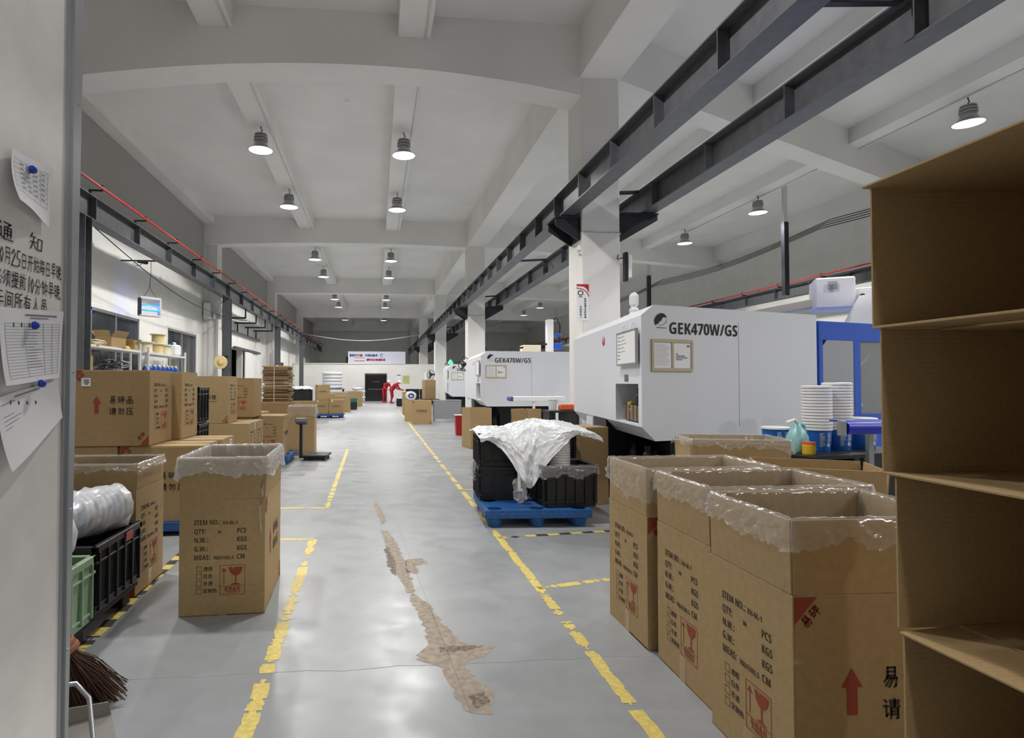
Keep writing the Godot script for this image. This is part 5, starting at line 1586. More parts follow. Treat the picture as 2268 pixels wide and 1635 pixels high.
func build_machines() -> void:
	var A := V(2.374, 0, 5.066)
	var uv := Vector3(0.96, 0, -0.28)
	var wv := Vector3(0.141, 0, -0.99)
	machine("white moulding machine beside the blue guarded unit and stacked pails", A, uv, wv, true)
	whiteboard("small whiteboard hung on the machine beside the covered pallet", A, uv, wv)
	var u2 := Vector3(0.995, 0, -0.1)
	var w2 := Vector3(0.05, 0, -0.9987)
	machine("white moulding machine with a belt conveyor under its cover", V(2.32, 0, 12.9), u2, w2, false)
	whiteboard("small whiteboard on the machine with the belt conveyor", V(2.32, 0, 12.9), u2, w2)
	machine("white moulding machine beside the steel table", V(2.75, 0, 22.2), u2, w2, false)
	whiteboard("small whiteboard on the machine beside the steel table", V(2.75, 0, 22.2), u2, w2)
	machine("white moulding machine at the end of the row", V(2.95, 0, 34.6), u2, w2, false)
	# blue guarded half of the first machine
	var o := A + uv * 2.32
	var t := thing("mould_guard", "blue machine guard with clear sliding windows", "machine guard", o)
	var P := func(u: float, y: float, w: float) -> Vector3:
		return uv * u + wv * w + Vector3.UP * y
	var bs := Basis(uv, Vector3.UP, uv.cross(Vector3.UP))
	var m := MB.new()
	for e in [[0.0, 2.2, 1.77, 1.97], [0.0, 2.2, 0.55, 0.98], [0.0, 0.06, 0.98, 1.77], [0.55, 0.66, 0.98, 1.77], [1.2, 1.3, 0.98, 1.77], [2.1, 2.2, 0.98, 1.77]]:
		m.box(P.call((e[0] + e[1]) / 2, (e[2] + e[3]) / 2, 0.02), Vector3(e[1] - e[0], e[3] - e[2], 0.05), 0.003, bs)
	part(t, "guard_frame", m, mats.machine_blue)
	m = MB.new()
	m.box(P.call(1.1, 1.95, 1.45), Vector3(2.2, 0.04, 2.5), 0.003, bs)
	part(t, "roof", m, mats.machine_blue)
	m = MB.new()
	m.extrude(PackedVector2Array([Vector2(0.06, 0.98), Vector2(0.55, 0.98), Vector2(0.55, 1.77), Vector2(0.13, 1.77), Vector2(0.06, 1.7)]), 0, 0.006, Transform3D(bs, Vector3.ZERO))
	part(t, "window_pane", m, mats.polycarbonate)
	m = MB.new()
	m.box(P.call(0.93, 1.375, 0.02), Vector3(0.54, 0.79, 0.006), 0, bs)
	part(t, "window_pane", m, mats.glass_clear)
	m = MB.new()
	m.box(P.call(1.7, 1.375, 0.02), Vector3(0.8, 0.79, 0.006), 0, bs)
	part(t, "window_pane", m, mats.glass_clear)
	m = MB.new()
	m.box(P.call(1.35, 1.25, 1.2), Vector3(1.5, 1.3, 1.3), 0.01, bs)  # dark platen, enlarged to stand in for the shade inside the guard
	part(t, "platen_shade_block", m, mats.machine_dark)
	m = MB.new()
	m.box(P.call(1.1, 0.3, 1.2), Vector3(2.1, 0.6, 2.2), 0.01, bs)
	part(t, "base_frame", m, mats.machine_black)
	for k in 5:
		m = MB.new()
		var pts := []
		for i in 9:
			var s := i / 8.0
			pts.append(P.call(0.75 + 0.08 * k + 0.1 * sin(s * 3 + k), 1.05 + 0.6 * s, 0.3 + 0.15 * sin(s * PI)))
		m.tube(pts, 0.012, 6)
		part(t, "hose", m, mats.pipe_white)
	# take-out robot above it
	t = thing("take_out_robot", "white take-out robot with a boxy head and long beam over the machine", "robot", V(6.2, 1.97, 6.6))
	m = MB.new()
	m.box(Vector3(0.05, 0.56, -0.9), Vector3(0.46, 0.42, 0.5), 0.02, ry(-30))
	part(t, "head_box", m, mats.plastic_white)
	m = MB.new()
	for k in 8:
		m.box(Vector3(-0.04, 0.70 - k * 0.014, -0.617) + ry(-30) * Vector3(-0.1, 0, 0.0), Vector3(0.11, 0.006, 0.01), 0, ry(-30))
	part(t, "vent_grille", m, mats.print_grey).set_meta("kind", "stuff")
	m = MB.new()
	m.bar(Vector3(0.1, 0.52, -0.8), Vector3(2.4, 0.62, 0.6), 0.2, 0.18, 0.01)
	part(t, "beam", m, mats.plastic_white)
	m = MB.new()
	m.bar(Vector3(-0.75, 0.36, -4.6), Vector3(-0.1, 0.46, -0.95), 0.12, 0.12, 0.01)
	part(t, "long_beam", m, mats.plastic_cream)
	m = MB.new()
	m.hexa([Vector3(-0.2, 0, -0.5), Vector3(0.4, 0, -0.5), Vector3(0.4, 0, 0.1), Vector3(-0.2, 0, 0.1), Vector3(0.15, 0.5, -0.55), Vector3(0.75, 0.5, -0.35), Vector3(0.75, 0.5, 0.0), Vector3(0.15, 0.5, -0.2)])
	part(t, "pedestal", m, mats.plastic_white)
	m = MB.new()
	m.lathe([Vector2(0, 0.02), Vector2(0.035, 0.02), Vector2(0.035, 0)], 14, Transform3D(Basis(Vector3(1, 0, 0), PI / 2), Vector3(0.22, 0.5, -0.58)))
	part(t, "end_cap", m, mats.machine_black)
	# wrapped signal beacon on the cover
	t = thing("signal_beacon", "signal beacon wrapped in white film on the white cover", "beacon", V(2.78, 2.03, 6.1))
	m = MB.new()
	m.lathe([Vector2(0.085, 0), Vector2(0.06, 0.03), Vector2(0.045, 0.05), Vector2(0.055, 0.08), Vector2(0.03, 0.11), Vector2(0.05, 0.14), Vector2(0.052, 0.23), Vector2(0.028, 0.26), Vector2(0, 0.275)], 7, Transform3D(), false)
	part(t, "wrapped_lamp", m, mats.white_sheet)
	m = MB.new()
	m.lathe([Vector2(0.11, 0), Vector2(0.11, 0.015), Vector2(0, 0.015)], 14)
	part(t, "base", m, mats.plastic_white)
	# cowl robots on the other machines: posts with blue drives
	for e in [[4.4, 14.6, 0.9, "white robot column with blue drives on the conveyor machine"], [4.3, 24.2, 0.85, "white robot column with blue drives on the table side machine"]]:
		t = thing("robot_column", e[3], "robot", V(e[0], 2.03, e[1]), 0, "robot columns on the machines")
		m = MB.new()
		m.box(Vector3(0, e[2] / 2, 0), Vector3(0.16, e[2], 0.2), 0.01)
		part(t, "column", m, mats.plastic_white)
		m = MB.new()
		m.box(Vector3(0.2, 0.22, 0.0), Vector3(0.2, 0.16, 0.22), 0.02)
		part(t, "blue_drive", m, mats.machine_blue)
		m = MB.new()
		m.box(Vector3(0.22, 0.5, 0.0), Vector3(0.14, 0.1, 0.16), 0.02)
		part(t, "blue_drive", m, mats.machine_blue)
		m = MB.new()
		m.box(Vector3(-0.5, 0.12, 0), Vector3(0.45, 0.24, 0.4), 0.015)
		part(t, "control_box", m, mats.plastic_cream)
		m = MB.new()
		m.bar(Vector3(-1.5, 0.06, 0.3), Vector3(0.1, 0.3, 0), 0.05, 0.05, 0.004)
		part(t, "arm", m, mats.machine_dark)
		m = MB.new()
		m.tube([Vector3(0.08, e[2], 0), Vector3(0.2, e[2] + 0.05, 0), Vector3(0.28, e[2] - 0.15, 0), Vector3(0.26, 0.3, 0)], 0.02, 6)
		part(t, "cable_loop", m, mats.cable_black)
	# belt conveyor out of the second machine
	t = thing("belt_conveyor", "slim aluminium belt conveyor below the second machine cover", "conveyor", V(3.35, 0, 12.2))
	m = MB.new()
	m.box(Vector3(0.05, 0.98, 0), Vector3(1.1, 0.1, 0.35), 0.008)
	part(t, "bed", m, mats.plastic_white)
	m = MB.new()
	m.lathe([Vector2(0.0, -0.16), Vector2(0.05, -0.16), Vector2(0.05, 0.16), Vector2(0, 0.16)], 16, Transform3D(Basis(Vector3(1, 0, 0), PI / 2), Vector3(-0.52, 0.98, 0)))
	part(t, "end_roller", m, M("belt_violet", C(86, 84, 150), 0.4))
	for x in [-0.05, 0.45]:
		m = MB.new()
		m.box(Vector3(x, 0.47, 0.1), Vector3(0.05, 0.94, 0.05), 0.004)
		m.box(Vector3(x, 0.02, 0.1), Vector3(0.3, 0.04, 0.05), 0.004)
		part(t, "leg", m, mats.plastic_white)
	# wall column furniture on the first column
	t = thing("column_poster", "white notice strip with a red corner on the first column", "poster", V(3.25, 2.3, 8.985))
	m = MB.new()
	m.box(Vector3(0, 0.29, 0), Vector3(0.2, 0.58, 0.004), 0.0)
	var ps := part(t, "sheet", m, mats.paper)
	m = MB.new()
	m.face(PackedVector2Array([Vector2(-0.1, 0.58), Vector2(0.1, 0.58), Vector2(0.1, 0.44), Vector2(0.07, 0.5), Vector2(0.02, 0.54), Vector2(-0.1, 0.55)]), 0.003)
	m.stroke([Vector2(-0.1, 0.52), Vector2(0.0, 0.5), Vector2(0.06, 0.46), Vector2(0.1, 0.39)], 0.014, Transform3D(), 0.003)
	part(ps, "red_print", m, mats.print_red)
	m = MB.new()
	var rg := []
	for k in 17:
		rg.append(Vector2(-0.035 + 0.04 * cos(TAU * k / 16), 0.44 + 0.035 * sin(TAU * k / 16)))
	m.stroke(rg, 0.014, Transform3D(), 0.003)
	m.stroke([Vector2(-0.06, 0.38), Vector2(-0.01, 0.38)], 0.012, Transform3D(), 0.003)
	for k in 9:
		sign_at(m, ["yi", "sui", "pin", "qing", "wu", "ya", "ke", "ji", "tong"][k], 0.025, 0.33 - k * 0.036, 0.03, 0.005, Transform3D(), 0.003)
		if k < 5:
			sign_at(m, ["che", "jian", "suo", "you", "ren"][k], -0.05, 0.2 - k * 0.04, 0.033, 0.005, Transform3D(), 0.003)
	part(ps, "black_print", m, mats.ink_dark).set_meta("kind", "stuff")
	t = thing("fly_killer", "slim switched-off fly killer lamp hung on a bracket from the column", "fly killer", V(3.95, 2.95, 8.9), 0)
	m = MB.new()
	m.box(Vector3(-0.03, 0.2, 0), Vector3(0.05, 0.46, 0.1), 0.006)
	part(t, "housing", m, mats.machine_black)
	m = MB.new()
	m.box(Vector3(0.03, 0.21, 0), Vector3(0.06, 0.36, 0.09), 0.008)
	part(t, "grille", m, mats.plastic_white)
	m = MB.new()
	m.tube([Vector3(-0.05, 0.35, 0.0), Vector3(-0.14, 0.33, -0.05), Vector3(-0.1, 0.42, -0.1)], 0.008, 5)
	part(t, "bracket", m, mats.steel_dark)

# ---- cartons on the machine side of the entrance
func build_cartons_right() -> void:
	var g := "open lined cartons in a row by the machines"
	open_carton("open lined carton next to the tall stack of lying cartons", V(1.605, 0, 1.95), 178.5, {"L": 0.62, "seed": 11, "hem": 0.085, "inside": 0.3, "lean": 0.3, "group": g})
	open_carton("open lined carton in the middle of the row of three", V(1.70, 0, 2.495), 179, {"seed": 14, "hem": 0.11, "inside": 0.35, "lean": 0.2, "group": g})
	open_carton("open lined carton at the far end of the row of three", V(1.685, 0, 3.04), 180, {"seed": 21, "hem": 0.13, "inside": 0.35, "lean": 0.2, "drift": -0.3, "group": g})
	open_carton("open carton with loose film in front of the white machine", V(2.78, 0, 4.4), 166, {"seed": 31, "hem": 0.10, "inside": 0.4, "lean": 2.0, "item": [], "arrow": [], "drift": 0.5, "mat": "kraft"})
	open_carton("open plain carton in front of the pails", V(2.66, 0, 3.36), 153, {"L": 0.62, "W": 0.46, "H": 0.655, "F": 0.17, "liner": false, "item": [], "arrow": [], "lean": 3.0})
	# cartons lying on their sides with the open end to the aisle
	var W := 0.362
	var tops := [[1.25, 1.245, 0.002, 2.0], [1.25, 1.262, 0.366, 1.0], [1.25, 1.274, 0.730, 0.0], [1.243, 1.308, 1.093, -1.0], [1.243, 1.332, 1.456, -1.5]]
	var names := ["lowest carton lying on its side in the tall stack", "carton lying second from the floor in the tall stack", "carton lying in the middle of the tall stack", "carton lying second from the top of the tall stack", "topmost carton lying open on the tall stack with its lid raised"]
	for k in 5:
		var e: Array = tops[k]
		var t := thing("lying_carton", names[k], "carton", V(e[0] + 0.15, e[2], e[1] - 0.30), e[3], "cartons lying on their sides in a stack")
		# local: x into the carton, z toward the viewer; opening at x = 0, flaps reach to -x
		var L := 0.66
		var D := 0.5
		var T := 0.006
		var Hh := W + 0.0005
		var m := MB.new()
		m.box(Vector3(D / 2, T / 2, 0), Vector3(D, T, L), 0.001)
		m.box(Vector3(D / 2, Hh - T / 2, 0), Vector3(D, T, L), 0.001)
		for s in [-1, 1]:
			m.box(Vector3(D / 2, Hh / 2, s * (L - T) / 2), Vector3(D, Hh - 2 * T, T), 0.001)
		m.box(Vector3(D - T / 2, Hh / 2, 0), Vector3(T, Hh - 2 * T, L - 2 * T), 0.001)
		part(t, "body", m, mats.kraft_corrugated)
		var F := 0.15
		var lean := [3.0, 2.0, 4.0, 3.0, 3.0]
		# far side flap, seen from the aisle
		var a := deg_to_rad(lean[k])
		var bs := Basis(Vector3.UP, -a)
		m = MB.new()
		m.box(Vector3(0.002, Hh / 2, -(L - T) / 2) + bs * Vector3(-F / 2, 0, 0), Vector3(F, Hh - 0.002, T), 0.001, bs)
		part(t, "side_flap", m, mats.kraft_corrugated)
		m = MB.new()
		m.box(Vector3(0.002, Hh / 2, (L - T) / 2) + bs.inverse() * Vector3(-F / 2, 0, 0), Vector3(F, Hh - 0.002, T), 0.001, bs.inverse())
		part(t, "side_flap", m, mats.kraft_corrugated)
		# lower and upper flaps
		var dn: float = deg_to_rad([0.0, 0.0, 3.0, -1.0, 0.0][k])
		bs = Basis(Vector3(0, 0, 1), dn)
		m = MB.new()
		m.box(Vector3(0.002, T / 2, 0) + bs * Vector3(-F / 2 - 0.01, 0, 0), Vector3(F, T, L - 0.012), 0.001, bs)
		part(t, "lower_flap", m, mats.kraft_corrugated)
		if k == 4 or k == 0:
			bs = Basis(Vector3(0, 0, 1), deg_to_rad(-1))
			m = MB.new()
			m.box(Vector3(0.002, Hh - T / 2, 0) + bs * Vector3(-0.085, 0, 0), Vector3(0.17, T, L + 0.02), 0.001, bs)
			part(t, "upper_flap", m, mats.kraft_corrugated)
	# pails, bottles and the table they stand on
	var t := thing("packing_table", "low dark packing table in front of the white machine", "table", V(3.9, 0, 4.62), 14)
	var m := MB.new()
	m.box(Vector3(0, 0.735, 0), Vector3(1.25, 0.03, 0.5), 0.004)
	part(t, "top", m, mats.steel_dark)
	for sx in [-1, 1]:
		for sz in [-1, 1]:
			m = MB.new()
			m.box(Vector3(sx * 0.58, 0.36, sz * 0.2), Vector3(0.04, 0.72, 0.04), 0.003)
			part(t, "leg", m, mats.steel_dark)
	pail_stack("shorter stack of white lids on a printed blue pail", V(3.70, 0.751, 4.62), 15)
	pail_stack("taller stack of white lids on a printed blue pail", V(3.935, 0.751, 4.68), 16)
	pail_stack("low stack of lids on a blue pail behind the conveyor roller", V(4.2, 0.751, 4.72), 4)
	pail_stack("blue pail with a single lid behind the spray bottle", V(3.42, 0.751, 4.75), 1)
	t = thing("conveyor_roller", "bright blue conveyor end roller with a steel bracket", "roller", V(3.42, 0, 3.95), -4)
	m = MB.new()
	m.lathe([Vector2(0, -0.45), Vector2(0.043, -0.45), Vector2(0.043, 0.45), Vector2(0, 0.45)], 24, Transform3D(Basis(Vector3(0, 0, 1), PI / 2), Vector3(0.42, 0.99, 0)))
	part(t, "roller", m, mats.belt_blue)
	m = MB.new()
	m.box(Vector3(-0.06, 0.99, 0), Vector3(0.04, 0.11, 0.05), 0.004)
	m.box(Vector3(0.9, 0.99, 0), Vector3(0.04, 0.11, 0.05), 0.004)
	part(t, "bracket", m, mats.aluminium).set_meta("kind", "stuff")
	m = MB.new()
	m.box(Vector3(0.5, 1.025, -0.18), Vector3(0.8, 0.012, 0.36), 0.003)
	part(t, "belt", m, mats.belt_blue)
	for x in [0.3, 0.86]:
		m = MB.new()
		m.box(Vector3(x, 0.48, -0.2), Vector3(0.04, 0.96, 0.04), 0.003)
		part(t, "leg", m, mats.aluminium)
	# spray bottle, jar
	t = thing("plastic_jug", "translucent pale cyan plastic jug with a handle beside the pails", "jug", V(3.43, 0.751, 4.5), 20)
	m = MB.new()
	m.lathe([Vector2(0, 0), Vector2(0.075, 0.0), Vector2(0.082, 0.02), Vector2(0.08, 0.13), Vector2(0.05, 0.19), Vector2(0.026, 0.21), Vector2(0.026, 0.25), Vector2(0, 0.25)], 20, Transform3D(), true)
	part(t, "body", m, mats.cyan_plastic)
	m = MB.new()
	m.tube([Vector3(0.03, 0.235, 0), Vector3(0.085, 0.22, 0), Vector3(0.1, 0.16, 0), Vector3(0.08, 0.09, 0)], 0.014, 8)
	part(t, "handle", m, mats.cyan_plastic)
	m = MB.new()
	m.tube([Vector3(-0.01, 0.25, 0), Vector3(-0.05, 0.27, 0.01), Vector3(-0.2, 0.25, 0.04)], 0.012, 7)
	part(t, "spout", m, mats.plastic_white)
	t = thing("yellow_jar", "small yellow jar with an orange lid beside the jug", "jar", V(3.42, 0.751, 4.36))
	m = MB.new()
	m.lathe([Vector2(0, 0), Vector2(0.045, 0), Vector2(0.048, 0.01), Vector2(0.048, 0.075), Vector2(0.04, 0.085)], 18)
	part(t, "body", m, mats.yellow_plastic)
	m = MB.new()
	m.lathe([Vector2(0.046, 0.078), Vector2(0.046, 0.1), Vector2(0, 0.104)], 18)
	part(t, "lid", m, mats.orange_plastic)

func pail_stack(label: String, at: Vector3, n: int) -> void:
	var t := thing("pail", label.replace("stack of white lids on a printed blue pail", "printed blue pail under the white lids") if n > 1 else label, "pail", at, 0, "printed blue pails")
	if n > 1:
		t.set_meta("label", {15: "printed blue pail under the shorter pile of white lids", 16: "printed blue pail under the taller pile of white lids", 4: "printed blue pail behind the conveyor roller"}[n])
	var m := MB.new()
	m.lathe([Vector2(0, 0), Vector2(0.092, 0), Vector2(0.104, 0.168), Vector2(0.1, 0.168), Vector2(0.09, 0.01)], 28)
	part(t, "body", m, mats.pail_blue)
	m = MB.new()
	var r2 := RandomNumberGenerator.new()
	r2.seed = n
	for c in 3:
		for k in 10:
			var a := 0.45 + c * 0.62
			var y := 0.15 - k * 0.012
			var w := 0.2 + r2.randf() * 0.3
			if k == 8 and c == 1:
				w = 0.3
			for s in 3:
				var a0 := PI / 2 + 0.95 - a - w * s / 3.0
				var a1 := PI / 2 + 0.95 - a - w * (s + 1) / 3.0
				var rr := 0.0925 + 0.0714 * y + 0.0008
				var hh := 0.0022 if k != 8 or c != 1 else 0.008
				m.quad(Vector3(cos(a0) * rr, y - hh, sin(a0) * rr), Vector3(cos(a0) * rr, y + hh, sin(a0) * rr), Vector3(cos(a1) * rr, y + hh, sin(a1) * rr), Vector3(cos(a1) * rr, y - hh, sin(a1) * rr))
	part(t, "label_print", m, mats.plastic_white, "white small print").set_meta("kind", "stuff")
	var lm := MB.new()
	lm.lathe([Vector2(0.099, 0.0), Vector2(0.111, 0.0035), Vector2(0.113, 0.006), Vector2(0.112, 0.0205), Vector2(0.099, 0.0248), Vector2(0, 0.0248)], 32)
	var lme := lm.mesh()
	for k in n:
		solo("nested_tub", lme, mats.plastic_white, {15: "white tub rim in the shorter nested pile", 16: "white tub rim in the taller nested pile", 4: "white tub rim in the nested pile behind the roller", 1: "white tub nested on the pail behind the jug"}[n], "tub", at + Vector3(r2.randf_range(-0.001, 0.001), 0.1685 + k * 0.0252, 0), 0, "white tubs nested on the blue pails")

# ---- blue pallet with crates under a white sheet
func build_covered_pallet() -> void:
	pallet("blue nine-foot pallet under the sheet covered crates", V(1.5, 0, 5.72), -3, 0.98, 0.95, 0.16)
	var g := "black crates on the covered pallet"
	crate("lower black crate at the aisle corner of the blue pallet", V(1.21, 0.161, 5.95), 87, mats.crate_black, 0.46, 0.38, 0.33, g)
	crate("upper black crate at the aisle corner of the blue pallet", V(1.21, 0.489, 5.95), 87, mats.crate_black, 0.46, 0.38, 0.33, g)
	crate("wide black crate holding white lids on the blue pallet", V(1.80, 0.161, 5.56), 3, mats.crate_black, 0.52, 0.46, 0.38, g)
	crate("lower black crate at the back of the blue pallet", V(1.8, 0.161, 6.05), 0, mats.crate_black, 0.5, 0.36, 0.33, g)
	crate("upper black crate at the back of the blue pallet", V(1.8, 0.489, 6.05), 0, mats.crate_black, 0.5, 0.36, 0.33, g)
	# pile of lids in the wide crate
	var lm := MB.new()
	lm.lathe([Vector2(0.087, 0.0), Vector2(0.097, 0.0035), Vector2(0.099, 0.006), Vector2(0.098, 0.02), Vector2(0.087, 0.024), Vector2(0, 0.024)], 32)
	var lme := lm.mesh()
	for k in 24:
		solo("nested_tub", lme, mats.plastic_white, "white tub rim in the nested pile inside the wide black crate", "tub", V(1.76, 0.187 + k * 0.0245, 5.52), 0, "white tubs in the black crate")
	# clear liner in the wide crate
	var t := thing("crate_liner", "clear film turned over the rim of the wide black crate", "plastic film", V(1.80, 0, 5.56), 3)
	part(t, "film", liner(0.525, 0.465, 0.545, 0.09, 0.12, 44, 0.2), mats.film)
	# draped sheet: high on the back crates, falling to a point in front
	var n := FastNoiseLite.new()
	n.seed = 77
	n.frequency = 1.0
	var g2 := []
	var R := 80
	for i in R + 1:
		var row := []
		for j in R + 1:
			var u := i / float(R)
			var v := j / float(R)
			# far share of the sheet lies flat, the rest hangs; the flat share reaches further forward over the lids
			var front := lerpf(5.66, 5.36, smoothstep(0.5, 0.72, u))
			var tip := smoothstep(0.04, 0.42, u) * (1.0 - smoothstep(0.42, 0.80, u))
			var hang := 0.04 + 0.50 * tip
			var x := lerpf(1.0, 2.1, u)
			var d := 0.0
			var y := 0.838 + 0.075 * sin(PI * clampf((u - 0.3) / 0.7, 0, 1))
			if v < 0.6:
				var s := v / 0.6
				d = lerpf(6.27, front, s)
				y += 0.03 * sin(PI * s) - 0.02 * s
			else:
				var s := (v - 0.6) / 0.4
				d = front - 0.05 * smoothstep(0.0, 0.4, s) - (0.13 * tip + 0.03) * s
				y += -0.02 - hang * (s * 0.75 + 0.25 * s * s)
				x += (1.47 - x) * 0.42 * s * tip
				d -= 0.028 * sin(u * 21.0 + s * 2.0) * s * tip
			var fold := n.get_noise_2d(u * 4.0 + 0.8 * v, v * 3.0)
			var cr := maxf(0.0, 1.0 - 4.0 * absf(n.get_noise_2d(u * 5.0 + v * 3.0, v * 4.0 - u * 2.0)))
			var cr2 := maxf(0.0, 1.0 - 4.0 * absf(n.get_noise_2d(u * 9.0 - v * 4.0 + 30.0, v * 7.0)))
			y += 0.014 * fold + 0.013 * cr * cr + 0.008 * cr2 * cr2
			d -= (0.014 * cr * cr + 0.008 * cr2) * smoothstep(0.5, 0.75, v)
			d -= 0.015 * n.get_noise_2d(u * 10.0, v * 3.0) * smoothstep(0.55, 0.9, v)
			if u < 0.08:
				y -= 0.04 * (1.0 - u / 0.08)
			if u > 0.92:
				y -= 0.015 * (u - 0.92) / 0.08
			row.append(V(x, y, d))
		g2.append(row)
	var m := MB.new()
	m.sheet(g2)
	solo("plastic_sheet", m, mats.white_sheet, "white plastic sheet draped over the black crates on the blue pallet", "plastic sheet")
	# loose film ends
	for e in [[1.0, 0.42, 5.95, 0.10], [1.33, 0.33, 5.36, 0.13]]:
		m = MB.new()
		var gg := []
		for i in 9:
			var row := []
			for j in 9:
				var u := i / 4.0 - 1.0
				var v := j / 4.0 - 1.0
				row.append(V(e[0] + u * e[3] * 0.5 + 0.03 * n.get_noise_2d(u * 4, v * 4), e[1] + v * e[3] * (1.0 - 0.4 * absf(u)), e[2] + 0.05 * n.get_noise_2d(u * 3 + 9, v * 3)))
			gg.append(row)
		m.sheet(gg)
		solo("film_scrap", m, mats.film_dense, "crumpled film sticking out beside the aisle side crates" if e[0] < 1.1 else "crumpled film hanging below the sheet tip", "plastic film")
	# cartons and table by the leg of the machine
	closed_carton("brown carton tipped under the cover behind the sheet", V(2.3, 0.0, 6.35), 14, {"L": 0.36, "W": 0.4, "H": 0.84, "mat": "kraft_dark"})

# ---- window with frame, mullion and panes in the side wall
func side_window(i: int, d0: float, d1: float, y0: float, y1: float, label: String) -> void:
	var t := thing("window_%d" % i, label, "window", V(-5.95, y0, (d0 + d1) / 2), 0, "", "structure")
	var w := d1 - d0
	var h := y1 - y0
	var m := MB.new()
	for s in [-1, 1]:
		m.box(Vector3(0, h / 2, s * (w / 2 - 0.03)), Vector3(0.14, h, 0.06), 0.004)
		m.box(Vector3(0, h / 2 + s * (h / 2 - 0.03), 0), Vector3(0.14, 0.06, w), 0.004)
	m.box(Vector3(0.02, h / 2, 0), Vector3(0.06, h, 0.07), 0.004)
	part(t, "window_frame", m, mats.aluminium)
	for s in [-1, 1]:
		m = MB.new()
		m.box(Vector3(-0.01 + 0.02 * s, h / 2, s * w / 4), Vector3(0.006, h - 0.1, w / 2 - 0.06))
		part(t, "pane", m, mats.glass_dark)
	m = MB.new()
	for s in [-1, 1]:
		m.box(Vector3(0.06, h / 2, s * (w / 2 + 0.04)), Vector3(0.03, h + 0.16, 0.08), 0.003)
	m.box(Vector3(0.06, h + 0.04, 0), Vector3(0.03, 0.08, w), 0.003)
	part(t, "casing", m, mats.white_paint)

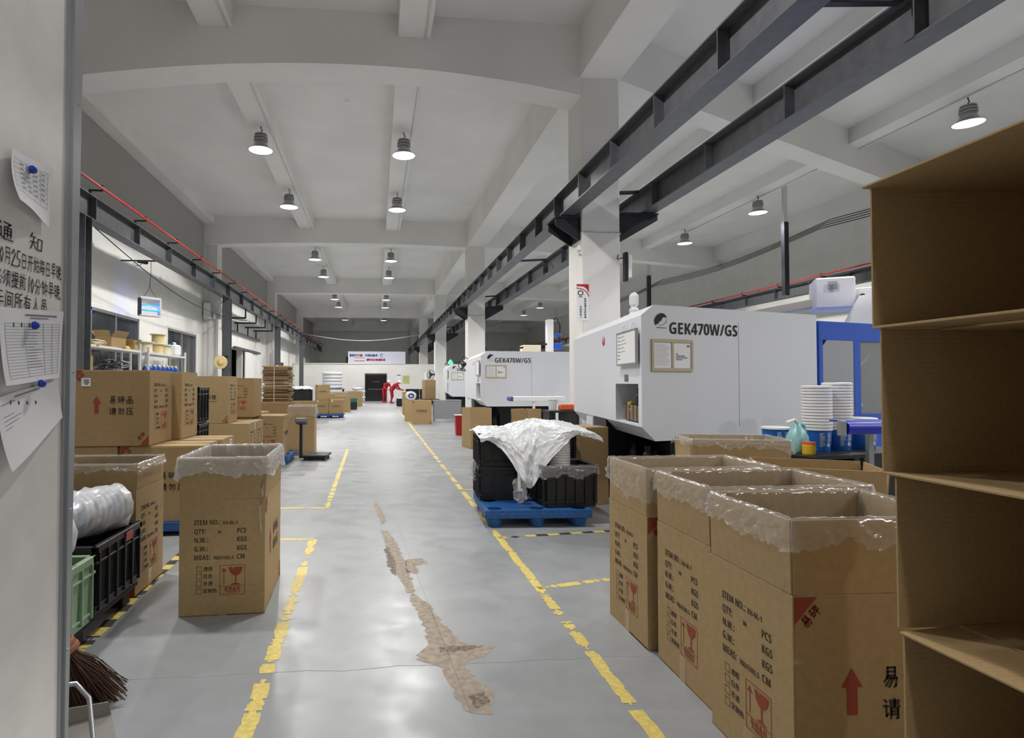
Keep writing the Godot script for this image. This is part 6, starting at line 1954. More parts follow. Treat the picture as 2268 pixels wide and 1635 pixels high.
func build_left_wall_things() -> void:
	side_window(1, 12.75, 15.25, 1.15, 2.9, "aluminium sliding window above the first storage rack")
	side_window(2, 17.25, 19.9, 1.15, 2.88, "aluminium sliding window beside the straw hat pilaster")
	side_window(3, 36.2, 38.2, 1.15, 2.6, "small sliding window far along the side wall")
	var m := MB.new()
	# sliding door leaves beside the dark doorway
	var t := thing("door_3", "white sliding door leaves beside the dark doorway", "door", V(-5.86, 0, 28.2), 0, "", "structure")
	for k in 2:
		m = MB.new()
		m.box(Vector3(0.02 - 0.05 * k + 0.05, 1.35, 0.75 - 1.5 * k), Vector3(0.04, 2.7, 1.5), 0.004)
		var leaf := part(t, "leaf", m, mats.white_paint)
		if k == 0:
			m = MB.new()
			m.box(Vector3(0.1, 1.25, 1.35), Vector3(0.03, 0.14, 0.05), 0.004)
			part(leaf, "handle", m, mats.aluminium)
	m = MB.new()
	m.box(Vector3(0.06, 2.78, 0.8), Vector3(0.12, 0.1, 5.2), 0.004)
	part(t, "track", m, mats.steel_grey)
	# storage racks
	for k in 2:
		var d0: float = [11.2, 14.3][k]
		var L: float = [2.6, 2.65][k]
		t = thing("storage_rack", ["white metal rack with cartons and a tangle of rods", "white metal rack with reels and blue bottles"][k], "rack", V(-5.5, 0, d0 + L / 2))
		for sx in [-1, 1]:
			for sz in [-1, 1]:
				m = MB.new()
				m.box(Vector3(sx * 0.2, 1.1 if k == 0 else 1.08, sz * L / 2), Vector3(0.045, 2.2 if k == 0 else 2.16, 0.045), 0.004)
				part(t, "upright", m, mats.pipe_white)
		for y in [0.3, 0.9, 1.5, 2.02]:
			m = MB.new()
			m.box(Vector3(0, y, 0), Vector3(0.42, 0.05, L), 0.004)
			part(t, "shelf", m, mats.pipe_white)
	var r2 := RandomNumberGenerator.new()
	r2.seed = 99
	# on the first rack
	open_carton("small open carton on the top shelf under the first window", V(-5.48, 2.047, 12.75), 80, {"L": 0.5, "W": 0.35, "H": 0.2, "F": 0.16, "liner": false, "item": [], "arrow": [], "lean": 32.0, "mat": "kraft_dark"})
	open_carton("smaller open carton at the end of the top shelf", V(-5.45, 2.047, 13.58), 95, {"L": 0.24, "W": 0.3, "H": 0.12, "F": 0.14, "liner": false, "item": [], "arrow": [], "lean": 40.0, "mat": "kraft"})
	for k in 5:
		m = MB.new()
		m.box(Vector3.ZERO, Vector3(0.34, 0.02, 0.5), 0.002, ry(r2.randf_range(-20, 20)))
		solo("cardboard_sheet", m, mats.kraft if k % 2 else mats.plastic_cream, "loose flat sheet in the pile at the near end of the top shelf", "cardboard", V(-5.48, 2.057 + k * 0.021, 11.9), 0, "flat sheets on the rack")
	m = MB.new()
	m.lathe([Vector2(0, 0), Vector2(0.12, 0.0), Vector2(0.13, 0.03), Vector2(0.09, 0.07), Vector2(0, 0.075)], 12, Transform3D(Basis().scaled(Vector3(0.7, 1, 1.6)), Vector3.ZERO), true)
	solo("yellow_cloth", m, mats.yellow_plastic, "bright yellow cloth on the top shelf beside the cartons", "cloth", V(-5.4, 2.046, 13.24))
	t = thing("metal_rods", "tangle of dark metal rods and bars on the middle shelf of the first rack", "rods", V(-5.5, 1.526, 12.7), 0, "", "stuff")
	var mk := [MB.new(), MB.new(), MB.new()]
	for k in 46:
		m = mk[k % 3]
		var a := r2.randf_range(-0.5, 0.5)
		var l := r2.randf_range(0.25, 0.6)
		var dir := Vector3(r2.randf_range(-0.22, 0.22), r2.randf_range(-0.12, 0.12), l)
		var c := Vector3(r2.randf_range(-0.08, 0.08), 0.085 + 0.15 * r2.randf(), r2.randf_range(-0.6, 0.55))
		if k % 2 == 0:
			m.tube([c - dir * 0.5, c + Vector3(0.05 * a, 0.05, 0), c + dir * 0.5], 0.014, 6)
		else:
			m.bar(c - dir * 0.5, c + dir * 0.5, 0.022, 0.016, 0.002)
	for k in 3:
		part(t, "rod_pile", mk[k], [mats.cable_black, mats.steel_dark, mats.aluminium][k]).set_meta("kind", "stuff")
	for k in 3:
		m = MB.new()
		m.lathe([Vector2(0, 0), Vector2(0.09, 0), Vector2(0.09, 0.3), Vector2(0.07, 0.34), Vector2(0.02, 0.36), Vector2(0, 0.36)], 16)
		solo("wrapped_cylinder", m, [mats.film_dense, mats.aluminium, mats.kraft_dark][k], ["film wrapped cylinder on the middle shelf", "bright metal canister on the middle shelf", "brown tube standing on the middle shelf"][k], "canister", V(-5.5, 1.526, [11.38, 11.6, 11.82][k]))
	# on the second rack
	for k in 4:
		t = thing("cable_reel", ["cream reel at the near end of the rack beside the yellow cloth", "cream reel in the middle of the rack top", "cream reel under the hat side window", "cream reel lying on another reel"][k], "reel", V(-5.48, 2.046 + (0.25 if k == 3 else 0.0), [14.6, 15.3, 15.85, 15.4][k]), 0, "cream reels on the rack")
		var rr := 0.2
		m = MB.new()
		m.lathe([Vector2(0, 0), Vector2(rr, 0), Vector2(rr, 0.018), Vector2(0, 0.018)], 20)
		m.lathe([Vector2(0, 0.23), Vector2(rr, 0.23), Vector2(rr, 0.248), Vector2(0, 0.248)], 20)
		part(t, "flange", m, mats.plastic_cream).set_meta("kind", "stuff")
		m = MB.new()
		m.lathe([Vector2(rr * 0.75, 0.018), Vector2(rr * 0.75, 0.23)], 20)
		part(t, "winding", m, mats.straw if k % 2 else mats.plastic_cream)
	t = thing("jerry_can", "white plastic jerry can at the end of the second rack", "jerry can", V(-5.45, 2.046, 16.5))
	m = MB.new()
	m.box(Vector3(0, 0.15, 0), Vector3(0.26, 0.3, 0.4), 0.04)
	part(t, "body", m, mats.plastic_white)
	m = MB.new()
	m.tube([Vector3(0, 0.29, -0.12), Vector3(0, 0.35, -0.08), Vector3(0, 0.35, 0.06), Vector3(0, 0.29, 0.1)], 0.022, 8)
	part(t, "handle", m, mats.plastic_white)
	m = MB.new()
	m.lathe([Vector2(0.035, 0.29), Vector2(0.035, 0.34), Vector2(0, 0.345)], 14, Transform3D(Basis(), Vector3(0, 0, 0.15)))
	part(t, "cap", m, mats.pail_blue)
	var bproto: Node3D = null
	for k in 14:
		var at := V(-5.36 - 0.16 * (k % 2), 1.526, 14.55 + 0.15 * k)
		if bproto == null:
			t = thing("blue_bottle", "blue bottle with a white cap on the middle shelf of the second rack", "bottle", at, 0, "blue bottles on the rack")
			m = MB.new()
			m.lathe([Vector2(0, 0), Vector2(0.055, 0), Vector2(0.06, 0.02), Vector2(0.06, 0.15), Vector2(0.03, 0.19), Vector2(0.03, 0.2)], 14)
			part(t, "body", m, mats.bottle_blue)
			m = MB.new()
			m.lathe([Vector2(0.034, 0.195), Vector2(0.034, 0.235), Vector2(0, 0.24)], 12)
			part(t, "cap", m, mats.plastic_white)
			m = MB.new()
			m.lathe([Vector2(0.061, 0.03), Vector2(0.061, 0.07)], 14)
			part(t, "label_band", m, mats.plastic_white)
			bproto = t
		else:
			copy(bproto, "blue_bottle", at, r2.randf() * 360)
	# insect lamp with blue tubes hung from a bracket
	t = thing("insect_lamp", "hanging insect lamp with glowing blue tubes in a white frame", "insect lamp", V(-5.25, 2.86, 14.2), 48)
	m = MB.new()
	m.box(Vector3(0, 0.42, 0), Vector3(0.5, 0.06, 0.12), 0.01)
	m.box(Vector3(0, 0.02, 0), Vector3(0.5, 0.04, 0.12), 0.006)
	part(t, "housing", m, mats.pipe_white).set_meta("kind", "stuff")
	for s in [-1, 1]:
		m = MB.new()
		m.box(Vector3(s * 0.235, 0.22, 0), Vector3(0.04, 0.4, 0.12), 0.006)
		part(t, "end_cap", m, mats.machine_black if s < 0 else mats.pipe_white)
	for y in [0.14, 0.26]:
		m = MB.new()
		m.lathe([Vector2(0, -0.215), Vector2(0.018, -0.215), Vector2(0.018, 0.215), Vector2(0, 0.215)], 12, Transform3D(Basis(Vector3(0, 0, 1), PI / 2), Vector3(0, y, 0)))
		part(t, "blue_tube", m, mats.uv_tube, "glowing blue tube")
	m = MB.new()
	for k in 14:
		m.tube([Vector3(-0.2 + k * 0.031, 0.04, 0.05), Vector3(-0.2 + k * 0.031, 0.39, 0.05)], 0.0022, 4)
	part(t, "wire_grid", m, mats.aluminium).set_meta("kind", "stuff")
	m = MB.new()
	m.tube([Vector3(-0.15, 0.45, 0), Vector3(-0.03, 0.62, 0), Vector3(0, 0.75, 0), Vector3(0.02, 1.0, 0), Vector3(0.02, 1.3, 0)], 0.006, 5)
	m.tube([Vector3(0.15, 0.45, 0), Vector3(0.03, 0.62, 0), Vector3(0, 0.75, 0)], 0.005, 5)
	part(t, "hanging_wire", m, mats.cable_black).set_meta("kind", "stuff")
	var l := OmniLight3D.new()
	l.name = "blue_tube_light"
	l.position = Vector3(0, 0.2, 0.0)
	l.light_color = Color(0.2, 0.55, 1.0)
	l.light_energy = 0.1
	l.light_size = 0.02
	l.omni_range = 70.0
	l.omni_attenuation = 2.0
	l.shadow_enabled = true
	t.add_child(l)
	m = MB.new()
	m.bar(V(-5.25, 4.16, 14.2), V(-5.0, 4.16, 14.2), 0.03, 0.03)
	m.bar(V(-5.25, 4.16, 14.2), V(-5.9, 4.16, 14.2), 0.03, 0.03)
	solo("hanger_arm", m, mats.steel_dark, "thin dark arm from the crane beam holding the insect lamp", "bracket")
	# camera on the wall
	for e in [[V(-5.9, 4.2, 15.0), 75.0, "small dark surveillance camera on the wall above the windows", 0], [V(3.2, 3.38, 8.99), 160.0, "white surveillance camera on the first column under the crane bracket", 1]]:
		t = thing("surveillance_camera", e[2], "camera", e[0], e[1])
		m = MB.new()
		m.tube([Vector3(0, 0, 0), Vector3(0, 0.0, 0.14), Vector3(0, 0.04, 0.18)], 0.015, 6)
		part(t, "bracket", m, mats.pipe_white)
		m = MB.new()
		m.lathe([Vector2(0, -0.12), Vector2(0.04, -0.12), Vector2(0.045, 0.1), Vector2(0.04, 0.13), Vector2(0, 0.13)], 14, Transform3D(Basis(Vector3(1, 0, 0), 1.75), Vector3(0, 0.08, 0.2)))
		part(t, "housing", m, mats.cable_black if e[3] == 0 else mats.plastic_white)
	# electrical boxes and conduits on the pilaster
	t = thing("electrical_box", "white electrical enclosure high on the pilaster", "electrical box", V(-5.74, 3.5, 20.7))
	m = MB.new()
	m.box(Vector3(0, 0.28, 0), Vector3(0.26, 0.56, 0.2), 0.01)
	part(t, "case", m, mats.pipe_white)
	m = MB.new()
	m.box(Vector3(0, 0.28, 0.102), Vector3(0.22, 0.5, 0.01), 0.003)
	part(t, "door", m, mats.plastic_white)
	t = thing("electrical_box", "smaller white junction box beside the tall enclosure", "electrical box", V(-5.42, 3.5, 20.72))
	m = MB.new()
	m.box(Vector3(0, 0.12, 0), Vector3(0.24, 0.24, 0.16), 0.01)
	part(t, "case", m, mats.pipe_white)
	m = MB.new()
	for k in 4:
		m.box(Vector3(0, 0.06 + k * 0.03, 0.082), Vector3(0.14, 0.006, 0.006))
	part(t, "vent_slots", m, mats.print_grey).set_meta("kind", "stuff")
	for e in [[-5.74, 20.74, 0.0, 3.5], [-5.74, 20.74, 4.06, 6.2], [-5.42, 20.74, 0.0, 3.5], [-5.55, 32.3, 0.0, 5.5]]:
		m = MB.new()
		m.tube([V(e[0], e[2], e[1]), V(e[0], e[3], e[1])], 0.016, 6)
		solo("conduit_pipe", m, mats.pipe_white, "thin vertical conduit on a wall pilaster", "pipe", Vector3.ZERO, 0, "conduits on the pilasters")
	var pts := []
	for i in 17:
		var s := i / 16.0
		pts.append(V(-5.02 - 0.22 * s, 4.1 - 0.5 * s - 0.25 * sin(PI * s), 11.0 + 9.6 * s))
	m = MB.new()
	m.tube(pts, 0.011, 5)
	solo("slack_cable", m, mats.cable_black, "slack dark cable drooping under the crane beam toward the enclosure", "cable")
	m = MB.new()
	m.tube([V(-5.42, 3.75, 20.72), V(-5.35, 4.0, 20.6), V(-5.2, 4.05, 20.5), V(-5.17, 4.1, 20.45)], 0.025, 8)
	solo("flexible_conduit", m, mats.pipe_white, "thick white flexible conduit from junction box to crane beam", "conduit")
	m = MB.new()
	m.tube([V(-5.3, 3.62, 20.7), V(-5.1, 3.55, 21.3), V(-5.05, 3.62, 22.6), V(-5.1, 3.75, 24.0)], 0.016, 6)
	solo("flexible_conduit", m, mats.pipe_white, "thin white cable looping from the junction box past the post", "conduit")
	# straw hat
	t = thing("straw_hat", "round straw hat hung on a steel post before the dark doorway", "hat", V(-5.14, 2.0, 20.04), 0)
	m = MB.new()
	var xf := Transform3D(Basis(Vector3(1, 0, 0), PI / 2).rotated(Vector3.UP, 0.5), Vector3.ZERO)
	m.lathe([Vector2(0.0, 0.09), Vector2(0.06, 0.085), Vector2(0.09, 0.06), Vector2(0.1, 0.02), Vector2(0.12, 0.01), Vector2(0.22, 0.03), Vector2(0.225, 0.025), Vector2(0.12, 0.0), Vector2(0.0, 0.0)], 28, xf, true)
	part(t, "brim_and_crown", m, mats.straw)
	m = MB.new()
	m.lathe([Vector2(0.101, 0.015), Vector2(0.1, 0.035)], 28, xf)
	part(t, "band", m, mats.bristle_wrap)
	m = MB.new()
	m.box(V(-5.06, 2.2, 20.125), Vector3(0.26, 0.05, 0.1), 0.005)
	solo("hook_bracket", m, mats.machine_black, "black bracket holding the straw hat on the steel post", "bracket")
	# angle brackets between wall and crane beam
	for d in [23.2, 25.2, 27.2, 29.0]:
		m = MB.new()
		m.bar(V(-5.9, 3.82, d), V(-5.0, 3.82, d), 0.06, 0.06, 0.004)
		m.bar(V(-5.78, 3.82, d), V(-5.78, 3.45, d), 0.05, 0.05, 0.004)
		m.bar(V(-5.02, 3.82, d), V(-5.02, 4.15, d), 0.05, 0.05, 0.004)
		solo("angle_bracket", m, mats.machine_black, "black angle bracket between the wall and crane beam above the doorway", "bracket", Vector3.ZERO, 0, "angle brackets above the doorway")
	m = MB.new()
	m.bar(V(-5.8, 3.42, 21.6), V(-5.8, 3.42, 30.0), 0.06, 0.08, 0.004)
	solo("cable_tray", m, mats.steel_grey, "grey cable tray above the sliding door leaves", "cable tray")
	# switched fly lamps on further pilasters
	for e in [[-5.35, 32.2], [-5.35, 43.5]]:
		m = MB.new()
		m.box(Vector3.ZERO, Vector3(0.3, 0.75, 0.18), 0.03)
		solo("wall_unit", m, mats.pipe_white, "pale wall unit hung on a distant pilaster" if e[1] < 40 else "pale wall unit hung beside the partition", "wall unit", V(e[0], 2.75, e[1] - 0.1))

# ---- people
func person(label: String, at: Vector3, turn: float, bend: float, sd: int) -> void:
	var t := thing("person", label, "person", at, turn)
	# joints: body bends forward over the table (toward +x)
	var c := cos(bend)
	var s := sin(bend)
	var hip := Vector3(0, 0.88, 0)
	var up := Vector3(s, c, 0)
	var chest := hip + up * 0.36
	var neck := hip + up * 0.53
	var head := neck + (up + Vector3(0.35, 0.1, 0)).normalized() * 0.17
	var bones := []
	for z in [-1.0, 1.0]:
		var kn := Vector3(0.05, 0.47, z * 0.1)
		bones.append([hip + Vector3(0, 0, z * 0.09), kn, 0.095, 0.065])
		bones.append([kn, Vector3(-0.03 + 0.06 * z, 0.07, z * 0.11), 0.065, 0.045])
		bones.append([Vector3(-0.05 + 0.06 * z, 0.035, z * 0.11), Vector3(0.15 + 0.06 * z, 0.03, z * 0.12), 0.04, 0.032])
		var sh := hip + up * 0.47 + Vector3(0, 0, z * 0.19)
		var el := sh + Vector3(0.12, -0.26, z * 0.05)
		var wr := el + Vector3(0.22, -0.08, -z * 0.06)
		bones.append([sh, el, 0.06, 0.048])
		bones.append([el, wr, 0.048, 0.034])
		bones.append([hip + up * 0.45, sh, 0.09, 0.06])
		for f in 4:
			bones.append([wr, wr + Vector3(0.14 - 0.012 * absf(f - 1.5), -0.03, (f - 1.5) * 0.026), 0.022, 0.01])
		bones.append([wr, wr + Vector3(0.07, 0.0, -z * 0.06), 0.02, 0.011])
	bones.append([hip, chest, 0.14, 0.15])
	bones.append([chest, hip + up * 0.46, 0.15, 0.11])
	bones.append([neck, head, 0.055, 0.06])
	var hb := bones.duplicate()
	var body := blob(hb, 0.024)
	part(t, "body", body, mats.red_cloth, "red work suit")
	# head, built apart with its features joined in one surface
	var hm := MB.new()
	hm.lathe([Vector2(0, -0.115), Vector2(0.045, -0.1), Vector2(0.07, -0.06), Vector2(0.082, 0.0), Vector2(0.078, 0.06), Vector2(0.05, 0.1), Vector2(0, 0.115)], 18, Transform3D(Basis(Vector3(0, 0, 1), -bend - 0.3).scaled_local(Vector3(1.12, 1, 0.95)), head), true)
	var q := Basis(Vector3(0, 0, 1), -bend - 0.3)
	hm.box(head + q * Vector3(0.092, -0.01, 0), Vector3(0.03, 0.045, 0.026), 0.008, q)
	hm.box(head + q * Vector3(0.083, -0.06, 0), Vector3(0.01, 0.012, 0.045), 0.004, q)
	for z in [-1, 1]:
		hm.box(head + q * Vector3(0, -0.005, z * 0.08), Vector3(0.03, 0.055, 0.016), 0.006, q)
	part(t, "head", hm, mats.skin)
	hm = MB.new()
	for z in [-1, 1]:
		hm.box(head + q * Vector3(0.085, 0.02, z * 0.032), Vector3(0.01, 0.01, 0.024), 0.003, q)
	part(t, "eyes", hm, mats.ink_dark).set_meta("kind", "stuff")
	hm = MB.new()
	hm.lathe([Vector2(0.094, 0.02), Vector2(0.1, 0.05), Vector2(0.085, 0.1), Vector2(0.05, 0.128), Vector2(0, 0.135)], 18, Transform3D(Basis(Vector3(0, 0, 1), -bend - 0.2).scaled_local(Vector3(1.12, 1, 1)), head), true)
	part(t, "cap", hm, mats.cloth_white, "white work cap")
	hm = MB.new()
	for z in [-1, 1]:
		var a: Vector3 = hip + up * 0.47 + Vector3(0.12, -0.26, z * 0.24)
		var w: Vector3 = hip + up * 0.47 + Vector3(0, 0, z * 0.19) + Vector3(0.34, -0.34, -z * 0.01)
		hm.tube([w - Vector3(0.02, 0.005, 0), w + Vector3(0.03, -0.005, 0)], 0.041, 10)
	part(t, "cuffs", hm, mats.cloth_white).set_meta("kind", "stuff")

# surface of joined tapered bones, meshed on a grid as surface nets
func blob(bones: Array, cell: float) -> ArrayMesh:
	var lo := Vector3.ONE * 1e9
	var hi := -lo
	for b in bones:
		for k in 2:
			lo = lo.min(b[k] - Vector3.ONE * (b[2] + cell * 3))
			hi = hi.max(b[k] + Vector3.ONE * (b[2] + cell * 3))
	var n := Vector3i(((hi - lo) / cell).ceil()) + Vector3i.ONE
	var f := PackedFloat32Array()
	f.resize(n.x * n.y * n.z)
	f.fill(1e3)
	var K := 0.035
	for b in bones:
		var p0: Vector3 = b[0]
		var p1: Vector3 = b[1]
		var r0: float = b[2]
		var r1: float = b[3]
		var mg := maxf(r0, r1) + 0.09
		var a := Vector3i(((p0.min(p1) - Vector3.ONE * mg - lo) / cell).floor()).clamp(Vector3i.ZERO, n - Vector3i.ONE)
		var z := Vector3i(((p0.max(p1) + Vector3.ONE * mg - lo) / cell).ceil()).clamp(Vector3i.ZERO, n - Vector3i.ONE)
		var d := p1 - p0
		var dd := maxf(d.length_squared(), 1e-9)
		for k in range(a.z, z.z + 1):
			for j in range(a.y, z.y + 1):
				for i in range(a.x, z.x + 1):
					var p := lo + Vector3(i, j, k) * cell
					var t := clampf((p - p0).dot(d) / dd, 0, 1)
					var v := p.distance_to(p0 + d * t) - lerpf(r0, r1, t)
					var id := i + n.x * (j + n.y * k)
					var o := f[id]
					var h := clampf(0.5 + 0.5 * (o - v) / K, 0, 1)
					f[id] = lerpf(o, v, h) - K * h * (1 - h) if absf(o - v) < K else minf(o, v)
	var vid := {}
	var vs := []
	for k in n.z - 1:
		for j in n.y - 1:
			for i in n.x - 1:
				var c := 0
				var sum := Vector3.ZERO
				var vals := []
				var mask := 0
				for q in 8:
					var v := f[(i + (q & 1)) + n.x * ((j + ((q >> 1) & 1)) + n.y * (k + (q >> 2)))]
					vals.append(v)
					if v < 0:
						mask |= 1 << q
				if mask == 0 or mask == 255:
					continue
				for e in [[0, 1], [2, 3], [4, 5], [6, 7], [0, 2], [1, 3], [4, 6], [5, 7], [0, 4], [1, 5], [2, 6], [3, 7]]:
					var va: float = vals[e[0]]
					var vb: float = vals[e[1]]
					if (va < 0) != (vb < 0):
						var t := va / (va - vb)
						var pa := Vector3(e[0] & 1, (e[0] >> 1) & 1, e[0] >> 2)
						var pb := Vector3(e[1] & 1, (e[1] >> 1) & 1, e[1] >> 2)
						sum += pa.lerp(pb, t)
						c += 1
				vid[Vector3i(i, j, k)] = vs.size()
				vs.append(lo + (Vector3(i, j, k) + sum / c) * cell)
	var tris := []
	for cell_i in vid:
		var i: int = cell_i.x
		var j: int = cell_i.y
		var k: int = cell_i.z
		var v0 := f[i + n.x * (j + n.y * k)]
		for ax in 3:
			var st: Vector3i = [Vector3i(1, 0, 0), Vector3i(0, 1, 0), Vector3i(0, 0, 1)][ax]
			var u: Vector3i = [Vector3i(0, 1, 0), Vector3i(0, 0, 1), Vector3i(1, 0, 0)][ax]
			var w: Vector3i = [Vector3i(0, 0, 1), Vector3i(1, 0, 0), Vector3i(0, 1, 0)][ax]
			var e: Vector3i = cell_i + st
			var v1 := f[e.x + n.x * (e.y + n.y * e.z)]
			if (v0 < 0) == (v1 < 0):
				continue
			var q := [cell_i, cell_i - u, cell_i - u - w, cell_i - w]
			if q.any(func(x): return not vid.has(x)):
				continue
			var ids := q.map(func(x): return vid[x])
			if v0 < 0:
				tris.append_array([ids[0], ids[1], ids[2], ids[0], ids[2], ids[3]])
			else:
				tris.append_array([ids[0], ids[2], ids[1], ids[0], ids[3], ids[2]])
	var nr := []
	nr.resize(vs.size())
	nr.fill(Vector3.ZERO)
	for x in range(0, tris.size(), 3):
		var nn: Vector3 = (vs[tris[x + 2]] - vs[tris[x]]).cross(vs[tris[x + 1]] - vs[tris[x]])
		for y in 3:
			nr[tris[x + y]] += nn
	var m := MB.new()
	for x in tris:
		m.vn(vs[x], nr[x].normalized())
	return m.mesh()

# ---- far end of the aisle
func build_far_end() -> void:
	var m: MB
	# banner above the doorway
	var t := thing("wall_banner", "white banner with blue and red slogans above the partition doorway", "banner", V(0.05, 2.66, 42.28))
	m = MB.new()
	m.box(Vector3(0, 0.45, 0), Vector3(4.1, 0.9, 0.03), 0.004)
	part(t, "board", m, M("banner_white", C(206, 210, 224), 0.5))
	for k in 2:
		m = MB.new()
		var ids := SIGNS.keys()
		for i in 11:
			if i == 5:
				continue
			var red: bool = i >= 3 and i < 5
			if red == (k == 1):
				sign_at(m, ids[(i * 7) % ids.size()], -1.95 + i * 0.185, 0.53, 0.17, 0.03, Transform3D(), 0.018)
		if k == 1:
			for i in 8:
				sign_at(m, ids[(i * 5 + 3) % ids.size()], -0.75 + i * 0.17, 0.22, 0.16, 0.032, Transform3D(), 0.018)
			m.stroke([Vector2(-1.6, 0.44), Vector2(-0.88, 0.44)], 0.03, Transform3D(), 0.018)
			m.stroke([Vector2(-1.6, 0.22), Vector2(-0.88, 0.22)], 0.05, Transform3D(), 0.018)
		else:
			var rg := []
			for q in 14:
				rg.append(Vector2(0.35 + 0.1 * cos(0.6 + q * 0.36), 0.62 + 0.1 * sin(0.6 + q * 0.36)))
			m.stroke(rg, 0.04, Transform3D(), 0.018)
		part(t, ["blue_slogan", "red_slogan"][k], m, [mats.print_blue, mats.print_red][k]).set_meta("kind", "stuff")
	m = MB.new()
	var pts := []
	for i in 15:
		var s := i / 14.0
		pts.append(V(lerpf(-5.0, 3.05, s), 4.75 - 0.45 * sin(PI * s), 41.8))
	m.tube(pts, 0.03, 6)
	solo("slung_cable", m, mats.pipe_white, "pale cable slung across the aisle above the banner", "cable")
	m = MB.new()
	m.box(V(-2.35, 3.3, 56.4), Vector3(0.9, 1.0, 0.1), 0.01)
	solo("dark_duct", m, mats.machine_black, "dark rectangular opening cover above the partition beside the banner", "duct")
	# workers at the table
	person("person in a red suit and white cap bending beside the dark doorway", V(0.55, 0, 39.4), -60, 0.75, 1)
	person("person in a red suit and white cap leaning over the crates", V(0.98, 0, 37.8), -20, 0.8, 2)
	# table with dark crates
	for k in 4:
		crate(["dark crate on the floor beside the two workers", "dark crate stacked beside the two workers", "dark crate near the far column", "dark crate stacked near the far column"][k], V(2.4 + 0.95 * (k / 2), 0.45 * (k % 2), 38.8), 0, mats.crate_black, 0.9, 0.6, 0.445)
		if k % 2:
			m = MB.new()
			m.box(Vector3.ZERO, Vector3(0.8, 0.05, 0.5), 0.02)
			solo("film_cover", m, mats.white_sheet, "white film laid over the crate beside the workers" if k == 1 else "white film laid over the crate near the far column", "plastic sheet", V(2.4 + 0.95 * (k / 2), 0.925, 38.8))
	crate("low dark crate with white rags by the aisle tape", V(1.55, 0, 33.2), 0, mats.crate_black, 0.8, 0.6, 0.42)
	m = MB.new()
	m.box(V(1.5, 0.455, 33.15), Vector3(0.7, 0.06, 0.5), 0.025, ry(8))
	m.box(V(1.75, 0.30, 32.86), Vector3(0.2, 0.28, 0.03), 0.01, ry(4))
	solo("white_rag", m, mats.white_sheet, "white rag hanging over the low dark crate", "rag")
	# posters by the doorway
	t = thing("wall_poster", "pale green notice on the partition beside the doorway", "poster", V(2.15, 1.3, 42.3))
	m = MB.new()
	m.box(Vector3(0, 0.27, 0), Vector3(0.5, 0.55, 0.01))
	part(t, "sheet", m, M("poster_green", C(186, 202, 122), 0.6))
	m = MB.new()
	for k in 6:
		m.stroke([Vector2(-0.18, 0.45 - k * 0.06), Vector2(0.16, 0.45 - k * 0.06)], 0.012, Transform3D(), 0.007)
	part(t, "printing", m, mats.print_grey).set_meta("kind", "stuff")
	t = thing("wall_poster", "narrow white notice with a blue foot beside the green one", "poster", V(1.62, 1.25, 42.3))
	m = MB.new()
	m.box(Vector3(0, 0.33, 0), Vector3(0.26, 0.66, 0.01))
	part(t, "sheet", m, mats.paper)
	m = MB.new()
	m.box(Vector3(0, 0.07, 0.007), Vector3(0.26, 0.14, 0.002))
	m.box(Vector3(0, 0.62, 0.007), Vector3(0.26, 0.06, 0.002))
	part(t, "blue_print", m, mats.print_blue).set_meta("kind", "stuff")
	# storage beyond the cartons
	for k in 5:
		m = MB.new()
		m.lathe([Vector2(0, 0), Vector2(0.62, 0), Vector2(0.66, 0.05), Vector2(0.66, 0.15), Vector2(0.6, 0.2), Vector2(0, 0.2)], 8, Transform3D(ry(22.5), Vector3.ZERO), true)
		solo("white_sack", m, mats.white_sheet, "white bulging sack piled on the rack before the partition", "sack", V(-2.75, 0.96 + 0.21 * k, 37.5), 0, "white sacks piled high")
	t = thing("low_table", "low grey table carrying the piled white sacks", "table", V(-2.75, 0, 37.5))
	m = MB.new()
	m.box(Vector3(0, 0.93, 0), Vector3(1.5, 0.05, 1.2), 0.005)
	part(t, "top", m, mats.steel_grey)
	for sx in [-1, 1]:
		for sz in [-1, 1]:
			m = MB.new()
			m.box(Vector3(sx * 0.68, 0.45, sz * 0.52), Vector3(0.06, 0.9, 0.06), 0.004)
			part(t, "leg", m, mats.steel_dark)
	closed_carton("brown carton standing beyond the far pallet", V(-1.55, 0, 27.0), 6, {"L": 0.75, "W": 0.6, "H": 0.75, "mat": "kraft_dark"})
	open_carton("open brown carton with film before the sacks", V(-1.85, 0, 30.5), -5, {"L": 0.9, "W": 0.6, "H": 0.7, "F": 0.15, "item": [], "arrow": [], "seed": 61, "mat": "kraft_dark"})
	closed_carton("tall brown carton beside the green crate", V(-1.25, 0, 33.5), 3, {"L": 0.95, "W": 0.6, "H": 0.85, "mat": "kraft"})
	crate("dark crate under the green crate", V(-1.2, 0, 29.2), 0, mats.crate_black, 0.52, 0.42, 0.36)
	crate("teal green crate stacked on the dark crate", V(-1.2, 0.362, 29.2), 0, mats.crate_teal, 0.5, 0.4, 0.2)
	for k in 5:
		m = MB.new()
		m.lathe([Vector2(0, 0), Vector2(0.36, 0), Vector2(0.42, 0.06), Vector2(0.4, 0.16), Vector2(0.3, 0.2), Vector2(0, 0.2)], 9, Transform3D(Basis().scaled(Vector3(1, 1, 0.7)), Vector3.ZERO), true)
		solo("white_sack", m, mats.white_sheet, "white sack in the heap beside the dark doorway", "sack", V(-1.25 + 0.12 * (k % 2) - 0.0 * k, 0.205 * k, 40.5), 0, "white sacks beside the doorway")
	# machine side, middle distance
	closed_carton("brown carton standing on the aisle tape in the middle distance", V(1.47, 0, 18.95), -3, {"L": 0.62, "W": 0.5, "H": 0.76, "maker": ["+z"], "mat": "kraft_dark"})
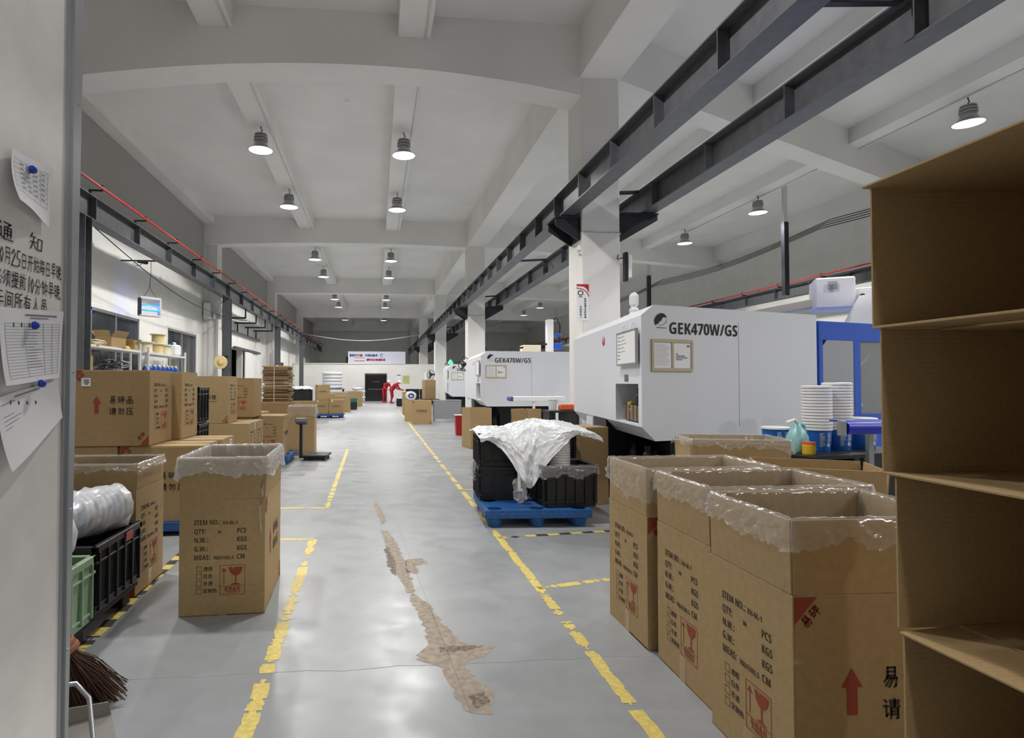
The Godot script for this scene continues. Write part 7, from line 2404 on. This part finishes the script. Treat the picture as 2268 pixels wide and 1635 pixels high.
	closed_carton("narrow carton behind the one on the aisle tape", V(1.22, 0, 20.4), 0, {"L": 0.45, "W": 0.5, "H": 0.7, "mat": "kraft"})
	closed_carton("carton leaning beyond the white bundle", V(1.3, 0, 24.5), 0, {"L": 0.4, "W": 0.9, "H": 0.95, "mat": "kraft"})
	closed_carton("tall brown carton on the dark stand beside the column", V(2.35, 0.6, 26.2), 10, {"L": 0.5, "W": 0.5, "H": 0.85, "mat": "kraft_dark"})
	t = thing("dark_stand", "dark stand below the tall brown carton", "stand", V(2.35, 0, 26.2))
	m = MB.new()
	m.box(Vector3(0, 0.57, 0), Vector3(0.9, 0.05, 0.7), 0.004)
	part(t, "top", m, mats.steel_dark)
	for sx in [-1, 1]:
		m = MB.new()
		m.box(Vector3(sx * 0.4, 0.27, 0), Vector3(0.06, 0.54, 0.6), 0.004)
		part(t, "side", m, mats.steel_dark)
	t = thing("white_bundle", "round white bundle with a blue ring lying on the cartons", "bundle", V(1.2, 0.706, 20.35), 10)
	m = MB.new()
	var tor := []
	for i in 25:
		tor.append(Vector3(0.14 * cos(TAU * i / 24.0), 0.16 + 0.14 * sin(TAU * i / 24.0) * 0.75, 0))
	m.tube(tor, 0.06, 10)
	part(t, "ring", m, mats.white_sheet)
	m = MB.new()
	tor = []
	for i in 25:
		tor.append(Vector3(0.09 * cos(TAU * i / 24.0), 0.16 + 0.09 * sin(TAU * i / 24.0) * 0.75, 0.05))
	m.tube(tor, 0.022, 8)
	part(t, "blue_ring", m, mats.print_blue)
	m = MB.new()
	m.lathe([Vector2(0, 0.05), Vector2(0.06, 0.04), Vector2(0.085, 0.0)], 18, Transform3D(Basis(Vector3(1, 0, 0), PI / 2), Vector3(0, 0.16, 0)), true)
	part(t, "core", m, mats.white_sheet)
	# steel table
	t = thing("steel_table", "stainless steel table with a sheet metal apron before the third machine", "table", V(2.4, 0, 19.9))
	m = MB.new()
	m.box(Vector3(0, 0.72, 0), Vector3(0.95, 0.03, 0.6), 0.004)
	part(t, "top", m, mats.aluminium)
	m = MB.new()
	m.box(Vector3(0, 0.4, 0.28), Vector3(0.9, 0.6, 0.01), 0.002)
	part(t, "apron", m, mats.aluminium)
	for sx in [-1, 1]:
		m = MB.new()
		m.box(Vector3(sx * 0.44, 0.35, -0.2), Vector3(0.04, 0.7, 0.04), 0.003)
		part(t, "leg", m, mats.aluminium)
		m = MB.new()
		m.box(Vector3(sx * 0.44, 0.35, 0.25), Vector3(0.04, 0.7, 0.04), 0.003)
		part(t, "leg", m, mats.aluminium)
	# red bin
	t = thing("red_bin", "tall dark red bin at the end of the floor stripe", "bin", V(2.1, 0, 14.7))
	m = MB.new()
	m.hexa([Vector3(-0.1, 0, -0.12), Vector3(0.1, 0, -0.12), Vector3(0.1, 0, 0.12), Vector3(-0.1, 0, 0.12), Vector3(-0.12, 0.5, -0.14), Vector3(0.12, 0.5, -0.14), Vector3(0.12, 0.5, 0.14), Vector3(-0.12, 0.5, 0.14)])
	part(t, "body", m, mats.bin_red)
	m = MB.new()
	m.box(Vector3(0, 0.505, 0), Vector3(0.26, 0.02, 0.3), 0.006)
	part(t, "lid", m, M("bin_lid", C(214, 200, 196), 0.5))
	open_carton("open carton between the red bin and the covered pallet", V(2.05, 0, 11.9), 14, {"L": 0.46, "W": 0.47, "H": 0.6, "F": 0.21, "liner": false, "item": [], "arrow": [], "lean": 2.0})
	open_carton("open carton under the belt conveyor behind the sheet", V(2.85, 0, 11.0), 35, {"L": 0.4, "W": 0.4, "H": 0.62, "F": 0.2, "liner": false, "item": [], "arrow": [], "lean": 4.0, "mat": "kraft_dark"})
	m = MB.new()
	m.lathe([Vector2(0, 0), Vector2(0.06, 0), Vector2(0.075, 0.16), Vector2(0.085, 0.165), Vector2(0.085, 0.18), Vector2(0, 0.18)], 18)
	solo("white_tub", m, mats.plastic_white, "white tub standing behind the sheet covered pallet", "tub", V(2.88, 0.872, 9.4))
	t = thing("tub_stand", "dark stand behind the covered pallet holding the white tub", "stand", V(3.0, 0, 9.35))
	m = MB.new()
	m.box(Vector3(0, 0.855, 0), Vector3(0.5, 0.03, 0.4), 0.003)
	part(t, "top", m, mats.steel_dark)
	for sx in [-1, 1]:
		m = MB.new()
		m.box(Vector3(sx * 0.22, 0.42, 0), Vector3(0.04, 0.84, 0.36), 0.003)
		part(t, "side", m, mats.steel_dark)
	m = MB.new()
	m.box(V(3.12, 0.92, 9.4), Vector3(0.22, 0.09, 0.16), 0.01)
	solo("orange_box", m, mats.orange_plastic, "small orange box beside the white tub", "box")
	# green signal lamp on the third machine
	t = thing("signal_lamp", "small green signal lamp lit on the third machine", "signal lamp", V(3.0, 2.03, 23.6))
	m = MB.new()
	m.lathe([Vector2(0.12, 0.05), Vector2(0.1, 0.12), Vector2(0.05, 0.2), Vector2(0, 0.24)], 14)
	part(t, "lens", m, mats.green_lamp)
	m = MB.new()
	m.lathe([Vector2(0.05, 0), Vector2(0.05, 0.05), Vector2(0.13, 0.05)], 14)
	part(t, "base", m, mats.plastic_white)
	var gl := OmniLight3D.new()
	gl.name = "signal_lamp_light"
	gl.position = Vector3(0, 0.13, 0)
	gl.light_color = Color(0.4, 1.0, 0.65)
	gl.light_energy = 0.05
	gl.light_size = 0.05
	gl.omni_range = 70.0
	gl.omni_attenuation = 2.0
	gl.shadow_enabled = true
	t.add_child(gl)
	# pedestal fans near the columns
	for e in [[2.85, 1.75, 30.5, "black wall fan on an arm before the third column"], [2.95, 1.95, 19.6, "black wall fan on an arm before the second column"]]:
		t = thing("wall_fan", e[3], "fan", V(e[0], e[1], e[2]), 30)
		m = MB.new()
		var ring := []
		for i in 21:
			ring.append(Vector3(0.24 * cos(TAU * i / 20), 0.24 * sin(TAU * i / 20), 0))
		m.tube(ring, 0.012, 6)
		part(t, "guard", m, mats.cable_black)
		m = MB.new()
		m.lathe([Vector2(0, -0.1), Vector2(0.06, -0.09), Vector2(0.07, 0.05), Vector2(0, 0.08)], 12, Transform3D(Basis(Vector3(1, 0, 0), PI / 2), Vector3.ZERO))
		part(t, "motor", m, mats.machine_black)
		for b in 3:
			m = MB.new()
			m.box(Basis(Vector3(0, 0, 1), TAU * b / 3) * Vector3(0.12, 0, 0.02), Vector3(0.2, 0.09, 0.006), 0.002, Basis(Vector3(0, 0, 1), TAU * b / 3) * Basis(Vector3(1, 0, 0), 0.4))
			part(t, "blade", m, mats.machine_dark)
		m = MB.new()
		m.tube([Vector3(0, 0, -0.05), Vector3(0.15, -0.05, -0.3), Vector3(0.5, 0.0, -0.75)], 0.022, 6)
		part(t, "arm", m, mats.machine_black)

# ---- broom and dustpan by the entrance panel
func build_small_things() -> void:
	var m: MB
	for e in [[-0.6, 11.9], [-0.4, 22.6], [3.2, 33.0]]:
		m = MB.new()
		m.lathe([Vector2(0.0, -0.05), Vector2(0.035, -0.05), Vector2(0.05, -0.02), Vector2(0.06, 0.0)], 14)
		solo("smoke_detector", m, mats.plastic_white, "small round smoke detector on the ceiling", "smoke detector", V(e[0], 7.05, e[1]), 0, "ceiling smoke detectors")
	var t := thing("dustpan", "grey metal dustpan with a bent wire handle beside the entrance panel", "dustpan", V(-1.12, 0, 2.28), 28)
	m = MB.new()
	m.hexa([Vector3(-0.2, 0.0, -0.14), Vector3(0.16, 0.0, -0.14), Vector3(0.16, 0.0, 0.14), Vector3(-0.2, 0.0, 0.14), Vector3(-0.2, 0.01, -0.14), Vector3(0.16, 0.004, -0.14), Vector3(0.16, 0.004, 0.14), Vector3(-0.2, 0.01, 0.14)])
	for s in [-1, 1]:
		m.hexa([Vector3(-0.2, 0.0, s * 0.14), Vector3(0.16, 0.0, s * 0.14), Vector3(0.16, 0.0, s * 0.147), Vector3(-0.2, 0.0, s * 0.147), Vector3(-0.2, 0.09, s * 0.145), Vector3(0.15, 0.05, s * 0.145), Vector3(0.15, 0.05, s * 0.152), Vector3(-0.2, 0.09, s * 0.152)])
	m.box(Vector3(-0.2, 0.045, 0), Vector3(0.008, 0.09, 0.29), 0.002)
	part(t, "pan", m, mats.dust_pan)
	m = MB.new()
	m.tube([Vector3(-0.2, 0.08, 0.0), Vector3(-0.32, 0.16, 0.0), Vector3(-0.3, 0.26, 0.01), Vector3(-0.1, 0.245, 0.02), Vector3(0.03, 0.23, 0.03), Vector3(0.07, 0.18, 0.06), Vector3(0.08, 0.06, 0.14)], 0.009, 8)
	part(t, "handle", m, mats.aluminium)
	t = thing("straw_broom", "dark brown bristle broom leaning behind the dustpan", "broom", V(-1.27, 0, 2.56), 20)
	var r2 := RandomNumberGenerator.new()
	r2.seed = 5
	m = MB.new()
	for k in 900:
		var a := r2.randf_range(-0.6, 0.75)
		var z := r2.randf_range(-0.06, 0.06)
		var l := r2.randf_range(0.1, 0.26)
		var p0 := Vector3(0.0, 0.24, 0) + Vector3(sin(a) * 0.04, -0.02, z * 0.5)
		var p1 := p0 + Vector3(sin(a + 0.25) * l, -cos(a * 0.6) * 0.215, z * 1.3)
		p1.y = maxf(p1.y, 0.003)
		var pm := (p0 + p1) * 0.5 + Vector3(r2.randf_range(-0.012, 0.012), r2.randf_range(0.0, 0.03), r2.randf_range(-0.012, 0.012))
		m.bar(p0, pm, 0.0028, 0.0028)
		m.bar(pm, p1, 0.0028, 0.0028)
	part(t, "bristles", m, mats.bristle).set_meta("kind", "stuff")
	for k in 7:
		m = MB.new()
		m.lathe([Vector2(0.03 + 0.004 * k, 0), Vector2(0.034 + 0.004 * k, -0.01), Vector2(0.032 + 0.004 * k, -0.024)], 12, Transform3D(Basis(Vector3(0, 0, 1), 0.55), Vector3(-0.075 + 0.0125 * k, 0.36 - 0.021 * k, 0)))
		part(t, "binding", m, mats.bristle_wrap)
	m = MB.new()
	m.tube([Vector3(0.0, 0.3, 0), Vector3(-0.22, 0.68, 0), Vector3(-0.5, 1.15, 0)], 0.014, 8)
	part(t, "handle", m, mats.bristle_wrap)
